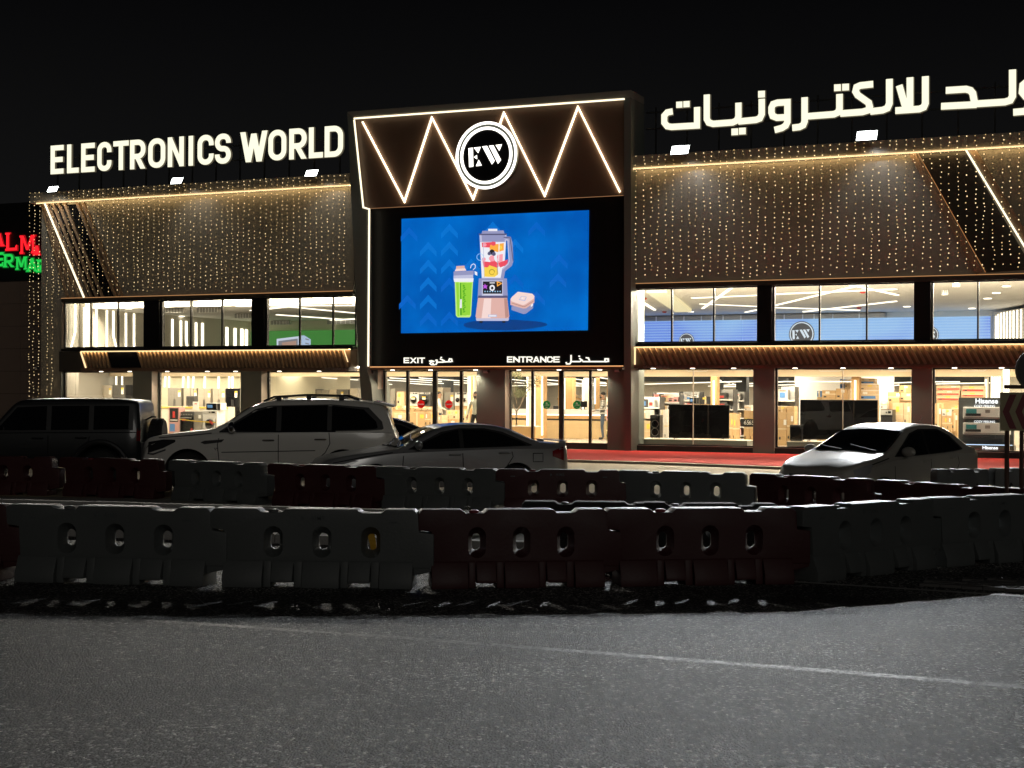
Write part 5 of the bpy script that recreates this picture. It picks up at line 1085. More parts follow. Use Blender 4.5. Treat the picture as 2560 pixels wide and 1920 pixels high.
row(npts, [('r', 'dark red barrier cut off by the left edge in the front row', dict(logo=False)), ('w', 'white barrier in the front row nearest the left edge', {}), ('w', 'white barrier in the front row with a yellow strap in its right hole', {}),
           ('r', 'dark red barrier in the front row beside the white one with the yellow strap', dict(logo=False)), ('r', 'dark red barrier in the front row where the row starts to bend', dict(logo=False)), ('w', 'grey white barrier turned away at the bend of the front row', {}), ('w', 'grey white barrier turned away at the right edge of the front row', {}), ('w', 'grey white barrier past the right edge of the front row', {})], 0.0, 'front row of road barriers')
def farp(px, py):
    x, z = ray(px, py); s = -z / (HC - LOT - BH); return (x / s, FPX / s)
fb = [(-420, 1133), (-130, 1138), (147, 1142), (417, 1148), (680, 1157.5), (949, 1164.5), (1246, 1171.5), (1551, 1174.5), (1867, 1181), (2202, 1198), (2500, 1217), (2800, 1236)]
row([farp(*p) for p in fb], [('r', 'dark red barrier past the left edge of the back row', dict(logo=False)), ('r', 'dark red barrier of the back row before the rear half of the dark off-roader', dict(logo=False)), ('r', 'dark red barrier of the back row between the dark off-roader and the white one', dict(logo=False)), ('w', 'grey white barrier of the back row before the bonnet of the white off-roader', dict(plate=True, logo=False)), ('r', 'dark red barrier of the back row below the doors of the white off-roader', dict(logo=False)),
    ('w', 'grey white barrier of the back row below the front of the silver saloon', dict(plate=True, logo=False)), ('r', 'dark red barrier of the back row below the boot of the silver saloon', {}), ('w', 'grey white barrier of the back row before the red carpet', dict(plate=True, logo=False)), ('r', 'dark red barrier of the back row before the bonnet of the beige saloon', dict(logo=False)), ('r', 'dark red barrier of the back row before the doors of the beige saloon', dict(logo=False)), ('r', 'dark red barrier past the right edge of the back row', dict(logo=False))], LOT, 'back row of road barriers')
# loose barriers behind
for (px, py), c, yaw, lab in (((1490, 1253), 'g', -0.05, 'dark grey barrier standing between the two rows, left of a pair'), ((1765, 1257), 'g', 0.02, 'dark grey barrier standing between the two rows, right of a pair')):
    Y = 17.3; p = AT(px, py, Y); barrier(c, p.x, Y, 0.0, yaw, lab, 'pair of barriers between the rows', logo=False).scale = (0.85, 1, (p.z) / BH)
for (px, py), lab in (((2400, 1172), 'grey barrier parked behind the back row left of the sign post'), ((2545, 1170), 'grey barrier parked behind the back row right of the sign post')):
    Y = 22.6; p = AT(px, py, Y); t = barrier('w', p.x, Y, LOT, 0.15, lab, 'barriers beside the sign post', logo=False); t.scale = (0.42, 1, (p.z - LOT) / BH)
# yellow strap hanging in the hole of the second white barrier
p = AT(935, 1350, 14.36 + NEAR_BACK); st = thing('yellow_strap', 'yellow strap tied through the right hole of a white barrier', 'strap', p)
MB().add([(-0.055 + 0.05 * math.sin(k * .35) * 1.0 - dx, -0.02 + 0.012 * math.cos(k), 0.14 - 0.045 * k) for k in range(7) for dx in (0.028 + .01 * math.sin(k * .7), -0.028)] + [(-0.055 + 0.05 * math.sin(k * .35) * 1.0 - dx, 0.0 + 0.012 * math.cos(k), 0.14 - 0.045 * k) for k in range(7) for dx in (0.028 + .01 * math.sin(k * .7), -0.028)],
    [(2 * k, 2 * k + 1, 2 * k + 3, 2 * k + 2) for k in range(6)] + [(14 + 2 * k, 14 + 2 * k + 2, 14 + 2 * k + 3, 14 + 2 * k + 1) for k in range(6)] + [(2 * k, 2 * k + 2, 14 + 2 * k + 2, 14 + 2 * k) for k in range(6)] + [(2 * k + 1, 14 + 2 * k + 1, 14 + 2 * k + 3, 2 * k + 3) for k in range(6)]).build('strap', mat('yellow_fabric', (0.65, 0.36, 0.02), 0.7), st)
# dry shrubs on the median, seen through the holes
M_leaf = mat('dry_leaf', (0.16, 0.15, 0.09), 0.8, var=0.3, vscale=20)
for i, (x, y) in enumerate(((-0.55, 19.7), (0.35, 19.9), (1.15, 19.6), (1.9, 19.8), (2.7, 19.4))):
    t = thing('shrub', 'low dry leafy shrub on the median behind the dark red front barriers', 'shrub', (x, y, 0.05), 0, 'shrubs on the median')
    b = MB(); r = random.Random(i)
    for k in range(150):
        a = r.uniform(0, 6.28); rr_ = 0.36 * r.random() ** 0.6; h = r.uniform(0.03, 0.36) * (1.1 - rr_ / .5); c = Vector((rr_ * math.cos(a), rr_ * math.sin(a), h)); d = Vector((r.uniform(-1, 1), r.uniform(-1, 1), r.uniform(-.5, 1))).normalized(); e = d.cross(Vector((.3, .2, 1))).normalized()
        l_ = r.uniform(.05, .1); b.add([c - d * l_, c + e * l_ * .35, c + d * l_, c - e * l_ * .35], [(0, 1, 2, 3)])
    o = b.build('leaves', M_leaf, t, fix=False); o['kind'] = 'stuff'
    MB().tube([(0, 0, -.02), (.02, 0, .2)], .015, 5).build('stem', M_wood, t)

# ------------------------------------------------------------------ cars
def pchip(pts):
    pts = sorted(pts); X = [p[0] for p in pts]; Y = [p[1] for p in pts]; n = len(X)
    h = [X[i + 1] - X[i] for i in range(n - 1)]; dl_ = [(Y[i + 1] - Y[i]) / h[i] for i in range(n - 1)]; m = [0] * n
    m[0], m[-1] = dl_[0], dl_[-1]
    for i in range(1, n - 1):
        m[i] = 0 if dl_[i - 1] * dl_[i] <= 0 else (h[i - 1] + h[i]) * 3 / ((2 * h[i] + h[i - 1]) / dl_[i - 1] + (h[i] + 2 * h[i - 1]) / dl_[i])
    def f(x):
        if x <= X[0]: return Y[0]
        if x >= X[-1]: return Y[-1]
        i = max(k for k in range(n - 1) if X[k] <= x); t = (x - X[i]) / h[i]
        return (2 * t ** 3 - 3 * t * t + 1) * Y[i] + (t ** 3 - 2 * t * t + t) * h[i] * m[i] + (-2 * t ** 3 + 3 * t * t) * Y[i + 1] + (t ** 3 - t * t) * h[i] * m[i + 1]
    return f
class Car:
    def __init__(s, top, belt, hw, zb, tumble, rc=0.14, inset=0.955):
        s.top, s.belt_, s.hw, s.zb, s.tumble, s.rc, s.inset = pchip(top), pchip(belt), pchip(hw), pchip(zb), tumble, rc, inset
        s.x0, s.x1 = top[0][0], top[-1][0]
        if s.x0 > s.x1: s.x0, s.x1 = s.x1, s.x0
    def belt(s, x): return min(s.belt_(x), s.top(x) - 0.05)
    def sec(s, x):
        w = s.hw(x); z0 = s.zb(x); zt = s.top(x); zb = s.belt(x); zb = max(zb, z0 + 0.1); g = max(0.04, zt - zb); H = zb - z0
        wi = w * s.inset; rc = min(s.rc, 0.42 * g); k = min(1.0, g / 0.4)
        ye = max(wi * 0.3, wi - s.tumble * (g - rc)); q = rc / 0.14
        return [(w * .72, z0), (w * .93, z0 + .03), (w * .975, z0 + .18 * H), (w * .995, z0 + .42 * H), (w, z0 + .66 * H), (w * .995, z0 + .86 * H), (w * .98, zb - .012), (wi, zb + .006), (ye, zb + g - rc),
                (ye - .028 * q, zb + g - .62 * rc), (ye - .075 * q, zb + g - .32 * rc), (ye - .16 * q - .04 * (1 - k), zb + g - .14 * rc), (max(0.05, ye * .62), zt - .012 * k - .01), (max(.02, ye * .3), zt - .003), (0, zt)]
    def ystep(s, x, z):
        pts = s.sec(x)[1:12]
        for (y0, z0), (y1, z1) in zip(pts[:-1], pts[1:]):
            if z0 <= z <= z1: return y0 + (y1 - y0) * (z - z0) / max(1e-6, z1 - z0)
        return pts[0][0] if z < pts[0][1] else pts[-1][0]
    def zat(s, x, y):
        pts = s.sec(x)[7:][::-1]; y = abs(y)
        for (y0, z0), (y1, z1) in zip(pts[:-1], pts[1:]):
            if y0 <= y <= y1: return z0 + (z1 - z0) * (y - y0) / max(1e-6, y1 - y0)
        return pts[-1][1]
    def body(s, n=72, dx=()):
        xs_ = sorted(set([s.x0 + (s.x1 - s.x0) * (0.5 - 0.5 * math.cos(math.pi * i / n)) * 0.5 + (s.x1 - s.x0) * i / n * 0.5 for i in range(n + 1)] + list(dx)))
        vs = []; m = 0
        for x in xs_:
            p = s.sec(x); loop = [(y, z) for y, z in p] + [(-y, z) for y, z in p[:-1][::-1]]; m = len(loop); vs += [(x, y, z) for y, z in loop]
        fs = [(i * m + k, i * m + (k + 1) % m, (i + 1) * m + (k + 1) % m, (i + 1) * m + k) for i in range(len(xs_) - 1) for k in range(m)]
        fs += [list(range(m))[::-1], list(range((len(xs_) - 1) * m, len(xs_) * m))]
        return MB().add(vs, fs)
    def side(s, side, cols, off, rows=5, mb=None, mi=0):
        """patch on the flank: cols = [(x, z low, z high)], side +1 or -1"""
        mb = mb or MB(); V = []; X = []
        for (xa, la, ha), (xb, lb, hb) in zip(cols[:-1], cols[1:]):
            k = max(1, int(abs(xb - xa) / 0.09))
            X += [(xa + (xb - xa) * i / k, la + (lb - la) * i / k, ha + (hb - ha) * i / k) for i in range(k)]
        X.append(cols[-1])
        for x, l, h in X:
            for r in range(rows + 1):
                z = l + (h - l) * r / rows; V.append((x, side * (s.ystep(x, z) + off), z))
        m = rows + 1; F = [(i * m + r, i * m + r + 1, (i + 1) * m + r + 1, (i + 1) * m + r) for i in range(len(X) - 1) for r in range(rows)]
        if side < 0: F = [f[::-1] for f in F]
        return mb.add(V, F, mi)
    def over(s, xs_, halfw, off, n=10, mb=None, mi=0):
        """patch on the upper surface (screens, roof): halfw(x)"""
        mb = mb or MB(); V = []
        for x in xs_:
            w = halfw(x)
            for k in range(n + 1):
                y = -w + 2 * w * k / n; V.append((x, y, s.zat(x, y) + off))
        m = n + 1; F = [(i * m + k, (i + 1) * m + k, (i + 1) * m + k + 1, i * m + k + 1) for i in range(len(xs_) - 1) for k in range(n)]
        return mb.add(V, F, mi)
def strip_line(car, side, pts, off, w=0.016):
    mb = MB(); P = []
    for (xa, za), (xb, zb) in zip(pts[:-1], pts[1:]):
        k = max(1, int(math.hypot(xb - xa, zb - za) / 0.08)); P += [(xa + (xb - xa) * i / k, za + (zb - za) * i / k) for i in range(k)]
    P.append(pts[-1]); V = []
    for i, (x, z) in enumerate(P):
        a, b = P[max(0, i - 1)], P[min(len(P) - 1, i + 1)]; d = Vector((b[0] - a[0], b[1] - a[1])).normalized(); nx, nz = -d.y * w / 2, d.x * w / 2
        V += [(x + nx, side * (car.ystep(x + nx, z + nz) + off), z + nz), (x - nx, side * (car.ystep(x - nx, z - nz) + off), z - nz)]
    F = [(2 * i, 2 * i + 1, 2 * i + 3, 2 * i + 2) for i in range(len(P) - 1)]
    return mb.add(V, F if side > 0 else [f[::-1] for f in F])
M_tyre = mat('tyre_rubber', (0.018, 0.018, 0.018), 0.85, bump=0.3); M_rim = mat('alloy_rim', (0.45, 0.45, 0.45), 0.3, metal=0.8); M_chrome = mat('chrome', (0.7, 0.7, 0.7), 0.12, metal=1.0)
M_seam = mat('panel_gap', (0.006, 0.006, 0.006), 0.9); M_lamp = mat('headlight_lens', (0.35, 0.36, 0.37), 0.08, spec=0.9); M_lampd = mat('headlight_bezel', (0.03, 0.03, 0.03), 0.15); M_tail = mat('tail_light_red', (0.22, 0.008, 0.012), 0.12)
M_liner = mat('wheel_arch_liner', (0.008, 0.008, 0.008), 0.95); M_trim = mat('black_trim', (0.015, 0.015, 0.015), 0.5)
def wheel_set(root, xf, xr, r, hw, w=0.23):
    tyre = MB().lathe((0, 0, 0), [(r * .62, -w / 2), (r * .93, -w / 2), (r, -w * .32), (r, w * .32), (r * .93, w / 2), (r * .62, w / 2)], 32).mesh('tyre', M_tyre, smooth=True)
    rim = MB().lathe((0, 0, 0), [(r * .66, -w * .42), (r * .60, -w * .3), (r * .2, -w * .25), (r * .06, -w * .32)], 28)
    for k in range(5):
        a = 6.2832 * k / 5; c, s_ = math.cos(a), math.sin(a); q = lambda p, t: (p * c - t * s_, -w * .40, p * s_ + t * c); q2 = lambda p, t: (p * c - t * s_, -w * .2, p * s_ + t * c)
        rim.add([q(.1 * r, -.09 * r), q(.62 * r, -.06 * r), q(.62 * r, .06 * r), q(.1 * r, .09 * r), q2(.1 * r, -.09 * r), q2(.62 * r, -.06 * r), q2(.62 * r, .06 * r), q2(.1 * r, .09 * r)], [(0, 1, 2, 3), (4, 5, 6, 7), (0, 1, 5, 4), (1, 2, 6, 5), (2, 3, 7, 6), (3, 0, 4, 7)])
    rim = rim.mesh('rim', M_rim)
    for x in (xf, xr):
        for s_ in (-1, 1):
            wh = thing('wheel', None, None, (x, s_ * (hw - w / 2 - .02), r), 0 if s_ < 0 else math.pi); wh.parent = root
            link('tyre', tyre, wh); link('rim', rim, wh)
def make_car(name, label, loc, heading, spec):
    """heading: direction the bonnet points, degrees from +x"""
    root = thing(name, label, 'car', loc, math.radians(heading)); c = Car(spec['top'], spec['belt'], spec['hw'], spec['zb'], spec['tumble'], spec.get('rc', .14), spec.get('inset', .955))
    pm = spec['paint']; xf, xr, wr = spec['wheels']
    me = c.body(dx=spec.get('dx', ())).mesh('body', [pm])
    cut = MB()
    for x in (xf, xr): cut.cyl((x, 0, wr), (0, 1, 0), wr + spec.get('gap', .055), 4.0, 36)
    me = bool_cut(me, cut.mesh('cut', [pm]))
    for p in me.polygons: p.use_smooth = True
    me.set_sharp_from_angle(angle=math.radians(32)); link('body', me, root)
    W2 = c.hw(0)
    MB().box(c.x0 + .35, c.x1 - .35, -W2 + .27, W2 - .27, c.zb(0) + .02, c.belt(0) - .15).build('underbody', M_liner, root)
    wheel_set(root, xf, xr, wr, W2, spec.get('tw', .23))
    for nm, a, b_, hwf, off in spec['screens']:
        n = 8; xs_ = [a + (b_ - a) * i / n for i in range(n + 1)]
        c.over(xs_, (lambda f: lambda x: (f[0] + (f[1] - f[0]) * (x - a) / (b_ - a)))(hwf), off + .004).build(nm + '_seal', M_trim, root, fix=False, smooth=True)
        e = 0.025 * (1 if b_ > a else -1); xs2 = [a + e + (b_ - a - 2 * e) * i / n for i in range(n + 1)]
        c.over(xs2, (lambda f: lambda x: (f[0] + (f[1] - f[0]) * (x - a) / (b_ - a)) - .03)(hwf), off + .010).build(nm, spec.get('glass', M_carglass), root, fix=False, smooth=True)
    for s_ in (-1, 1):
        for cols in spec['win_trim']: c.side(s_, cols, .004).build('window_trim', M_trim, root, fix=False, smooth=True)
        for cols in spec['windows']: c.side(s_, cols, .010).build('side_window', spec.get('glass', M_carglass), root, fix=False, smooth=True)
        for pts in spec['seams']: strip_line(c, s_, pts, .003, spec.get('seamw', .016)).build('door_seam', M_seam, root, fix=False, smooth=True)
        for (x, z) in spec['handles']:
            y = c.ystep(x, z); h = MB().tube([(x - .11, s_ * (y + .005), z), (x - .08, s_ * (y + .035), z + .004), (x + .08, s_ * (y + .035), z + .004), (x + .11, s_ * (y + .005), z)], .016, 8).build('door_handle', spec.get('handle_mat', pm), root, smooth=True)
        for nm, m_, cols in spec.get('patches', ()): c.side(s_, cols, .008).build(nm, m_, root, fix=False, smooth=True)
        mx, mz = spec['mirror']; y = c.ystep(mx, mz); ms = spec.get('mirror_size', (.075, .125, .085))
        MB().ball((mx + .02, s_ * (y + .16), mz + .06), *ms, n=16, m=10).build('door_mirror', spec.get('mirror_mat', pm), root, smooth=True)
        MB().tube([(mx + .03, s_ * (y - .01), mz), (mx + .02, s_ * (y + .10), mz + .03)], .025, 6).build('mirror_arm', M_trim, root)
        if 'cladline' in spec: strip_line(c, s_, spec['cladline'], .006, .03).build('belt_trim', spec.get('trim_mat', M_chrome), root, fix=False, smooth=True)
    if 'extra' in spec: spec['extra'](root, c)
    return root
def front_plate(root, c, z, txt='64638'):
    x = c.x1 + .012
    MB().box(x - .01, x + .008, -.26, .26, z, z + .12).build('number_plate', M_paper, root); o = lettering(txt, .10, M_black, root, (x + .011, 0, z + .06), rz=math.radians(90))
def grille(root, c, z0, z1, w, bars=4, m=None):
    x = c.x1 - .03
    g = MB().box(x - .05, x + .035, -w, w, z0, z1).build('grille', M_trim, root)
    for k in range(bars): MB().box(x + .036, x + .046, -w + .02, w - .02, z0 + (k + .4) * (z1 - z0) / bars, z0 + (k + .6) * (z1 - z0) / bars).build('grille_bar', m or M_chrome, g)
def wipers(root, c, xb, m=M_trim):
    for y0, y1 in ((.55, -.05), (-.1, -.65)):
        P = [(xb + .02, y0, c.zat(xb + .02, y0) + .03)] + [(xb - .02 - .20 * k / 5, y0 + (y1 - y0) * k / 5, c.zat(xb - .02 - .20 * k / 5, y0 + (y1 - y0) * k / 5) + .025) for k in range(6)]
        MB().tube(P, .010, 5).build('wiper', m, root)

def paint(name, col, metal=0.3, rough=0.28): return mat(name, col, rough, metal=metal, coat=0.5)
# --- big white off-roader
def patrol_extra(root, c):
    for s_ in (-1, 1):
        y = lambda x: s_ * (c.sec(x)[8][0] - .10)
        rail = [(.15, y(.15), c.top(.15) + .0), (-.05, y(-.05), c.top(-.05) + .055), (-.7, y(-.7), c.top(-.7) + .065), (-1.5, y(-1.5), c.top(-1.5) + .06), (-1.75, y(-1.75), c.top(-1.75) - .005)]
        MB().tube(rail, .022, 8).build('roof_rail', M_chrome, root, smooth=True)
        for x in (-.15, -.75, -1.4): MB().box(x - .05, x + .05, y(x) - .02, y(x) + .02, c.top(x) - .03, c.top(x) + .06).build('rail_foot', M_trim, root)
        MB().box(-.1, .0, 0, 0.001, 0, 0.001)
        o = lettering('V8', .075, M_chrome, root, (1.05, s_ * (c.ystep(1.05, .86) + .006), .86), .002, rz=0 if s_ < 0 else math.pi)
    MB().prism([(-2.02, 1.79), (-2.46, 1.70), (-2.46, 1.74), (-2.05, 1.845)], -.72, .72).build('roof_spoiler', root and MATS['pearl_white_paint'], root, bevel=.012)
    grille(root, c, .55, .98, .62, 3); front_plate(root, c, .42); wipers(root, c, 1.07)
P_white = paint('pearl_white_paint', (0.80, 0.78, 0.72), 0.0, 0.22)
patrol = dict(paint=P_white, top=[(2.585, .62), (2.56, .95), (2.48, 1.05), (2.25, 1.125), (1.7, 1.20), (1.18, 1.255), (1.08, 1.285), (.40, 1.72), (.12, 1.82), (-.3, 1.868), (-.8, 1.88), (-1.5, 1.865), (-2.0, 1.82), (-2.2, 1.77), (-2.32, 1.66), (-2.46, 1.24), (-2.54, 1.08), (-2.57, .9), (-2.585, .6)],
    belt=[(2.585, .55), (2.4, .93), (1.8, 1.08), (1.1, 1.17), (0, 1.195), (-1.5, 1.215), (-2.585, 1.2)], hw=[(2.585, .66), (2.5, .82), (2.25, .93), (1.5, .985), (0, .995), (-1.7, .985), (-2.3, .94), (-2.5, .84), (-2.585, .7)],
    zb=[(2.585, .40), (2.2, .33), (0, .36), (-2.2, .36), (-2.585, .45)], tumble=.30, wheels=(1.62, -1.455, .40), gap=.07, tw=.27,
    screens=[('windscreen', 1.10, .40, (.80, .70), .002), ('rear_window', -2.30, -2.47, (.68, .74), .004)],
    win_trim=[[(.98, 1.22, 1.23), (.30, 1.205, 1.66), (.0, 1.205, 1.73), (-1.2, 1.225, 1.76), (-1.95, 1.24, 1.70), (-2.22, 1.26, 1.42), (-2.25, 1.28, 1.30)]],
    windows=[[(.90, 1.235, 1.245), (.28, 1.22, 1.61), (-.02, 1.22, 1.70), (-.12, 1.22, 1.70)], [(-.22, 1.22, 1.715), (-1.13, 1.24, 1.735)], [(-1.22, 1.24, 1.73), (-1.85, 1.26, 1.66), (-2.10, 1.28, 1.42), (-2.13, 1.30, 1.32)]],
    seams=[[(.98, 1.18), (1.03, .95), (.98, .45)], [(-.17, 1.19), (-.17, .45)], [(-1.17, 1.2), (-1.19, .98), (-1.10, .80), (-.98, .70)], [(2.2, 1.08), (1.6, 1.13), (1.15, 1.18)], [(.95, .80), (-.9, .84)]],
    handles=[(.03, 1.04), (-1.0, 1.06)], handle_mat=M_chrome, mirror=(.72, 1.24), mirror_size=(.075, .13, .11), mirror_mat=M_chrome,
    patches=[('headlight', M_lampd, [(2.52, .80, .88), (2.40, .78, 1.00), (2.1, .88, 1.05), (1.86, 1.00, 1.045)]), ('headlight_chrome', M_chrome, [(2.53, .765, .79), (2.30, .74, .775), (2.05, .83, .865)]), ('fender_vent', M_trim, [(1.36, .99, 1.00), (1.28, .96, 1.03), (.95, 1.00, 1.055), (.90, 1.05, 1.06)]), ('tail_light', M_tail, [(-2.38, .98, 1.03), (-2.50, .95, 1.12), (-2.545, .95, 1.10)])],
    extra=patrol_extra, cladline=[(1.0, 1.205), (-1.3, 1.225)], trim_mat=M_chrome)
make_car('offroad_car', 'big pearl white off-roader with roof rails parked side-on behind the barriers', (-4.86, 31.5, LOT), 183.0, patrol)
# --- silver saloon
P_silver = paint('silver_grey_paint', (0.47, 0.475, 0.48), 0.55, 0.30)
def camry_extra(root, c):
    m_ = MATS['silver_grey_paint']
    MB().box(-2.37, -2.18, -.72, .72, 1.082, 1.098).box(-2.34, -2.2, -.70, -.67, 1.0, 1.081).box(-2.34, -2.2, .67, .70, 1.0, 1.081).build('boot_spoiler', m_, root, bevel=.006)
    grille(root, c, .50, .66, .45, 3); front_plate(root, c, .36, '27415'); wipers(root, c, .98)
camry = dict(paint=P_silver, top=[(2.41, .52), (2.385, .66), (2.28, .75), (1.9, .84), (1.4, .91), (1.04, .965), (.93, 1.0), (.25, 1.33), (0, 1.40), (-.45, 1.43), (-.9, 1.405), (-1.2, 1.34), (-1.80, 1.09), (-1.95, 1.065), (-2.3, 1.05), (-2.385, .98), (-2.41, .55)],
    belt=[(2.41, .5), (2.2, .66), (1.6, .80), (1.0, .885), (0, .925), (-1.2, .96), (-2.41, .96)], hw=[(2.41, .55), (2.32, .70), (2.05, .83), (1.4, .895), (0, .90), (-1.5, .895), (-2.1, .84), (-2.33, .74), (-2.41, .62)],
    zb=[(2.41, .28), (2.0, .20), (0, .22), (-2.0, .22), (-2.41, .35)], tumble=.42, rc=.12, wheels=(1.42, -1.30, .32), gap=.05, tw=.21,
    screens=[('windscreen', .98, .22, (.74, .60), .002), ('rear_window', -1.20, -1.80, (.58, .66), .002)],
    win_trim=[[(.80, .94, .955), (.15, .95, 1.27), (-.2, .96, 1.335), (-.7, .975, 1.335), (-1.05, .985, 1.27), (-1.55, 1.0, 1.05), (-1.62, 1.01, 1.02)]],
    windows=[[(.74, .955, .965), (.12, .965, 1.235), (-.17, .97, 1.305), (-.19, .97, 1.305)], [(-.27, .975, 1.31), (-.68, .985, 1.305), (-.98, .995, 1.245), (-1.42, 1.01, 1.07), (-1.48, 1.015, 1.035)]],
    seams=[[(.90, .90), (.92, .65), (.86, .32)], [(-.23, .93), (-.25, .32)], [(-1.18, .97), (-1.22, .80), (-1.05, .55), (-.98, .40)], [(-1.62, .86), (-1.62, .70), (-1.82, .70), (-1.82, .86), (-1.62, .86)], [(2.2, .70), (1.6, .82), (1.1, .89)]],
    handles=[(-.08, .84), (-1.05, .87)], mirror=(.62, .97), patches=[('headlight', M_lamp, [(2.36, .55, .60), (2.2, .56, .69), (1.86, .68, .75), (1.75, .735, .75)]), ('tail_light', M_tail, [(-2.02, .80, .90), (-2.25, .72, .98), (-2.37, .70, .97)])], extra=camry_extra)
make_car('saloon_car', 'silver grey saloon with a boot spoiler parked before the entrance', (-1.40, 29.6, LOT), 197.0, camry)
# --- beige saloon at the right
P_beige = paint('champagne_beige_paint', (0.44, 0.42, 0.37), 0.05, 0.33)
def tiida_extra(root, c):
    grille(root, c, .56, .70, .40, 2); front_plate(root, c, .38, '64638'); wipers(root, c, 1.12)
    MB().tube([(-1.05, .1, c.top(-1.05) - .01), (-1.25, .1, c.top(-1.05) + .16)], .006, 5).build('aerial', M_trim, root)
tiida = dict(paint=P_beige, top=[(2.22, .52), (2.20, .70), (2.08, .82), (1.75, .93), (1.3, 1.02), (1.12, 1.06), (1.02, 1.09), (.30, 1.42), (.05, 1.485), (-.4, 1.525), (-.9, 1.50), (-1.25, 1.40), (-1.75, 1.12), (-1.85, 1.10), (-2.1, 1.08), (-2.19, 1.0), (-2.22, .55)],
    belt=[(2.22, .5), (2.0, .72), (1.5, .86), (1.0, .93), (0, .965), (-1.2, 1.0), (-2.22, .98)], hw=[(2.22, .50), (2.14, .66), (1.9, .79), (1.4, .845), (0, .85), (-1.4, .845), (-1.95, .79), (-2.14, .70), (-2.22, .58)],
    zb=[(2.22, .30), (1.9, .22), (0, .24), (-1.9, .24), (-2.22, .36)], tumble=.36, rc=.13, wheels=(1.33, -1.27, .31), gap=.05, tw=.2,
    screens=[('windscreen', 1.10, .30, (.72, .60), .002), ('rear_window', -1.26, -1.75, (.56, .62), .002)],
    win_trim=[[(.92, .975, .985), (.22, .98, 1.36), (-.1, .99, 1.425), (-.75, 1.01, 1.42), (-1.1, 1.025, 1.30), (-1.38, 1.05, 1.10), (-1.42, 1.06, 1.07)]],
    windows=[[(.86, .99, 1.0), (.55, .99, 1.16)], [(.50, .99, 1.19), (.20, .995, 1.33), (-.13, 1.0, 1.395), (-.17, 1.0, 1.395)], [(-.25, 1.005, 1.40), (-.75, 1.025, 1.385), (-1.05, 1.04, 1.27), (-1.28, 1.06, 1.11), (-1.32, 1.07, 1.08)]],
    seams=[[(.98, .93), (.99, .7), (.92, .34)], [(-.21, .98), (-.23, .34)], [(-1.15, 1.0), (-1.2, .82), (-1.0, .55), (-.95, .40)], [(1.95, .80), (1.5, .89), (1.1, .96)]],
    handles=[(-.05, .88), (-.98, .91)], mirror=(.72, 1.0), patches=[('headlight', M_lamp, [(2.16, .62, .70), (2.0, .62, .80), (1.72, .74, .87), (1.62, .84, .88)]), ('tail_light', M_tail, [(-1.98, .78, .95), (-2.12, .72, 1.02), (-2.19, .72, 1.0)])], extra=tiida_extra)
make_car('saloon_car', 'beige saloon parked with its bonnet towards the barriers at the right', (6.42, 26.7, LOT), 180 + 46, tiida)
# --- dark boxy off-roader at the left with a spare wheel on its tail
P_dark = paint('dark_grey_green_paint', (0.024, 0.026, 0.027), 0.2, 0.33)
def bronco_extra(root, c):
    m_ = P_dark
    r = .40; w = thing('spare_wheel', None, None, (c.x0 - .17, -.05, 1.02), math.radians(90)); w.parent = root
    MB().lathe((0, 0, 0), [(r * .6, -.14), (r * .93, -.14), (r, -.09), (r, .09), (r * .93, .14), (r * .6, .14)], 32).build('tyre', M_tyre, w, smooth=True)
    b = MB()
    for k in range(30):
        a = 6.2832 * k / 30; ca, sa_ = math.cos(a), math.sin(a)
        for s_ in (-.06, .06): b.add([((r + e) * ca - t * sa_, s_ + y, (r + e) * sa_ + t * ca) for e in (-.01, .012) for t in (-.025, .025) for y in (-.045, .045)], [(0, 1, 3, 2), (4, 5, 7, 6), (0, 1, 5, 4), (2, 3, 7, 6), (0, 2, 6, 4), (1, 3, 7, 5)])
    b.build('tread_blocks', M_tyre, w); MB().cyl((0, .0, 0), (0, 1, 0), r * .6, .18, 24).build('rim', M_trim, w)
    MB().box(c.x0 - .06, c.x0 + .05, -.2, .12, .85, 1.15).build('wheel_carrier', M_trim, root)
    MB().tube([(c.x0 + .02, .35, 1.40), (c.x0 - .10, .30, 1.47), (c.x0 - .17, .22, 1.46)], .018, 6).build('tail_hook', M_trim, root)
    for s_ in (-1, 1):
        for x in (1.38, -1.37):
            P_ = [(x + .56 * math.cos(math.radians(a)), s_ * (c.hw(x) + .03), .40 + .56 * math.sin(math.radians(a))) for a in range(-5, 190, 13)]
            MB().tube(P_, .055, 8).build('wheel_flare', M_plastic, root, smooth=True)
    grille(root, c, .75, 1.05, .7, 2); wipers(root, c, .95)
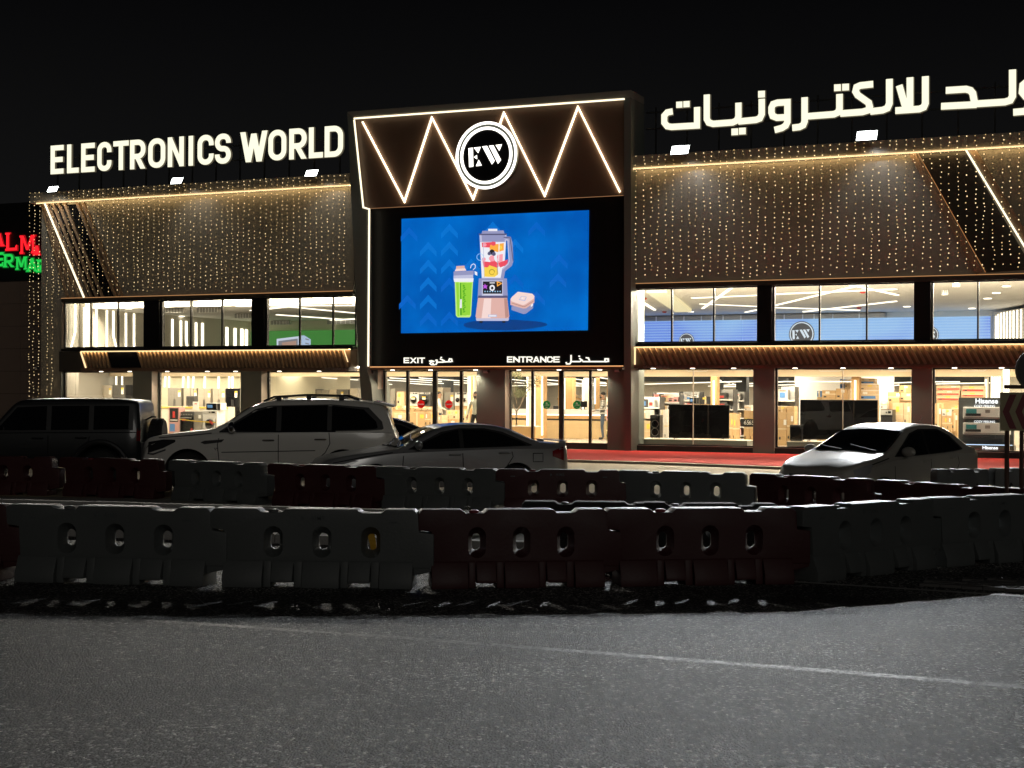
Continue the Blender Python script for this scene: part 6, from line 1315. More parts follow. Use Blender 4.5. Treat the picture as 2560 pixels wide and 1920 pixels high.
bronco = dict(paint=P_dark, top=[(2.2, .60), (2.18, 1.02), (2.1, 1.12), (1.6, 1.17), (1.05, 1.20), (.92, 1.24), (.44, 1.72), (.34, 1.80), (.1, 1.84), (-.8, 1.86), (-1.8, 1.845), (-2.04, 1.82), (-2.12, 1.76), (-2.17, 1.25), (-2.19, .60)],
    belt=[(2.2, .55), (2.1, 1.04), (1.0, 1.13), (-2.2, 1.16)], hw=[(2.2, .80), (2.1, .90), (1.5, .955), (0, .965), (-1.9, .955), (-2.12, .92), (-2.19, .86)],
    zb=[(2.2, .48), (1.9, .42), (-1.9, .42), (-2.19, .52)], tumble=.16, rc=.09, wheels=(1.38, -1.37, .40), gap=.10, tw=.28,
    screens=[('windscreen', .93, .42, (.78, .74), .002)], win_trim=[[(.82, 1.17, 1.19), (.36, 1.17, 1.70), (-2.0, 1.20, 1.74), (-2.02, 1.20, 1.72)]],
    windows=[[(.74, 1.19, 1.20), (.34, 1.19, 1.66), (-.26, 1.20, 1.69)], [(-.36, 1.20, 1.69), (-1.12, 1.21, 1.70)], [(-1.22, 1.21, 1.70), (-1.93, 1.22, 1.70)]],
    seams=[[(.88, 1.14), (.86, .50)], [(-.31, 1.15), (-.31, .50)], [(-1.17, 1.16), (-1.1, .85)]], handles=[(-.1, 1.03), (-.98, 1.04)], handle_mat=M_trim, mirror=(.70, 1.22), mirror_mat=M_trim,
    patches=[('tail_light', M_tail, [(-2.10, .98, 1.24), (-2.17, .98, 1.24)])], extra=bronco_extra, seamw=.02)
make_car('offroad_car', 'dark boxy off-roader with a spare wheel on its tail at the left edge', (-9.85, 32.4, LOT), 182.5, bronco)
# --- dark saloon half hidden behind the two
P_blue = paint('dark_blue_paint', (0.03, 0.035, 0.05), 0.3, 0.25)
hid = dict(camry); hid['paint'] = P_blue; hid['extra'] = lambda root, c: None; MATS['silver_grey_paint'] = P_silver
make_car('saloon_car', 'dark saloon hidden between the white off-roader and the silver saloon, only its windscreen showing', (-2.85, 37.6, LOT - .02), 6, hid)

# ------------------------------------------------------------------ road sign at the right edge
Ys = 21.0; pz = AT(2519, 1150, Ys)
ts = thing('traffic_sign', 'rusty double post sign with a round arrow disc above a red and yellow chevron board', 'traffic sign', (pz.x, Ys, -0.05))
M_post = mat('rusty_post', (0.10, 0.05, 0.035), 0.7, var=0.3, vscale=9)
xo = [AT(p, 1100, Ys).x - pz.x for p in (2519, 2556)]
z_of = lambda py: AT(2530, py, Ys).z + 0.05
for x in xo: MB().tube([(x, 0.03, 0), (x, 0.03, z_of(985 if x > .05 else 1060))], 0.032, 10).build('post', M_post, ts, smooth=True)
MB().box(xo[0] - .06, xo[0] + .06, -.02, .08, 0, .02).box(xo[1] - .06, xo[1] + .06, -.02, .08, 0, .02).build('base_plate', M_post, ts)
bx0, bx1 = AT(2499, 1000, Ys).x - pz.x, AT(2499, 1000, Ys).x - pz.x + 0.62
bd = MB().box(bx0, bx1, -0.03, -0.005, z_of(1077), z_of(981)).build('chevron_board', mat('faded_yellow_board', (0.42, 0.36, 0.20), 0.6, var=0.15), ts)
M_chev = mat('faded_red_chevron', (0.20, 0.03, 0.035), 0.6)
zt, zb_ = z_of(986), z_of(1072); zm_ = (zt + zb_) / 2
for k in range(3):
    x = bx0 + 0.03 + k * 0.175
    MB().prism([(x, zm_), (x + .10, zt), (x + .19, zt), (x + .09, zm_), (x + .19, zb_), (x + .10, zb_)], -0.036, -0.031).build('chevron', M_chev, bd)
rc_ = AT(2590, 925, Ys); rx_ = rc_.x - pz.x; rz2 = rc_.z + .05
dk = MB().lathe((rx_, -0.02, rz2), [(0.29, 0.0), (0.29, 0.02)], 36).build('round_plate', mat('faded_grey_disc', (0.05, 0.045, 0.04), 0.6), ts)
MB().ribbon([(rx_ + .28 * math.cos(6.2832 * k / 40), rz2 + .28 * math.sin(6.2832 * k / 40)) for k in range(40)], .03, -0.03, -0.021, 0, True).build('plate_rim', mat('dull_rim', (.12, .10, .08), .6), dk)
MB().ribbon([(rx_ + .12, rz2 + .14), (rx_ - .05, rz2 - .06)], .06, -0.03, -0.021).prism([(rx_ - .14, rz2 - .15), (rx_ - .13, rz2 + .02), (rx_ + .03, rz2 - .13)], -0.031, -0.022).build('arrow', mat('dull_rim'), dk)
MB().box(xo[0] - .05, xo[1] + .08, -.003, .015, z_of(972), z_of(962)).build('bracket', M_post, ts)


# ------------------------------------------------------------------ goods on the shop floor
def g_loc(zm, rect, yin): return RC(zm, *rect, yin=yin)
def stackfill(u0, u1, yin, dep, ztop, label, group):
    """plain cartons that carry whatever is seen above them"""
    h = ztop - ZF1
    if h < 0.06: return
    n = max(1, round(h / 0.5)); hh = h / n
    for k in range(n): carton_uz(u0, u1, ZF1 + k * hh + .002, ZF1 + (k + 1) * hh - .002, yin, dep, M_card, label, group, plain=True)
def carton_uz(u0, u1, z0, z1, yin, dep, m, label, group=None, plain=False, band=None, marks=True):
    w, h = u1 - u0, z1 - z0
    t = fthing('carton', label, 'carton', (u0 + u1) / 2, yin, z0, group)
    MB().box(-w / 2, w / 2, 0, dep, 0, h).build('box', m, t)
    if not plain:
        MB().box(-w / 2 - .002, w / 2 + .002, -0.003, dep * .9, h * .48, h * .48 + .05).build('tape', M_tape, t) if RND.random() < .6 else MB().box(-.03, .03, -0.003, dep * .9, h * .02, h + .003).build('tape', M_tape, t)
        if band: MB().box(-w / 2 + .03, w / 2 - .03, -0.006, -.001, h * .12, h * .42).build('printed_band', band, t)
        if marks:
            x = RND.uniform(-.3, .25) * w; MB().box(x, x + min(.16, w * .3), -0.008, -.004, h * .62, h * .62 + min(.18, h * .25)).build('shipping_label', RND.choice((M_paper, M_paper, M_yel)), t)
            MB().box(-w * .38, -w * .38 + min(.10, w * .2), -0.008, -.004, h * .18, h * .18 + min(.09, h * .16)).build('handling_mark', M_plastic, t)
    return t
def carton(zm, rect, yin, label, group=None, m=None, dep=0.5, band=None, floor=False, fill=True):
    u0, u1, z0, z1 = g_loc(zm, rect, yin)
    if floor or z0 < ZF1 + .08: z0 = ZF1 + .002
    elif fill: stackfill(u0, u1, yin + .02, dep, z0 - .002, 'plain brown carton carrying other goods on the shop floor', 'cartons carrying other goods')
    return carton_uz(u0, u1, z0, z1, yin, dep, m or M_card, label, group, band=band)
def fridge(zm, rect, yin, label, group, m, leaves=2, tag_x=None, dep=.65):
    u0, u1, z0, z1 = g_loc(zm, rect, yin); w = u1 - u0; h = z1 - ZF1
    t = fthing('fridge', label, 'fridge', (u0 + u1) / 2, yin, ZF1 + .002, group)
    MB().box(-w / 2, w / 2, .03, dep, .04, h).box(-w / 2 + .03, w / 2 - .03, .06, dep - .05, 0, .04).build('cabinet', m, t)
    for k in range(leaves):
        a = -w / 2 + w * k / leaves; d = MB().box(a + .004, a + w / leaves - .004, -.03, .026, .05, h - .003).build('door', m, t, bevel=.008)
        hx = a + w / leaves - .03 if k == 0 else a + .03
        MB().box(hx - .010, hx + .010, -.045, -.031, h * .3, h * .75).build('handle', M_dsteel, d)
    if tag_x is not None: MB().box(tag_x * w - .06, tag_x * w + .06, -.038, -.032, h * .80, h * .94).build('price_tag', M_paper, t); MB().box(tag_x * w - .06, tag_x * w + .06, -.041, -.0385, h * .90, h * .94).build('price_tag_head', M_yel, t)
    return t
def washer(zm, rect, yin, label, body, ring_m, z_on=None, group=None, r_=None, tag_=False):
    u0, u1, z0, z1 = g_loc(zm, rect, yin); w = u1 - u0
    if z_on is None: z0 = ZF1 + .002
    h = z1 - z0; t = fthing('washing_machine', label, 'washing machine', (u0 + u1) / 2, yin, z0, group)
    MB().box(-w / 2, w / 2, 0, .58, 0, h).build('cabinet', body, t, bevel=.012)
    r = r_ or min(w, h) * .36; cz = h * .44
    d = MB().lathe((0, 0, cz), [(r, -.005), (r, -.03), (r * .86, -.05), (r * .84, -.02)], 28).build('door_ring', ring_m, t, smooth=True); MB().lathe((0, -.022, cz), [(r * .83, 0.0), (r * .6, -.035), (r * .2, -.05)], 24).build('door_glass', M_gloss, d, smooth=True)
    MB().box(-w / 2 + .01, w / 2 - .01, -.006, -.001, h * .86, h - .015).build('control_panel', mat('panel_light_grey', (.55, .54, .5), .4), t); MB().cyl((0, -.018, h * .925), (0, 1, 0), .028, .03, 14).build('dial', M_dsteel, t)
    MB().box(w * .12, w * .36, -.010, -.0065, h * .90, h * .96).build('display', M_gloss, t)
    if tag_: MB().box(-.08, .08, -.075, -.07, cz + r * .1, cz + r * .75).build('price_tag', M_paper, t); MB().box(-.08, .08, -.079, -.0755, cz + r * .5, cz + r * .75).build('price_tag_head', M_yel, t)
    return t
def tv(zm, rect, yin, label, stand_z):
    u0, u1, z0, z1 = g_loc(zm, rect, yin); w, h = u1 - u0, z1 - z0; t = fthing('television', label, 'television', (u0 + u1) / 2, yin, stand_z)
    b = z0 - stand_z
    MB().box(-w / 2, w / 2, 0, .05, b, b + h).build('casing', M_plastic, t, bevel=.008); MB().box(-w / 2 + .012, w / 2 - .012, -.006, -.001, b + .03, b + h - .012).build('screen', M_gloss, t)
    for s_ in (-1, 1): MB().tube([(s_ * w * .36, .03, b + .02), (s_ * w * .39, -.14, .012)], .014, 6).tube([(s_ * w * .36, .03, b + .02), (s_ * w * .39, .18, .012)], .014, 6).build('foot', M_plastic, t)
def speaker(zm, rect, yin, label):
    u0, u1, z0, z1 = g_loc(zm, rect, yin); w, h = u1 - u0, z1 - .30; t = fthing('speaker', label, 'speaker', (u0 + u1) / 2, yin, .30)
    MB().box(-w / 2, w / 2, 0, .34, .03, h).build('cabinet', M_plastic, t, bevel=.015)
    for cz in (.28, .62):
        MB().ribbon([(w * .36 * math.cos(6.2832 * k / 24), h * cz + w * .36 * math.sin(6.2832 * k / 24)) for k in range(24)], .018, -.012, -.001, 0, True).build('ring', M_steel, t); MB().lathe((0, -.003, h * cz), [(w * .33, 0), (w * .12, .03), (w * .10, -.01)], 20).build('cone', M_gloss, t)
    MB().box(-w * .32, w * .32, -.012, -.001, h * .86, h * .95).build('panel', M_dsteel, t)
    for x in (-1, 1): MB().cyl((x * w * .35, .1, .015), (1, 0, 0), .018, .03, 10).build('caster', M_steel, t)

# --- left: lining wall with vertical light strips, fridges, hob, washer
LW = 4.3
part('display_lining', MB().box(-19.7, FZ(zx(ZL, 1672), 950, LW)[0] + .45, LW, LW + .12, ZF1 + .002, 2.79), mat('pale_cream_lining', (0.70, 0.65, 0.48), 0.6))
part('display_lining', MB().box(FZ(zx(ZL, 1672), 950, LW)[0] + .33, FZ(zx(ZL, 1672), 950, LW)[0] + .45, LW + .13, 12, ZF1 + .002, 2.79), mat('pale_cream_lining'))
for pts in ([(155, 205), (168, 270), (152, 500)], [(235, 205), (232, 505)], [(480, 205), (500, 300), (488, 510)], [(588, 205), (586, 515)], [(700, 205), (684, 290), (672, 515)], [(872, 205), (893, 310), (887, 520)], [(1148, 205), (1145, 525)], [(1318, 205), (1343, 330), (1338, 520)], [(1404, 205), (1402, 520)], [(1582, 205), (1612, 330), (1608, 525)]):
    part('wall_led', MB().ribbon(PL(ZL, pts, LW - .05), .055, LW - .05, LW - .003), M_tubef)
for x in (530, 562, 670, 712, 748, 836): part('wall_led', MB().ribbon(PL(Z2, [(x, 560), (x, 652)], LW - .05), .055, LW - .05, LW - .003), M_tubef)
M_fr = (mat('fridge_grey', (0.30, 0.28, 0.24), .35, metal=.3), mat('fridge_beige_steel', (0.46, 0.41, 0.33), .35, metal=.25), mat('fridge_dark_steel', (0.12, 0.115, 0.105), .3, metal=.3))
for rect, lab, m_, lv, tg in (((225, 515, 472, 900), 'dark grey side by side fridge leftmost in the second left window', M_fr[0], 2, .36), ((514, 520, 752, 900), 'beige steel fridge behind the grey suitcase in the left window', M_fr[1], 2, .42), ((780, 525, 1010, 900), 'pale steel fridge behind the microwave in the left window', M_fr[1], 2, .40), ((1050, 525, 1282, 900), 'pale steel fridge beside the black glass fridge', M_fr[1], 2, .36), ((1290, 525, 1545, 1200), 'black glass four door fridge in the left window', M_gloss, 2, .25), ((1552, 535, 1670, 1200), 'narrow grey steel fridge at the brown pillar', M_fr[0], 1, None)):
    fridge(ZL, rect, 3.55, lab, 'fridges in the left windows', m_, lv, tg)
for rect, lab, m_, lv in (((482, 652, 570, 800), 'plain grey fridge in the first left window', M_fr[0], 1), ((575, 648, 632, 800), 'second grey fridge in the first left window', M_fr[1], 1), ((636, 648, 690, 800), 'steel fridge with a white notice in the first left window', M_fr[1], 1), ((694, 645, 770, 800), 'black patterned fridge in the first left window', M_fr[2], 2), ((775, 645, 856, 800), 'black glass fridge with a blue sticker in the first left window', M_gloss, 2)):
    fridge(Z2, rect, 3.55, lab, 'fridges in the left windows', m_, lv, .3)
def gift_box(zm, rect, yin, label, m, face, dep=.4):
    u0, u1, z0, z1 = g_loc(zm, rect, yin); z0 = ZF1 + .002; w, h = u1 - u0, z1 - z0; t = fthing('product_box', label, 'box', (u0 + u1) / 2, yin, z0)
    MB().box(-w / 2, w / 2, 0, dep, 0, h).build('box', m, t); MB().box(-w * .40, w * .40, -.004, -.001, h * .45, h * .96).build('printed_panel', face, t)
    MB().box(-w * .12, w * .12, -.008, -.0045, h * .60, h * .84).build('picture', M_red, t); MB().box(-w * .36, w * .36, -.008, -.0045, h * .50, h * .54).build('print_line', M_paper, t); MB().box(-w * .4, w * .1, -.006, -.001, h * .1, h * .38).build('picture', M_blueprint, t)
gift_box(ZL, (235, 868, 425, 1290), 1.6, 'pink edged black product box beside the spare wheel in the window', mat('pink_carton', (0.55, 0.30, 0.27), .6), M_plastic)
u0, u1, z0, z1 = g_loc(ZL, (435, 960, 692, 1240), 1.7); w, h = u1 - u0, z1 - ZF1
t = fthing('cooker', 'black glass cooker with a red sticker in the left window', 'cooker', (u0 + u1) / 2, 1.7, ZF1 + .002)
MB().box(-w / 2, w / 2, 0, .6, 0, h).build('cabinet', M_dsteel, t); d = MB().box(-w * .47, w * .47, -.03, -.001, h * .12, h * .80).build('oven_door', M_gloss, t); MB().tube([(-w * .4, -.06, h * .74), (w * .4, -.06, h * .74)], .014, 8).build('handle', M_steel, d)
for k in range(5): MB().cyl((-w * .36 + k * w * .18, -.02, h * .89), (0, 1, 0), .022, .04, 10).build('knob', M_steel, t)
MB().box(-w * .3, -w * .05, -.035, -.031, h * .60, h * .70).build('sticker', M_red, d); MB().box(w * .33, w * .46, -.035, -.031, h * .14, h * .28).build('sticker', M_red, d)
for x in (-.25, .25): MB().box(x * w - .1, x * w + .1, .1, .5, h, h + .02).build('hob_grate', M_plastic, t)
u0, u1, z0, z1 = g_loc(ZL, (697, 950, 850, 1240), 1.75); w, h = u1 - u0, z1 - ZF1; t = fthing('dishwasher', 'grey steel dishwasher with notices between cooker and washing machine', 'dishwasher', (u0 + u1) / 2, 1.75, ZF1 + .002)
MB().box(-w / 2, w / 2, 0, .58, 0, h).build('cabinet', M_steel, t); MB().box(-w * .47, w * .47, -.025, -.001, h * .1, h * .86).build('door', M_fr[0], t); MB().box(w * .1, w * .4, -.03, -.026, h * .7, h * .85).build('notice', M_paper, t)
washer(ZL, (862, 932, 1122, 1300), 1.55, 'white front loading washing machine under the microwave in the left window', M_white, M_dsteel, r_=.215)
def microwave(zm, rect, yin, label, dep=.4, m=None):
    u0, u1, z0, z1 = g_loc(zm, rect, yin); w, h = u1 - u0, z1 - z0; t = fthing('microwave', label, 'microwave', (u0 + u1) / 2, yin, z0)
    MB().box(-w / 2, w / 2, 0, dep, 0, h).build('cabinet', m or M_white, t, bevel=.008); d = MB().box(-w * .48, w * .28, -.02, -.001, .015, h - .015).build('door', M_gloss, t); MB().box(w * .31, w * .47, -.015, -.001, .015, h - .015).build('keypad', M_plastic, t); MB().box(w * .24, w * .265, -.045, -.021, h * .15, h * .85).build('handle', M_steel, d)
    MB().box(-w * .40, -w * .05, -.024, -.021, h * .35, h * .75).build('sticker', M_blueprint, d)
    return t
microwave(ZL, (926, 793, 1190, 928), 1.62, 'white microwave with a black door standing on the washing machine')
# suitcase trolley, notice stand and barrier tape in the left window
u0, u1, z0, z1 = g_loc(ZL, (552, 662, 708, 858), 2.6); w = u1 - u0
t = fthing('suitcase', 'dark grey suitcase with a raised handle on a plinth before the fridges', 'suitcase', (u0 + u1) / 2, 2.6, z0)
MB().box(-w / 2, w / 2, 0, .26, .03, z1 - z0).build('shell', mat('suitcase_shell', (0.06, 0.058, 0.055), .5), t, bevel=.03)
for k in range(5): MB().box(-w * .4 + k * w * .2 - .008, -w * .4 + k * w * .2 + .008, -.008, -.001, .1, z1 - z0 - .06).build('rib', M_plastic, t)
MB().tube([(-.07, .13, z1 - z0), (-.07, .13, z1 - z0 + .30), (.07, .13, z1 - z0 + .30), (.07, .13, z1 - z0)], .012, 6).build('handle', M_dsteel, t)
for x in (-1, 1): MB().cyl((x * w * .38, .12, .018), (1, 0, 0), .018, .03, 10).build('caster', M_plastic, t)
pl_ = fthing('display_plinth', 'long low cream display plinth with yellow top in the left window', 'plinth', (u0 + u1) / 2, 2.5, ZF1 + .002); MB().box(-1.5, 1.9, 0, .5, 0, z0 - ZF1 - .006).build('body', M_cream, pl_); MB().box(-1.52, 1.92, -.03, -.001, z0 - ZF1 - .07, z0 - ZF1 - .008).build('edge_band', M_yel, pl_)
u0, u1, z0, z1 = g_loc(ZL, (608, 768, 716, 930), 1.65); t = fthing('notice_stand', 'white paper notice standing on the dishwasher top', 'notice', (u0 + u1) / 2, 1.9, z0); w = u1 - u0
MB().box(-w / 2, w / 2, 0, .012, .03, z1 - z0).build('sheet', M_paper, t); MB().box(-w * .45, w * .45, -.03, .09, 0, .028).build('foot', M_cream, t); MB().box(-w * .2, w * .2, -.004, -.001, (z1 - z0) * .70, (z1 - z0) * .8).build('print', M_red, t)
a, c = FZ(*zp(ZL, 435, 1092), 1.2), FZ(*zp(ZL, 1095, 1152), 1.2); t = fthing('barrier_tape', 'yellow tape stretched in front of the cooker and washing machine', 'tape', a[0], 1.2, a[1])
MB().ribbon([(0, 0), ((c[0] - a[0]) * .5, (c[1] - a[1]) * .5 - .02), (c[0] - a[0], c[1] - a[1])], .045, 0, .004).build('tape', M_yel, t); MB().ribbon([(c[0] - a[0] - .28, c[1] - a[1] + .06), (c[0] - a[0] - .12, c[1] - a[1] - .06)], .08, -.01, -.004).build('red_tag', M_red, t); MB().tube([(0, .03, ZF1 - a[1]), (0, .03, .05)], .015, 6).tube([(c[0] - a[0], .03, ZF1 - a[1]), (c[0] - a[0], .03, .05)], .015, 6).build('post', M_dsteel, t)
# third left window: fridge rows far back, red pipes
for rect, lab, m_, lv, tg in (((175, 632, 262, 760), 'dark fridge with a blue sticker at the far left of the third window', M_fr[2], 1, .1), ((268, 632, 462, 760), 'grey fridge with a large price card in the third window', M_fr[0], 2, .1), ((490, 622, 615, 760), 'cream fridge left in the far row', M_fr[1], 1, None), ((625, 622, 772, 760), 'cream fridge with a red price card in the far row', M_fr[1], 1, .3), ((782, 622, 935, 760), 'charcoal fridge with a white card in the far row', M_fr[2], 1, -.2), ((945, 622, 1105, 760), 'charcoal fridge with a yellow card in the far row', M_fr[2], 1, .1), ((1120, 640, 1220, 760), 'narrow grey fridge in the far row', M_fr[0], 1, None), ((1225, 640, 1385, 760), 'double grey fridge in the far row', M_fr[0], 2, None), ((1392, 625, 1545, 760), 'pale grey fridge in the far row', M_fr[1], 1, None), ((1552, 625, 1700, 760), 'black fridge with a white tag in the far row', M_fr[2], 1, .3), ((1712, 625, 1800, 760), 'black fridge with two handles in the far row', M_fr[2], 2, None), ((1830, 605, 1995, 760), 'cream fridge rightmost in the far row', M_fr[1], 1, None)):
    fridge(ZB, rect, 9.0, lab, 'fridges seen through the third left window', m_, lv, tg)
for x, r_ in ((232, .03), (342, .10), (466, .10)):
    u = FZ(*zp(ZB, x, 500), 12)[0]; part('red_pipe', MB().tube([(u, 12, ZF1), (u, 12, 2.79)], r_, 12), mat('red_pipe_paint', (.22, .03, .03), .5), smooth=True)

# --- behind the exit doors
for rect, lab, m_, lv, tg in (((200, 565, 285, 900), 'pale grey fridge at the left edge of the exit door', M_fr[1], 1, None), ((290, 570, 385, 900), 'grey fridge beside the tall carton behind the exit door', M_fr[0], 1, None), ((1352, 640, 1545, 900), 'wide grey fridge behind the right no entry sticker', M_fr[0], 2, .3), ((1215, 545, 1325, 920), 'open doored beige fridge in the middle of the exit door', M_fr[1], 1, -.3)):
    fridge(ZE, rect, 4.6, lab, 'fridges behind the exit door', m_, lv, tg)
for rect, yin, lab, body, rm in (((655, 640, 840, 905), 4.4, 'white washing machine behind the exit door with a price card', M_white, M_steel), ((845, 635, 1075, 910), 4.4, 'charcoal washing machine behind the left no entry sticker', M_dsteel, M_plastic), ((1555, 645, 1680, 905), 4.5, 'white washing machine right of the grey fridge', M_white, M_chrome), ((1690, 645, 1800, 905), 4.5, 'second white washing machine right of the grey fridge', M_white, M_chrome)):
    u0, u1, z0, z1 = g_loc(ZE, rect, yin); stackfill(u0, u1, yin + .02, .55, z0 - .002, 'plain brown carton carrying other goods on the shop floor', 'cartons carrying other goods'); washer(ZE, rect, yin, lab, body, rm, z_on=1, tag_=rect[0] < 1000)
for rect, yin, lab in (((408, 625, 560, 900), 4.2, 'tall pale carton standing on boxes left in the exit door'), ((318, 905, 505, 985), 3.4, 'flat carton on the left end of the front stack'), ((510, 905, 600, 985), 3.4, 'small carton second on the front stack'), ((655, 905, 745, 985), 3.4, 'small carton under the white washing machine'), ((750, 925, 870, 990), 3.4, 'brown carton with a dark mark on the front stack'), ((875, 925, 990, 990), 3.4, 'brown carton below the left no entry sticker'), ((995, 930, 1112, 995), 3.4, 'brown carton at the right end of the front stack'),
                       ((360, 1050, 600, 1330), 2.6, 'large low carton left of the exit stile'), ((655, 1040, 960, 1330), 2.6, 'large front carton with two white labels'), ((965, 1030, 1050, 1330), 2.6, 'narrow brown carton with a printed side'), ((1055, 1030, 1120, 1330), 2.65, 'narrow pale carton at the exit stile'), ((1210, 1090, 1300, 1330), 2.4, 'carton below the open fridge'), ((1390, 990, 1510, 1175), 3.0, 'carton with two white arrows behind the exit door'), ((1515, 990, 1655, 1175), 3.0, 'carton with a red label behind the exit door'), ((1370, 1185, 1655, 1330), 2.9, 'wide low carton under the two labelled ones'), ((1720, 970, 1790, 1240), 3.2, 'narrow carton beside the man in the exit door')):
    carton(ZE, rect, yin, lab, 'cartons behind the exit door', M_card if RND.random() < .65 else M_card2)
def lit_column(zm, rect, yin, led_x, wood=None, label=None):
    u0, u1, _, _ = g_loc(zm, rect, yin); c = part('shop_column', MB().box(u0, u1, yin, yin + .4, ZF1 + .002, 2.465), wood or M_cream)
    for x, y0, y1 in led_x:
        a = FZ(*zp(zm, x, y0), yin - .05); b_ = FZ(*zp(zm, x, y1), yin - .05)
        part('column_led', MB().ribbon([(a[0], min(2.46, a[1])), (b_[0], max(ZF1 + .05, b_[1]))], .055, yin - .05, yin - .003), M_tubef, c)
lit_column(ZE, (1805, 380, 1940, 900), 3.55, [(1847, 400, 925)]); part('wood_fin', MB().box(*[FZ(*zp(ZE, x, 600), 3.5)[0] for x in (1870, 1900)], 3.50, 3.547, ZF1 + .01, 2.46), M_wood)

# --- reception behind the entrance
cu = [FZ(*zp(ZN, x, 1000), 5.0)[0] for x in (195, 1775)]; zc = [FZ(*zp(ZN, 1000, y), 5.0)[1] for y in (855, 940, 955, 1015, 1045)]
rc = fthing('reception_counter', 'long reception counter with white top, lit line and oak band behind the entrance', 'counter', (cu[0] + cu[1]) / 2, 5.0, ZF1 + .002); hw_ = (cu[1] - cu[0]) / 2; zr = [z - ZF1 for z in zc]
MB().box(-hw_ - .6, hw_, 0, .75, zr[1], zr[0]).build('top', M_white, rc); MB().box(-hw_ - .6, hw_ - .02, .05, .7, zr[1] - .04, zr[1] - .002).build('led_line', M_tubef, rc); MB().box(-hw_ - .6, hw_ - .02, .03, .7, zr[3], zr[1] - .042).build('wood_band', M_wood, rc); MB().box(-hw_ - .6, hw_ - .04, .07, .68, zr[4], zr[3] - .002).build('black_band', M_plastic, rc); MB().box(-hw_ - .6, hw_ - .06, .04, .68, 0, zr[4] - .002).build('front_panel', mat('pale_oak_panel', (.60, .44, .24), .4, var=.12, vscale=4), rc)
lit_column(ZN, (600, 200, 740, 1300), 3.6, [(590, 200, 1300), (722, 260, 1300)], M_wood); lit_column(ZN, (482, 200, 545, 1150), 4.3, [(468, 250, 1150)]); lit_column(ZN, (1120, 180, 1245, 850), 7.2, [(1108, 310, 850)], M_wood); lit_column(ZN, (1440, 330, 1540, 850), 8.0, [(1430, 350, 850)])
lit_column(ZN, (1640, 310, 1660, 780), 6.5, [(1636, 320, 760)], M_wood)
bk = fthing('back_counter_shelf', 'oak wall shelf with small goods behind the reception', 'shelf', FZ(*zp(ZN, 1330, 680), 11)[0], 11.0, ZF1 + .002)
MB().box(-.9, 1.4, 0, .4, FZ(*zp(ZN, 1330, 690), 11)[1] - ZF1, FZ(*zp(ZN, 1330, 660), 11)[1] - ZF1).box(-.88, -.82, .05, .35, 0, 2.6).box(1.32, 1.38, .05, .35, 0, 2.6).build('frame', M_wood, bk)
for k in range(4): carton_uz(FZ(*zp(ZN, 1260 + k * 45, 600), 11)[0], FZ(*zp(ZN, 1295 + k * 45, 600), 11)[0], FZ(*zp(ZN, 1330, 660), 11)[1] + .003, FZ(*zp(ZN, 1330, 600 + 20 * (k % 2)), 11)[1], 11.05, .3, RND.choice((M_cardw, M_red, M_card)), 'small boxed item on the oak shelf behind the reception', 'small boxes on the oak shelf')
u0, u1, z0, z1 = g_loc(ZN, (1397, 712, 1503, 815), 5.3); t = fthing('cash_monitor', 'black till monitor on the reception counter', 'monitor', (u0 + u1) / 2, 5.3, zc[0] + .002); w = u1 - u0
MB().box(-w / 2, w / 2, 0, .04, .09, z1 - zc[0]).build('casing', M_plastic, t); MB().box(-w * .47, w * .47, -.004, -.001, .10, z1 - zc[0] - .01).build('screen', M_gloss, t); MB().box(-.02, .02, .02, .05, .01, .12).box(-.1, .1, -.05, .12, 0, .012).build('stand', M_plastic, t)
u0, u1, z0, z1 = g_loc(ZN, (915, 790, 1005, 850), 6.1); t = fthing('office_chair', 'black office chair back showing above the reception counter', 'chair', (u0 + u1) / 2, 6.1, ZF1 + .002); w = u1 - u0
MB().box(-w / 2, w / 2, 0, .07, .55, z1 - ZF1).build('backrest', M_plastic, t, bevel=.03); MB().box(-w / 2, w / 2, -.45, 0, .42, .50).build('seat', M_plastic, t, bevel=.02); MB().tube([(0, -.2, .42), (0, -.2, .06)], .03, 8).build('column', M_dsteel, t)
for k in range(5): MB().tube([(0, -.2, .07), (.27 * math.cos(k * 1.2566), -.2 + .27 * math.sin(k * 1.2566), .03)], .02, 6).build('leg', M_dsteel, t)
# potted olive tree
u, z = FZ(*zp(ZN, 283, 1090), 2.0); zb_ = FZ(*zp(ZN, 420, 1155), 2.0)[1]
pu = [FZ(*zp(ZN, x, 1200), 2.0)[0] for x in (185, 665)]
pb = fthing('planter', 'long oak planter box behind the entrance glass', 'planter', (pu[0] + pu[1]) / 2, 1.7, ZF1 + .002); w = (pu[1] - pu[0]) / 2
MB().box(-w, w, 0, .55, 0, zb_ - ZF1).build('box', M_wood, pb); MB().box(-w - .01, w + .01, -.012, .562, zb_ - ZF1 + .001, zb_ - ZF1 + .035).build('rim', M_cream, pb)
ot = fthing('olive_tree', 'small olive tree with a forked trunk in the oak planter behind the entrance', 'tree', u, 2.0, zb_ + .037)
O = lambda x, y, dy=0: (FZ(*zp(ZN, x, y), 2.0)[0] - u, dy, FZ(*zp(ZN, x, y), 2.0)[1] - zb_ - .037)
tr = MB(); M_bark = mat('olive_bark', (.20, .15, .10), .85, var=.3, vscale=14)
tr.tube([(0, 0, -.03), O(283, 1000), O(285, 900)], .045, 8, r2=.032)
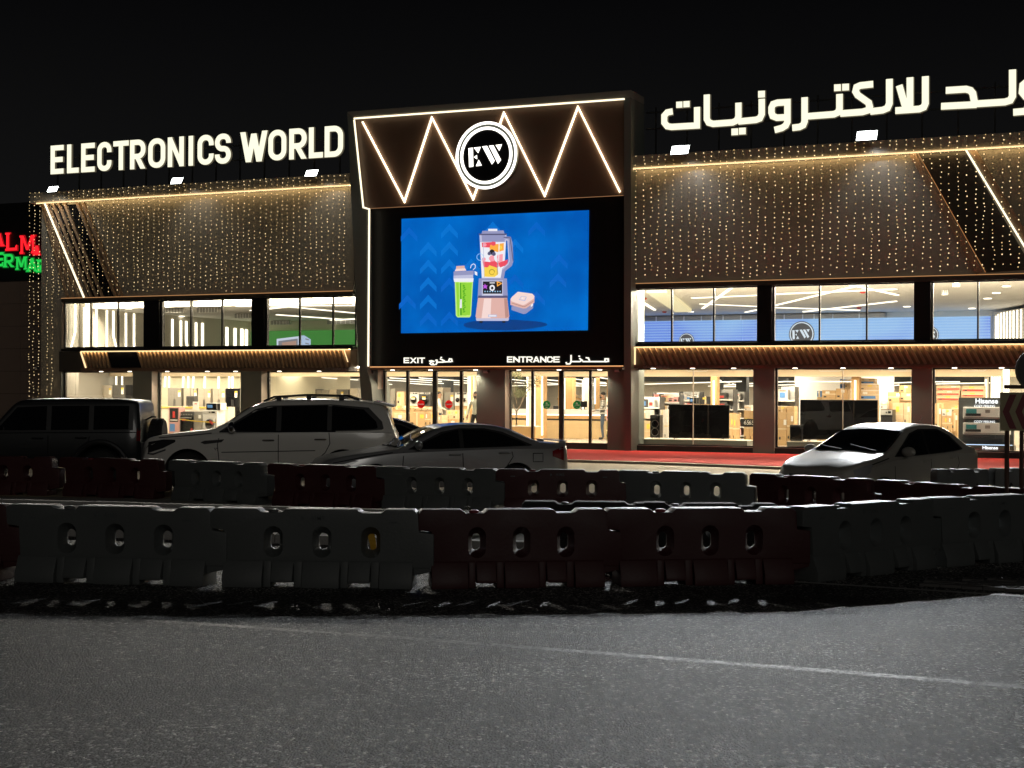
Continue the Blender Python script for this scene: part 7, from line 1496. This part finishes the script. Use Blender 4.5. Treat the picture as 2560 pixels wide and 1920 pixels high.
limbs = [[(285, 900), (240, 830), (200, 745)], [(285, 900), (290, 760), (280, 640), (262, 560)], [(285, 900), (330, 830), (390, 720), (420, 600), (470, 480), (500, 380)], [(300, 880), (350, 780), (380, 640), (360, 520)], [(280, 640), (320, 560), (330, 480)], [(470, 480), (560, 420), (640, 360), (690, 220)], [(262, 560), (240, 480), (225, 400)], [(262, 560), (280, 420), (260, 260)]]
for k, L_ in enumerate(limbs): tr.tube([O(x, y, .05 * math.sin(k * 2 + i) * i) for i, (x, y) in enumerate(L_)], .022 if k < 4 else .012, 6, r2=.006)
tr.build('trunk', M_bark, ot, smooth=True)
lf = MB(); r = random.Random(3)
for cx, cy, rx_, ry_, n in ((270, 245, 90, 45, 130), (330, 300, 60, 60, 50), (640, 370, 90, 110, 190), (500, 430, 80, 120, 150), (300, 560, 110, 90, 130), (240, 480, 60, 80, 60), (400, 590, 70, 60, 80), (330, 620, 90, 40, 50)):
    for k in range(n):
        a, q_ = r.uniform(0, 6.28), r.random() ** .6; p = Vector(O(cx + rx_ * q_ * math.cos(a), cy + ry_ * q_ * math.sin(a), r.uniform(-.22, .22)))
        d = Vector((r.uniform(-1, 1), r.uniform(-1, 1), r.uniform(-.6, 1))).normalized(); e = d.cross(Vector((.2, .9, .3))).normalized(); l_ = r.uniform(.03, .05)
        lf.add([p - d * l_, p + e * l_ * .28, p + d * l_, p - e * l_ * .28], [(0, 1, 2, 3)])
o = lf.build('crown', mat('olive_leaf', (.13, .14, .06), .6, var=.3, vscale=30), ot, fix=False); o['kind'] = 'stuff'
carton(ZN, (1838, 1050, 1912, 1330), 3.2, 'green printed narrow carton at the right edge of the entrance', None, mat('olive_carton', (.20, .17, .08), .6), floor=True)
for k, (y0, y1, m_) in enumerate(((640, 850, M_cardw), (850, 1045, mat('pink_print_carton', (.62, .34, .32), .6)))): carton(ZN, (1838, y0, 1912, y1), 3.6, 'white printed carton on the stack at the right edge of the entrance' if k == 0 else 'pink printed carton in the stack at the right edge of the entrance', None, m_, fill=k == 1)

# --- first right window
pu = [FZ(*zp(ZR, x, 1000), .75)[0] for x in (150, 1360)]; zpl = FZ(*zp(ZR, 700, 985), .75)[1]
for zm, xa, xb, yy, lab in ((ZR, 150, 1362, 985, 'low pale window plinth under the first right television'), (ZT, 225, 1000, 885, 'low pale window plinth under the second right television')):
    a, c = FZ(*zp(zm, xa, yy), .75)[0], FZ(*zp(zm, xb, yy), .75)[0]; t = fthing('window_plinth', lab, 'plinth', (a + c) / 2, .75, ZF1 + .002)
    MB().box(-(c - a) / 2, (c - a) / 2, 0, 1.1, 0, .15).build('body', M_taupe, t); MB().box(-(c - a) / 2 - .01, (c - a) / 2 + .01, -.015, 1.1, .152, .175).build('top', M_cream, t)
ZP = ZF1 + .18
tv(ZR, (494, 582, 1162, 955), 1.1, 'large black television in the first window right of the tower', ZP)
tv(ZT, (335, 535, 985, 872), 1.1, 'large black television behind the beige saloon, in the second right window', ZP)
speaker(ZR, (287, 697, 396, 965), 1.0, 'tall black speaker with two round cones left of the first television')
u0, u1, z0, z1 = g_loc(ZT, (262, 745, 338, 888), 1.0); t = fthing('speaker', 'plain black box speaker left of the second television', 'speaker', (u0 + u1) / 2, 1.0, ZP); MB().box(-.21, .21, 0, .35, .02, z1 - ZP).build('cabinet', M_plastic, t, bevel=.02); MB().box(-.17, .17, -.012, -.001, .08, z1 - ZP - .08).build('grille', M_gloss, t); MB().box(-.18, .18, .05, .3, 0, .018).build('foot', M_dsteel, t)
washer(ZT, (1010, 617, 1110, 900), 1.9, 'black washing machine between the second television and the cartons', M_plastic, M_wood, r_=.2)
# gondola shelves with boxed goods
def gondola(u0, u1, yin, ztop, label, n_lv, seed, cols, wbox=.26, group=None):
    t = fthing('shelf_unit', label, 'shelf', (u0 + u1) / 2, yin, ZF1 + .002); r = random.Random(seed); w = u1 - u0; H = ztop - ZF1
    MB().box(-w / 2, w / 2, .48, .52, 0, H).build('back_panel', M_white, t)
    for s_ in (-1, 1): MB().box(s_ * (w / 2 + .015) - .014, s_ * (w / 2 + .015) + .014, 0, .5, 0, H).build('upright', M_dsteel, t)
    for k in range(n_lv):
        z = .08 + k * (H - .1) / n_lv; MB().box(-w / 2, w / 2, .0, .478, z, z + .025).build('shelf_board', M_steel, t); MB().box(-w / 2, w / 2, -.012, -.001, z - .02, z + .028).build('price_rail', M_paper, t)
        x = -w / 2 + .02
        while x < w / 2 - .12:
            bw = wbox * r.uniform(.7, 1.25); bh = (H - .1) / n_lv * r.uniform(.6, .9) - .03
            if x + bw > w / 2: break
            c = carton_uz((u0 + u1) / 2 + x, (u0 + u1) / 2 + x + bw - .015, ZF1 + z + .03, ZF1 + z + .03 + bh, yin + .04, .36, r.choice(cols), 'boxed appliance on the gondola shelves behind the right windows', 'boxed appliances on the gondola shelves', plain=True)
            mm = r.choice((M_plastic, M_red, M_blueprint, M_dsteel)); MB().box(-bw * .33, bw * .22, -.004, -.001, bh * .2, bh * r.uniform(.5, .75)).build('printed_panel', mm, c)
            if r.random() < .5: MB().box(-bw * .35, bw * .3, -.004, -.001, bh * .82, bh * .92).build('print_line', r.choice((M_plastic, M_red)), c)
            x += bw
    return t
CW = [M_cardw, M_cardw, M_white, mat('pink_print_carton'), M_card2]
ge = lambda x0, x1, yin, zm=ZR: (FZ(*zp(zm, x0, 600), yin)[0], FZ(*zp(zm, x1, 600), yin)[0])
gondola(*ge(160, 392, 2.9), 2.9, FZ(*zp(ZR, 270, 498), 2.9)[1], 'black shelf of small boxed goods at the left of the first right window', 4, 2, [M_plastic, M_cardw, M_dsteel, M_cardw], .3)
gondola(*ge(395, 610, 7.5), 7.5, FZ(*zp(ZR, 500, 465), 7.5)[1], 'white gondola of tall boxes behind the first television', 5, 3, CW)
gondola(*ge(615, 835, 8.6), 8.6, FZ(*zp(ZR, 700, 440), 8.6)[1], 'white gondola shelf left of the lit oak column', 5, 4, CW)
gondola(*ge(1032, 1205, 4.6), 4.6, FZ(*zp(ZR, 1120, 415), 4.6)[1], 'grey gondola of small appliances right of the lit oak column', 5, 5, [M_dsteel, M_steel, M_cardw], .34)
gondola(*ge(1208, 1330, 9.5), 9.5, FZ(*zp(ZR, 1270, 440), 9.5)[1], 'far white gondola near the pillar of the first right window', 5, 6, CW)
gondola(*ge(320, 700, 14), 14, FZ(*zp(ZR, 500, 450), 14)[1], 'farthest white gondola seen over the first television', 5, 8, CW, .4)
lit_column(ZR, (958, 290, 1022, 600), 3.3, [(990, 315, 590)], M_wood)
microwave(ZR, (724, 502, 832, 575), 4.4, 'silver microwave on cartons over the first television', m=M_steel); u0, u1, z0, z1 = g_loc(ZR, (724, 577, 832, 700), 4.4); stackfill(u0, u1, 4.4, .5, z1 - .003, 'plain brown carton carrying other goods on the shop floor', 'cartons carrying other goods')
carton(ZR, (846, 492, 955, 576), 4.4, 'black printed carton with a yellow price card over the first television', None, M_plastic)
for k in range(2): carton(ZR, (400 + k * 45, 640 - k * 4, 440 + k * 48, 970), 2.2, ('white striped carton right of the tall speaker', 'white printed carton touching the first television')[k], None, M_cardw, floor=True)
carton(ZR, (172, 760, 285, 960), 2.3, 'pale carton on the floor left of the tall speaker', None, M_card2, floor=True)
carton(ZR, (172, 640, 285, 735), 2.35, 'white printed carton on top of the pale one left of the tall speaker', None, M_cardw, fill=False)
for k, (x0, x1, y0) in enumerate(((1165, 1200, 675), (1203, 1240, 690))): carton(ZR, (x0, y0, x1, 940), 3.0, ('narrow brown carton right of the first television', 'second narrow brown carton right of the first television')[k], None, M_card, floor=True)
for k, (x0, x1) in enumerate(((1325, 1388), (1392, 1428))):
    t = carton(ZR, (x0, 650, x1, 985), 1.7, ('tall carton numbered 65 at the pillar of the first right window', 'tall carton half behind the pillar of the first right window')[k], None, M_card, floor=True)
    MB().box(-.2, .2, -.012, -.009, .62, .88).build('black_label', M_plastic, t); lettering('65', .2, M_paper, t, (0, -.016, .75))
carton(ZR, (1330, 590, 1405, 648), 1.75, 'pale printed carton lying on the carton numbered 65', None, M_cardw, fill=False)
# --- second right window
gondola(*ge(145, 290, 3.4, ZT), 3.4, FZ(*zp(ZT, 200, 425), 3.4)[1], 'stack of printed fan boxes on shelves at the left of the second right window', 4, 9, [M_cardw, M_card2, M_dsteel], .42)
part('rear_partition', MB().box(FZ(*zp(ZT, 290, 480), 8)[0], FZ(*zp(ZT, 1120, 480), 8)[0], 8.0, 8.12, ZF1 + .002, 2.79), M_white)
for rect, yin, lab, m_, bd in (((520, 455, 632, 528), 5.2, 'orange brown carton left on top behind the second television', M_card, None), ((636, 440, 735, 528), 5.2, 'orange brown carton with a badge behind the second television', M_card, None), ((670, 362, 705, 440), 5.4, 'blue printed slim carton high behind the second television', M_blueprint, None), ((710, 365, 758, 440), 5.4, 'tall carton beside the lit column, upper row', M_card2, None), ((830, 355, 960, 402), 4.9, 'top carton of the stack right of the lit column', M_card2, M_blueprint), ((826, 405, 975, 455), 4.9, 'second carton of the stack right of the lit column', M_card2, None), ((826, 458, 975, 535), 4.9, 'air conditioner carton low in the stack right of the lit column', M_card2, M_blueprint), ((478, 460, 515, 510), 5.5, 'small blue carton left of the orange cartons', M_blueprint, None)):
    carton(ZT, rect, yin, lab, 'cartons above the second television', m_, band=bd, fill=rect[3] > 500)
lit_column(ZT, (765, 355, 828, 540), 4.4, [(796, 370, 535)], M_wood)
for rect, yin, lab, m_ in (((1070, 470, 1165, 560), 3.2, 'carton at the top of the brown stack right of the black washing machine', M_card), ((1168, 412, 1262, 475), 3.4, 'topmost carton at the right edge of the second right window', M_card), ((1168, 478, 1262, 540), 3.4, 'carton under the topmost one at the right edge', M_card2), ((1110, 560, 1200, 760), 2.6, 'tall plain carton right of the black washing machine', M_card2), ((1203, 560, 1262, 760), 2.6, 'tall carton beside the pillar of the second right window', M_card2), ((1010, 545, 1062, 612), 2.8, 'small printed carton on the black washing machine', M_cardw)):
    carton(ZT, rect, yin, lab, 'cartons right of the second television', m_, fill=True)
for rect, lab in (((150, 590, 215, 640), 'brown carton on the left stack in the second right window'), ((150, 640, 222, 900), 'tall brown carton on the floor at the left of the second right window'), ((225, 590, 285, 900), 'white printed carton next to the tall brown one')):
    carton(ZT, rect, 1.7, lab, 'cartons at the left of the second right window', M_card if 'brown' in lab else M_cardw, fill=False)
# --- third right window
for k, (y0, y1, x0, x1) in enumerate(((415, 455, 1478, 1680), (458, 498, 1478, 1672), (500, 540, 1478, 1668), (418, 470, 1688, 1880), (472, 512, 1688, 1880))):
    carton(ZT, (x0, y0, x1, y1), 4.4, ('wide air conditioner carton, top left of the red striped stack', 'wide carton, middle left of the red striped stack', 'wide carton, bottom left of the red striped stack', 'wide air conditioner carton, top right of the red striped stack', 'wide carton, lower right of the red striped stack')[k], 'red striped cartons in the third right window', M_card2, dep=.4, band=M_red, fill=k in (2, 4))
for rect, yin, lab in (((1465, 565, 1520, 800), 2.4, 'tall brown carton beside the pillar of the third right window'), ((1525, 615, 1600, 668), 2.4, 'white carton on the small stack in the third right window'), ((1525, 672, 1562, 800), 2.4, 'left slim carton with a bottle picture in the third right window'), ((1565, 672, 1602, 800), 2.4, 'right slim carton with a bottle picture in the third right window'), ((1605, 580, 1655, 642), 2.6, 'dark brown carton left of the air conditioner stand'), ((1605, 645, 1655, 800), 2.6, 'tall carton left of the air conditioner stand')):
    carton(ZT, rect, yin, lab, 'cartons in the third right window', M_cardw if 'white' in lab else M_card)
lit_column(ZT, (1880, 360, 1905, 515), 5.0, [(1892, 365, 515)])
for k, x in enumerate((1945, 1968, 1990, 2012, 2045, 2065, 2085)):
    a, c = FZ(*zp(ZT, x, 275), 5.2 - k * .3), FZ(*zp(ZT, x, 520), 5.2 - k * .3); part('wall_led', MB().ribbon([(a[0], min(a[1], 2.78)), (c[0], c[1] - .4)], .06, 5.2 - k * .3 - .05, 5.2 - k * .3), M_tubef)
part('display_lining', MB().box(FZ(*zp(ZT, 1930, 400), 5.45)[0], 25, 5.42, 5.5, ZF1 + .002, 2.79), M_cream)
u0, u1, z0, z1 = g_loc(ZT, (1662, 518, 2125, 965), 1.3); t = fthing('air_conditioner_stand', 'dark display stand headed Hisense with two white air conditioners', 'display stand', (u0 + u1) / 2, 1.3, ZF1 + .002); um = (u0 + u1) / 2; w = u1 - u0
Q = lambda x, y: (FZ(*zp(ZT, x, y), 1.25)[0] - um, FZ(*zp(ZT, x, y), 1.25)[1] - ZF1)
MB().box(-w / 2, w / 2, 0, .25, .16, z1 - ZF1).build('back_panel', mat('stand_grey', (.05, .055, .055), .5), t); MB().box(-w / 2 - .05, w / 2 + .05, -.35, .25, .0, .155).build('base', M_plastic, t); MB().box(-w / 2, w / 2, -.34, -.30, .158, .18).build('base_light', glow('stand_light_blue', (.55, .75, 1.0), 1.6), t)
M_hw = glow('stand_letter_white', (.95, .98, 1), 1.6)
q = Q(1897, 545); lettering('Hisense', .22, M_hw, t, (q[0], -.02, q[1] - .01), .006); q = Q(1938, 950); lettering('Hisense', .15, M_hw, t, (q[0], -.356, .078), .004)
for x0, y0, x1, y1 in ((1706, 598, 2100, 690), (1706, 730, 2100, 822)):
    a, c = Q(x0, y1), Q(x1, y0); ac = MB().box(a[0], c[0], -.22, -.001, a[1], c[1]).build('air_conditioner', M_white, t, bevel=.02); MB().box(a[0] + .03, c[0] - .03, -.226, -.221, a[1] + .01, a[1] + .05).build('vent_flap', M_steel, ac)
    MB().box(a[0] + .10, a[0] + .42, -.226, -.221, c[1] - .20, c[1] - .06).build('sticker', mat('teal_print', (.05, .25, .27), .5), ac); MB().box(a[0] + .08, a[0] + .55, -.226, -.221, a[1] + .08, a[1] + .16).build('sticker', M_plastic, ac); MB().box(c[0] - .75, c[0] - .60, -.226, -.221, c[1] - .18, c[1] - .08).build('sticker', M_steel, ac)
for y in (588, 720):
    q = Q(1880, y); lettering('COZY FEELING', .095, M_hw, t, (q[0], -.02, q[1]), .001)

# ------------------------------------------------------------------ people
M_skin = mat('brown_skin', (.32, .18, .11), .55); M_hair = mat('black_hair', (.012, .010, .009), .6)
def skin_body(V, E, Rr, face_mat, mats, subdiv=2):
    me = bpy.data.meshes.new('body'); me.from_pydata([tuple(v) for v in V], E, []); o = bpy.data.objects.new('tmp', me); COL.objects.link(o)
    sk = o.modifiers.new('skin', 'SKIN'); sk.use_smooth_shade = True; sk.branch_smoothing = .6
    for i, v in enumerate(me.skin_vertices[0].data): v.radius = Rr[i]; v.use_root = (i == 0)
    sb = o.modifiers.new('sub', 'SUBSURF'); sb.levels = subdiv; sb.render_levels = subdiv
    r = bpy.data.meshes.new_from_object(o.evaluated_get(bpy.context.evaluated_depsgraph_get())); bpy.data.objects.remove(o)
    r.materials.clear()
    for m_ in mats: r.materials.append(m_)
    for p in r.polygons: p.use_smooth = True; p.material_index = face_mat(p.center)
    return r
def person(label, u, yin, rz, shirt, trousers, hands, stripes=None, lean=0.0, beard=True, legs=0.0):
    """hands: world-of-body targets ((elbow),(wrist)) for the left and right arm; faces -y"""
    t = thing('person', label, 'person', W(u, yin, ZF1 + .002), -TH + rz)
    V, E, Rr = [], [], []
    def add(p, r, par=None):
        V.append(Vector(p)); Rr.append(r if isinstance(r, tuple) else (r, r))
        if par is not None: E.append((par, len(V) - 1))
        return len(V) - 1
    pel = add((0, 0, .93), (.15, .105)); ws = add((0, -.0, 1.08), (.145, .10), pel); ch = add((0, .0, 1.27), (.165, .115), ws); sh = add((0, .01, 1.41), (.13, .085), ch); nk = add((0, .005, 1.49), (.055, .055), sh); hb = add((0, -.01, 1.565), (.066, .078), nk); hm = add((0, -.015, 1.645), (.076, .095), hb); ht = add((0, -.005, 1.715), (.060, .075), hm)
    for s_, (el, wr) in zip((-1, 1), hands):
        s0 = add((s_ * .17, .01, 1.39), .062, sh); e_ = add(el, .043, s0); w_ = add(wr, .028, e_); d = (Vector(wr) - Vector(el)).normalized(); side = Vector((1, 0, 0)) if abs(d.x) < .7 else Vector((0, 1, 0)); side = (side - d * side.dot(d)).normalized(); fwd = d.cross(side)
        pm_ = add(Vector(wr) + d * .07, (.034, .020), w_)
        for k, (off, ln) in enumerate(((-.027, .068), (-.009, .078), (.009, .073), (.027, .058))):
            a = add(Vector(wr) + d * .10 + side * off, .0095, pm_); b_ = add(Vector(wr) + d * (.10 + ln * .5) + side * off * 1.05 + fwd * .008, .0088, a); add(Vector(wr) + d * (.10 + ln * .9) + side * off + fwd * .022, .0075, b_)
        th_ = add(Vector(wr) + d * .045 - side * .034, .0105, pm_); add(Vector(wr) + d * .085 - side * .052 + fwd * .012, .009, th_)
    for s_ in (-1, 1):
        h_ = add((s_ * .095, .0, .84), (.092, .092), pel); kn = add((s_ * (.10 + legs), -.02, .48), .062, h_); an = add((s_ * (.105 + legs * 1.6), .02, .09), .042, kn); hl = add((s_ * (.108 + legs * 1.6), .0, .045), (.042, .042), an); add((s_ * (.125 + legs * 1.7), -.15, .032), (.042, .028), hl)
    def fm(c):
        if c.z > 1.475 and abs(c.x) < .12: return 0
        if c.z < .075: return 3
        for (el, wr) in hands:
            if (c - Vector(wr)).length < .10 and (c - Vector(el)).length > (Vector(wr) - Vector(el)).length * .92: return 0
        if c.z < .94 and abs(c.x) < .24 + legs * 2 and all((c - Vector(wr)).length > .12 for el, wr in hands) and not any(abs(c.x - el[0]) < .07 and c.z > .85 and abs(el[0]) > .2 and abs(c.x) > .2 for el, wr in hands): return 2
        if stripes and int(c.z * 26) % 2: return 4
        return 1
    link('body', skin_body(V, E, Rr, fm, [M_skin, shirt, trousers, M_plastic, stripes or shirt]), t)
    f = MB(); f.ball((0, -.108, 1.632), .014, .022, .024, 8, 6).ball((0, -.112, 1.618), .018, .016, .012, 8, 6)
    f.build('nose', M_skin, t, smooth=True)
    for s_ in (-1, 1):
        MB().ball((s_ * .032, -.098, 1.652), .013, .009, .008, 8, 6).build('eye', M_plastic, t); MB().ball((s_ * .080, .0, 1.635), .014, .024, .034, 8, 6).build('ear', M_skin, t, smooth=True)
        MB().box(s_ * .032 - .02, s_ * .032 + .02, -.106, -.096, 1.671, 1.679).build('eyebrow', M_hair, t)
    MB().box(-.026, .026, -.104, -.094, 1.582, 1.592).build('mouth', mat('lip', (.25, .10, .08), .5), t)
    hr = MB().ball((0, .018, 1.70), .086, .105, .075, 16, 10); r = random.Random(5); hr.v = [(x + r.uniform(-.006, .006), y + r.uniform(-.006, .006), max(z, 1.655 if y > -.02 else 1.695)) for x, y, z in hr.v]; hr.build('hair', M_hair, t, smooth=True)
    if beard:
        b = MB().ball((0, -.052, 1.575), .068, .062, .050, 16, 10); b.v = [(x, y, min(z, 1.598 + abs(x) * .3)) for x, y, z in b.v]; b.build('beard', M_hair, t, smooth=True)
    MB().lathe((0, .004, 1.478), [(.072, -.012), (.066, .012)], 16, 0, 'Z').build('collar', shirt, t, smooth=True)
    return t
M_sh1 = mat('pale_sage_shirt', (.52, .52, .42), .8, var=.06); M_tr = mat('black_trousers', (.018, .018, .02), .8); M_jean = mat('blue_jeans', (.06, .085, .12), .8); M_sh2 = mat('white_tee', (.62, .58, .50), .8)
u, _ = FZ(*zp(ZE, 1965, 700), 1.6)
person('bearded man in a pale shirt and black trousers right of the exit door', u, 1.6, .1, M_sh1, M_tr, (((-.27, .06, 1.12), (-.30, -.02, .88)), ((.26, .06, 1.13), (.27, 0, .88))), legs=.03)
u, _ = FZ(*zp(ZE, 1265, 900), 3.9)
person('person in a white top and blue jeans at the open fridge', u + .25, 3.3, 1.9, M_sh2, M_jean, (((-.26, -.10, 1.15), (-.22, -.33, 1.05)), ((.26, -.02, 1.12), (.28, -.12, .88))), beard=False)
u, _ = FZ(*zp(ZN, 1765, 800), 4.7)
person('bearded man in a striped polo shirt standing at the right end of the reception counter', u, 4.75, -1.2, mat('charcoal_knit', (.06, .065, .065), .8), M_jean, (((-.26, -.05, 1.14), (-.16, -.30, 1.06)), ((.26, -.05, 1.14), (.14, -.32, 1.07))), stripes=mat('pale_knit', (.60, .58, .52), .8))
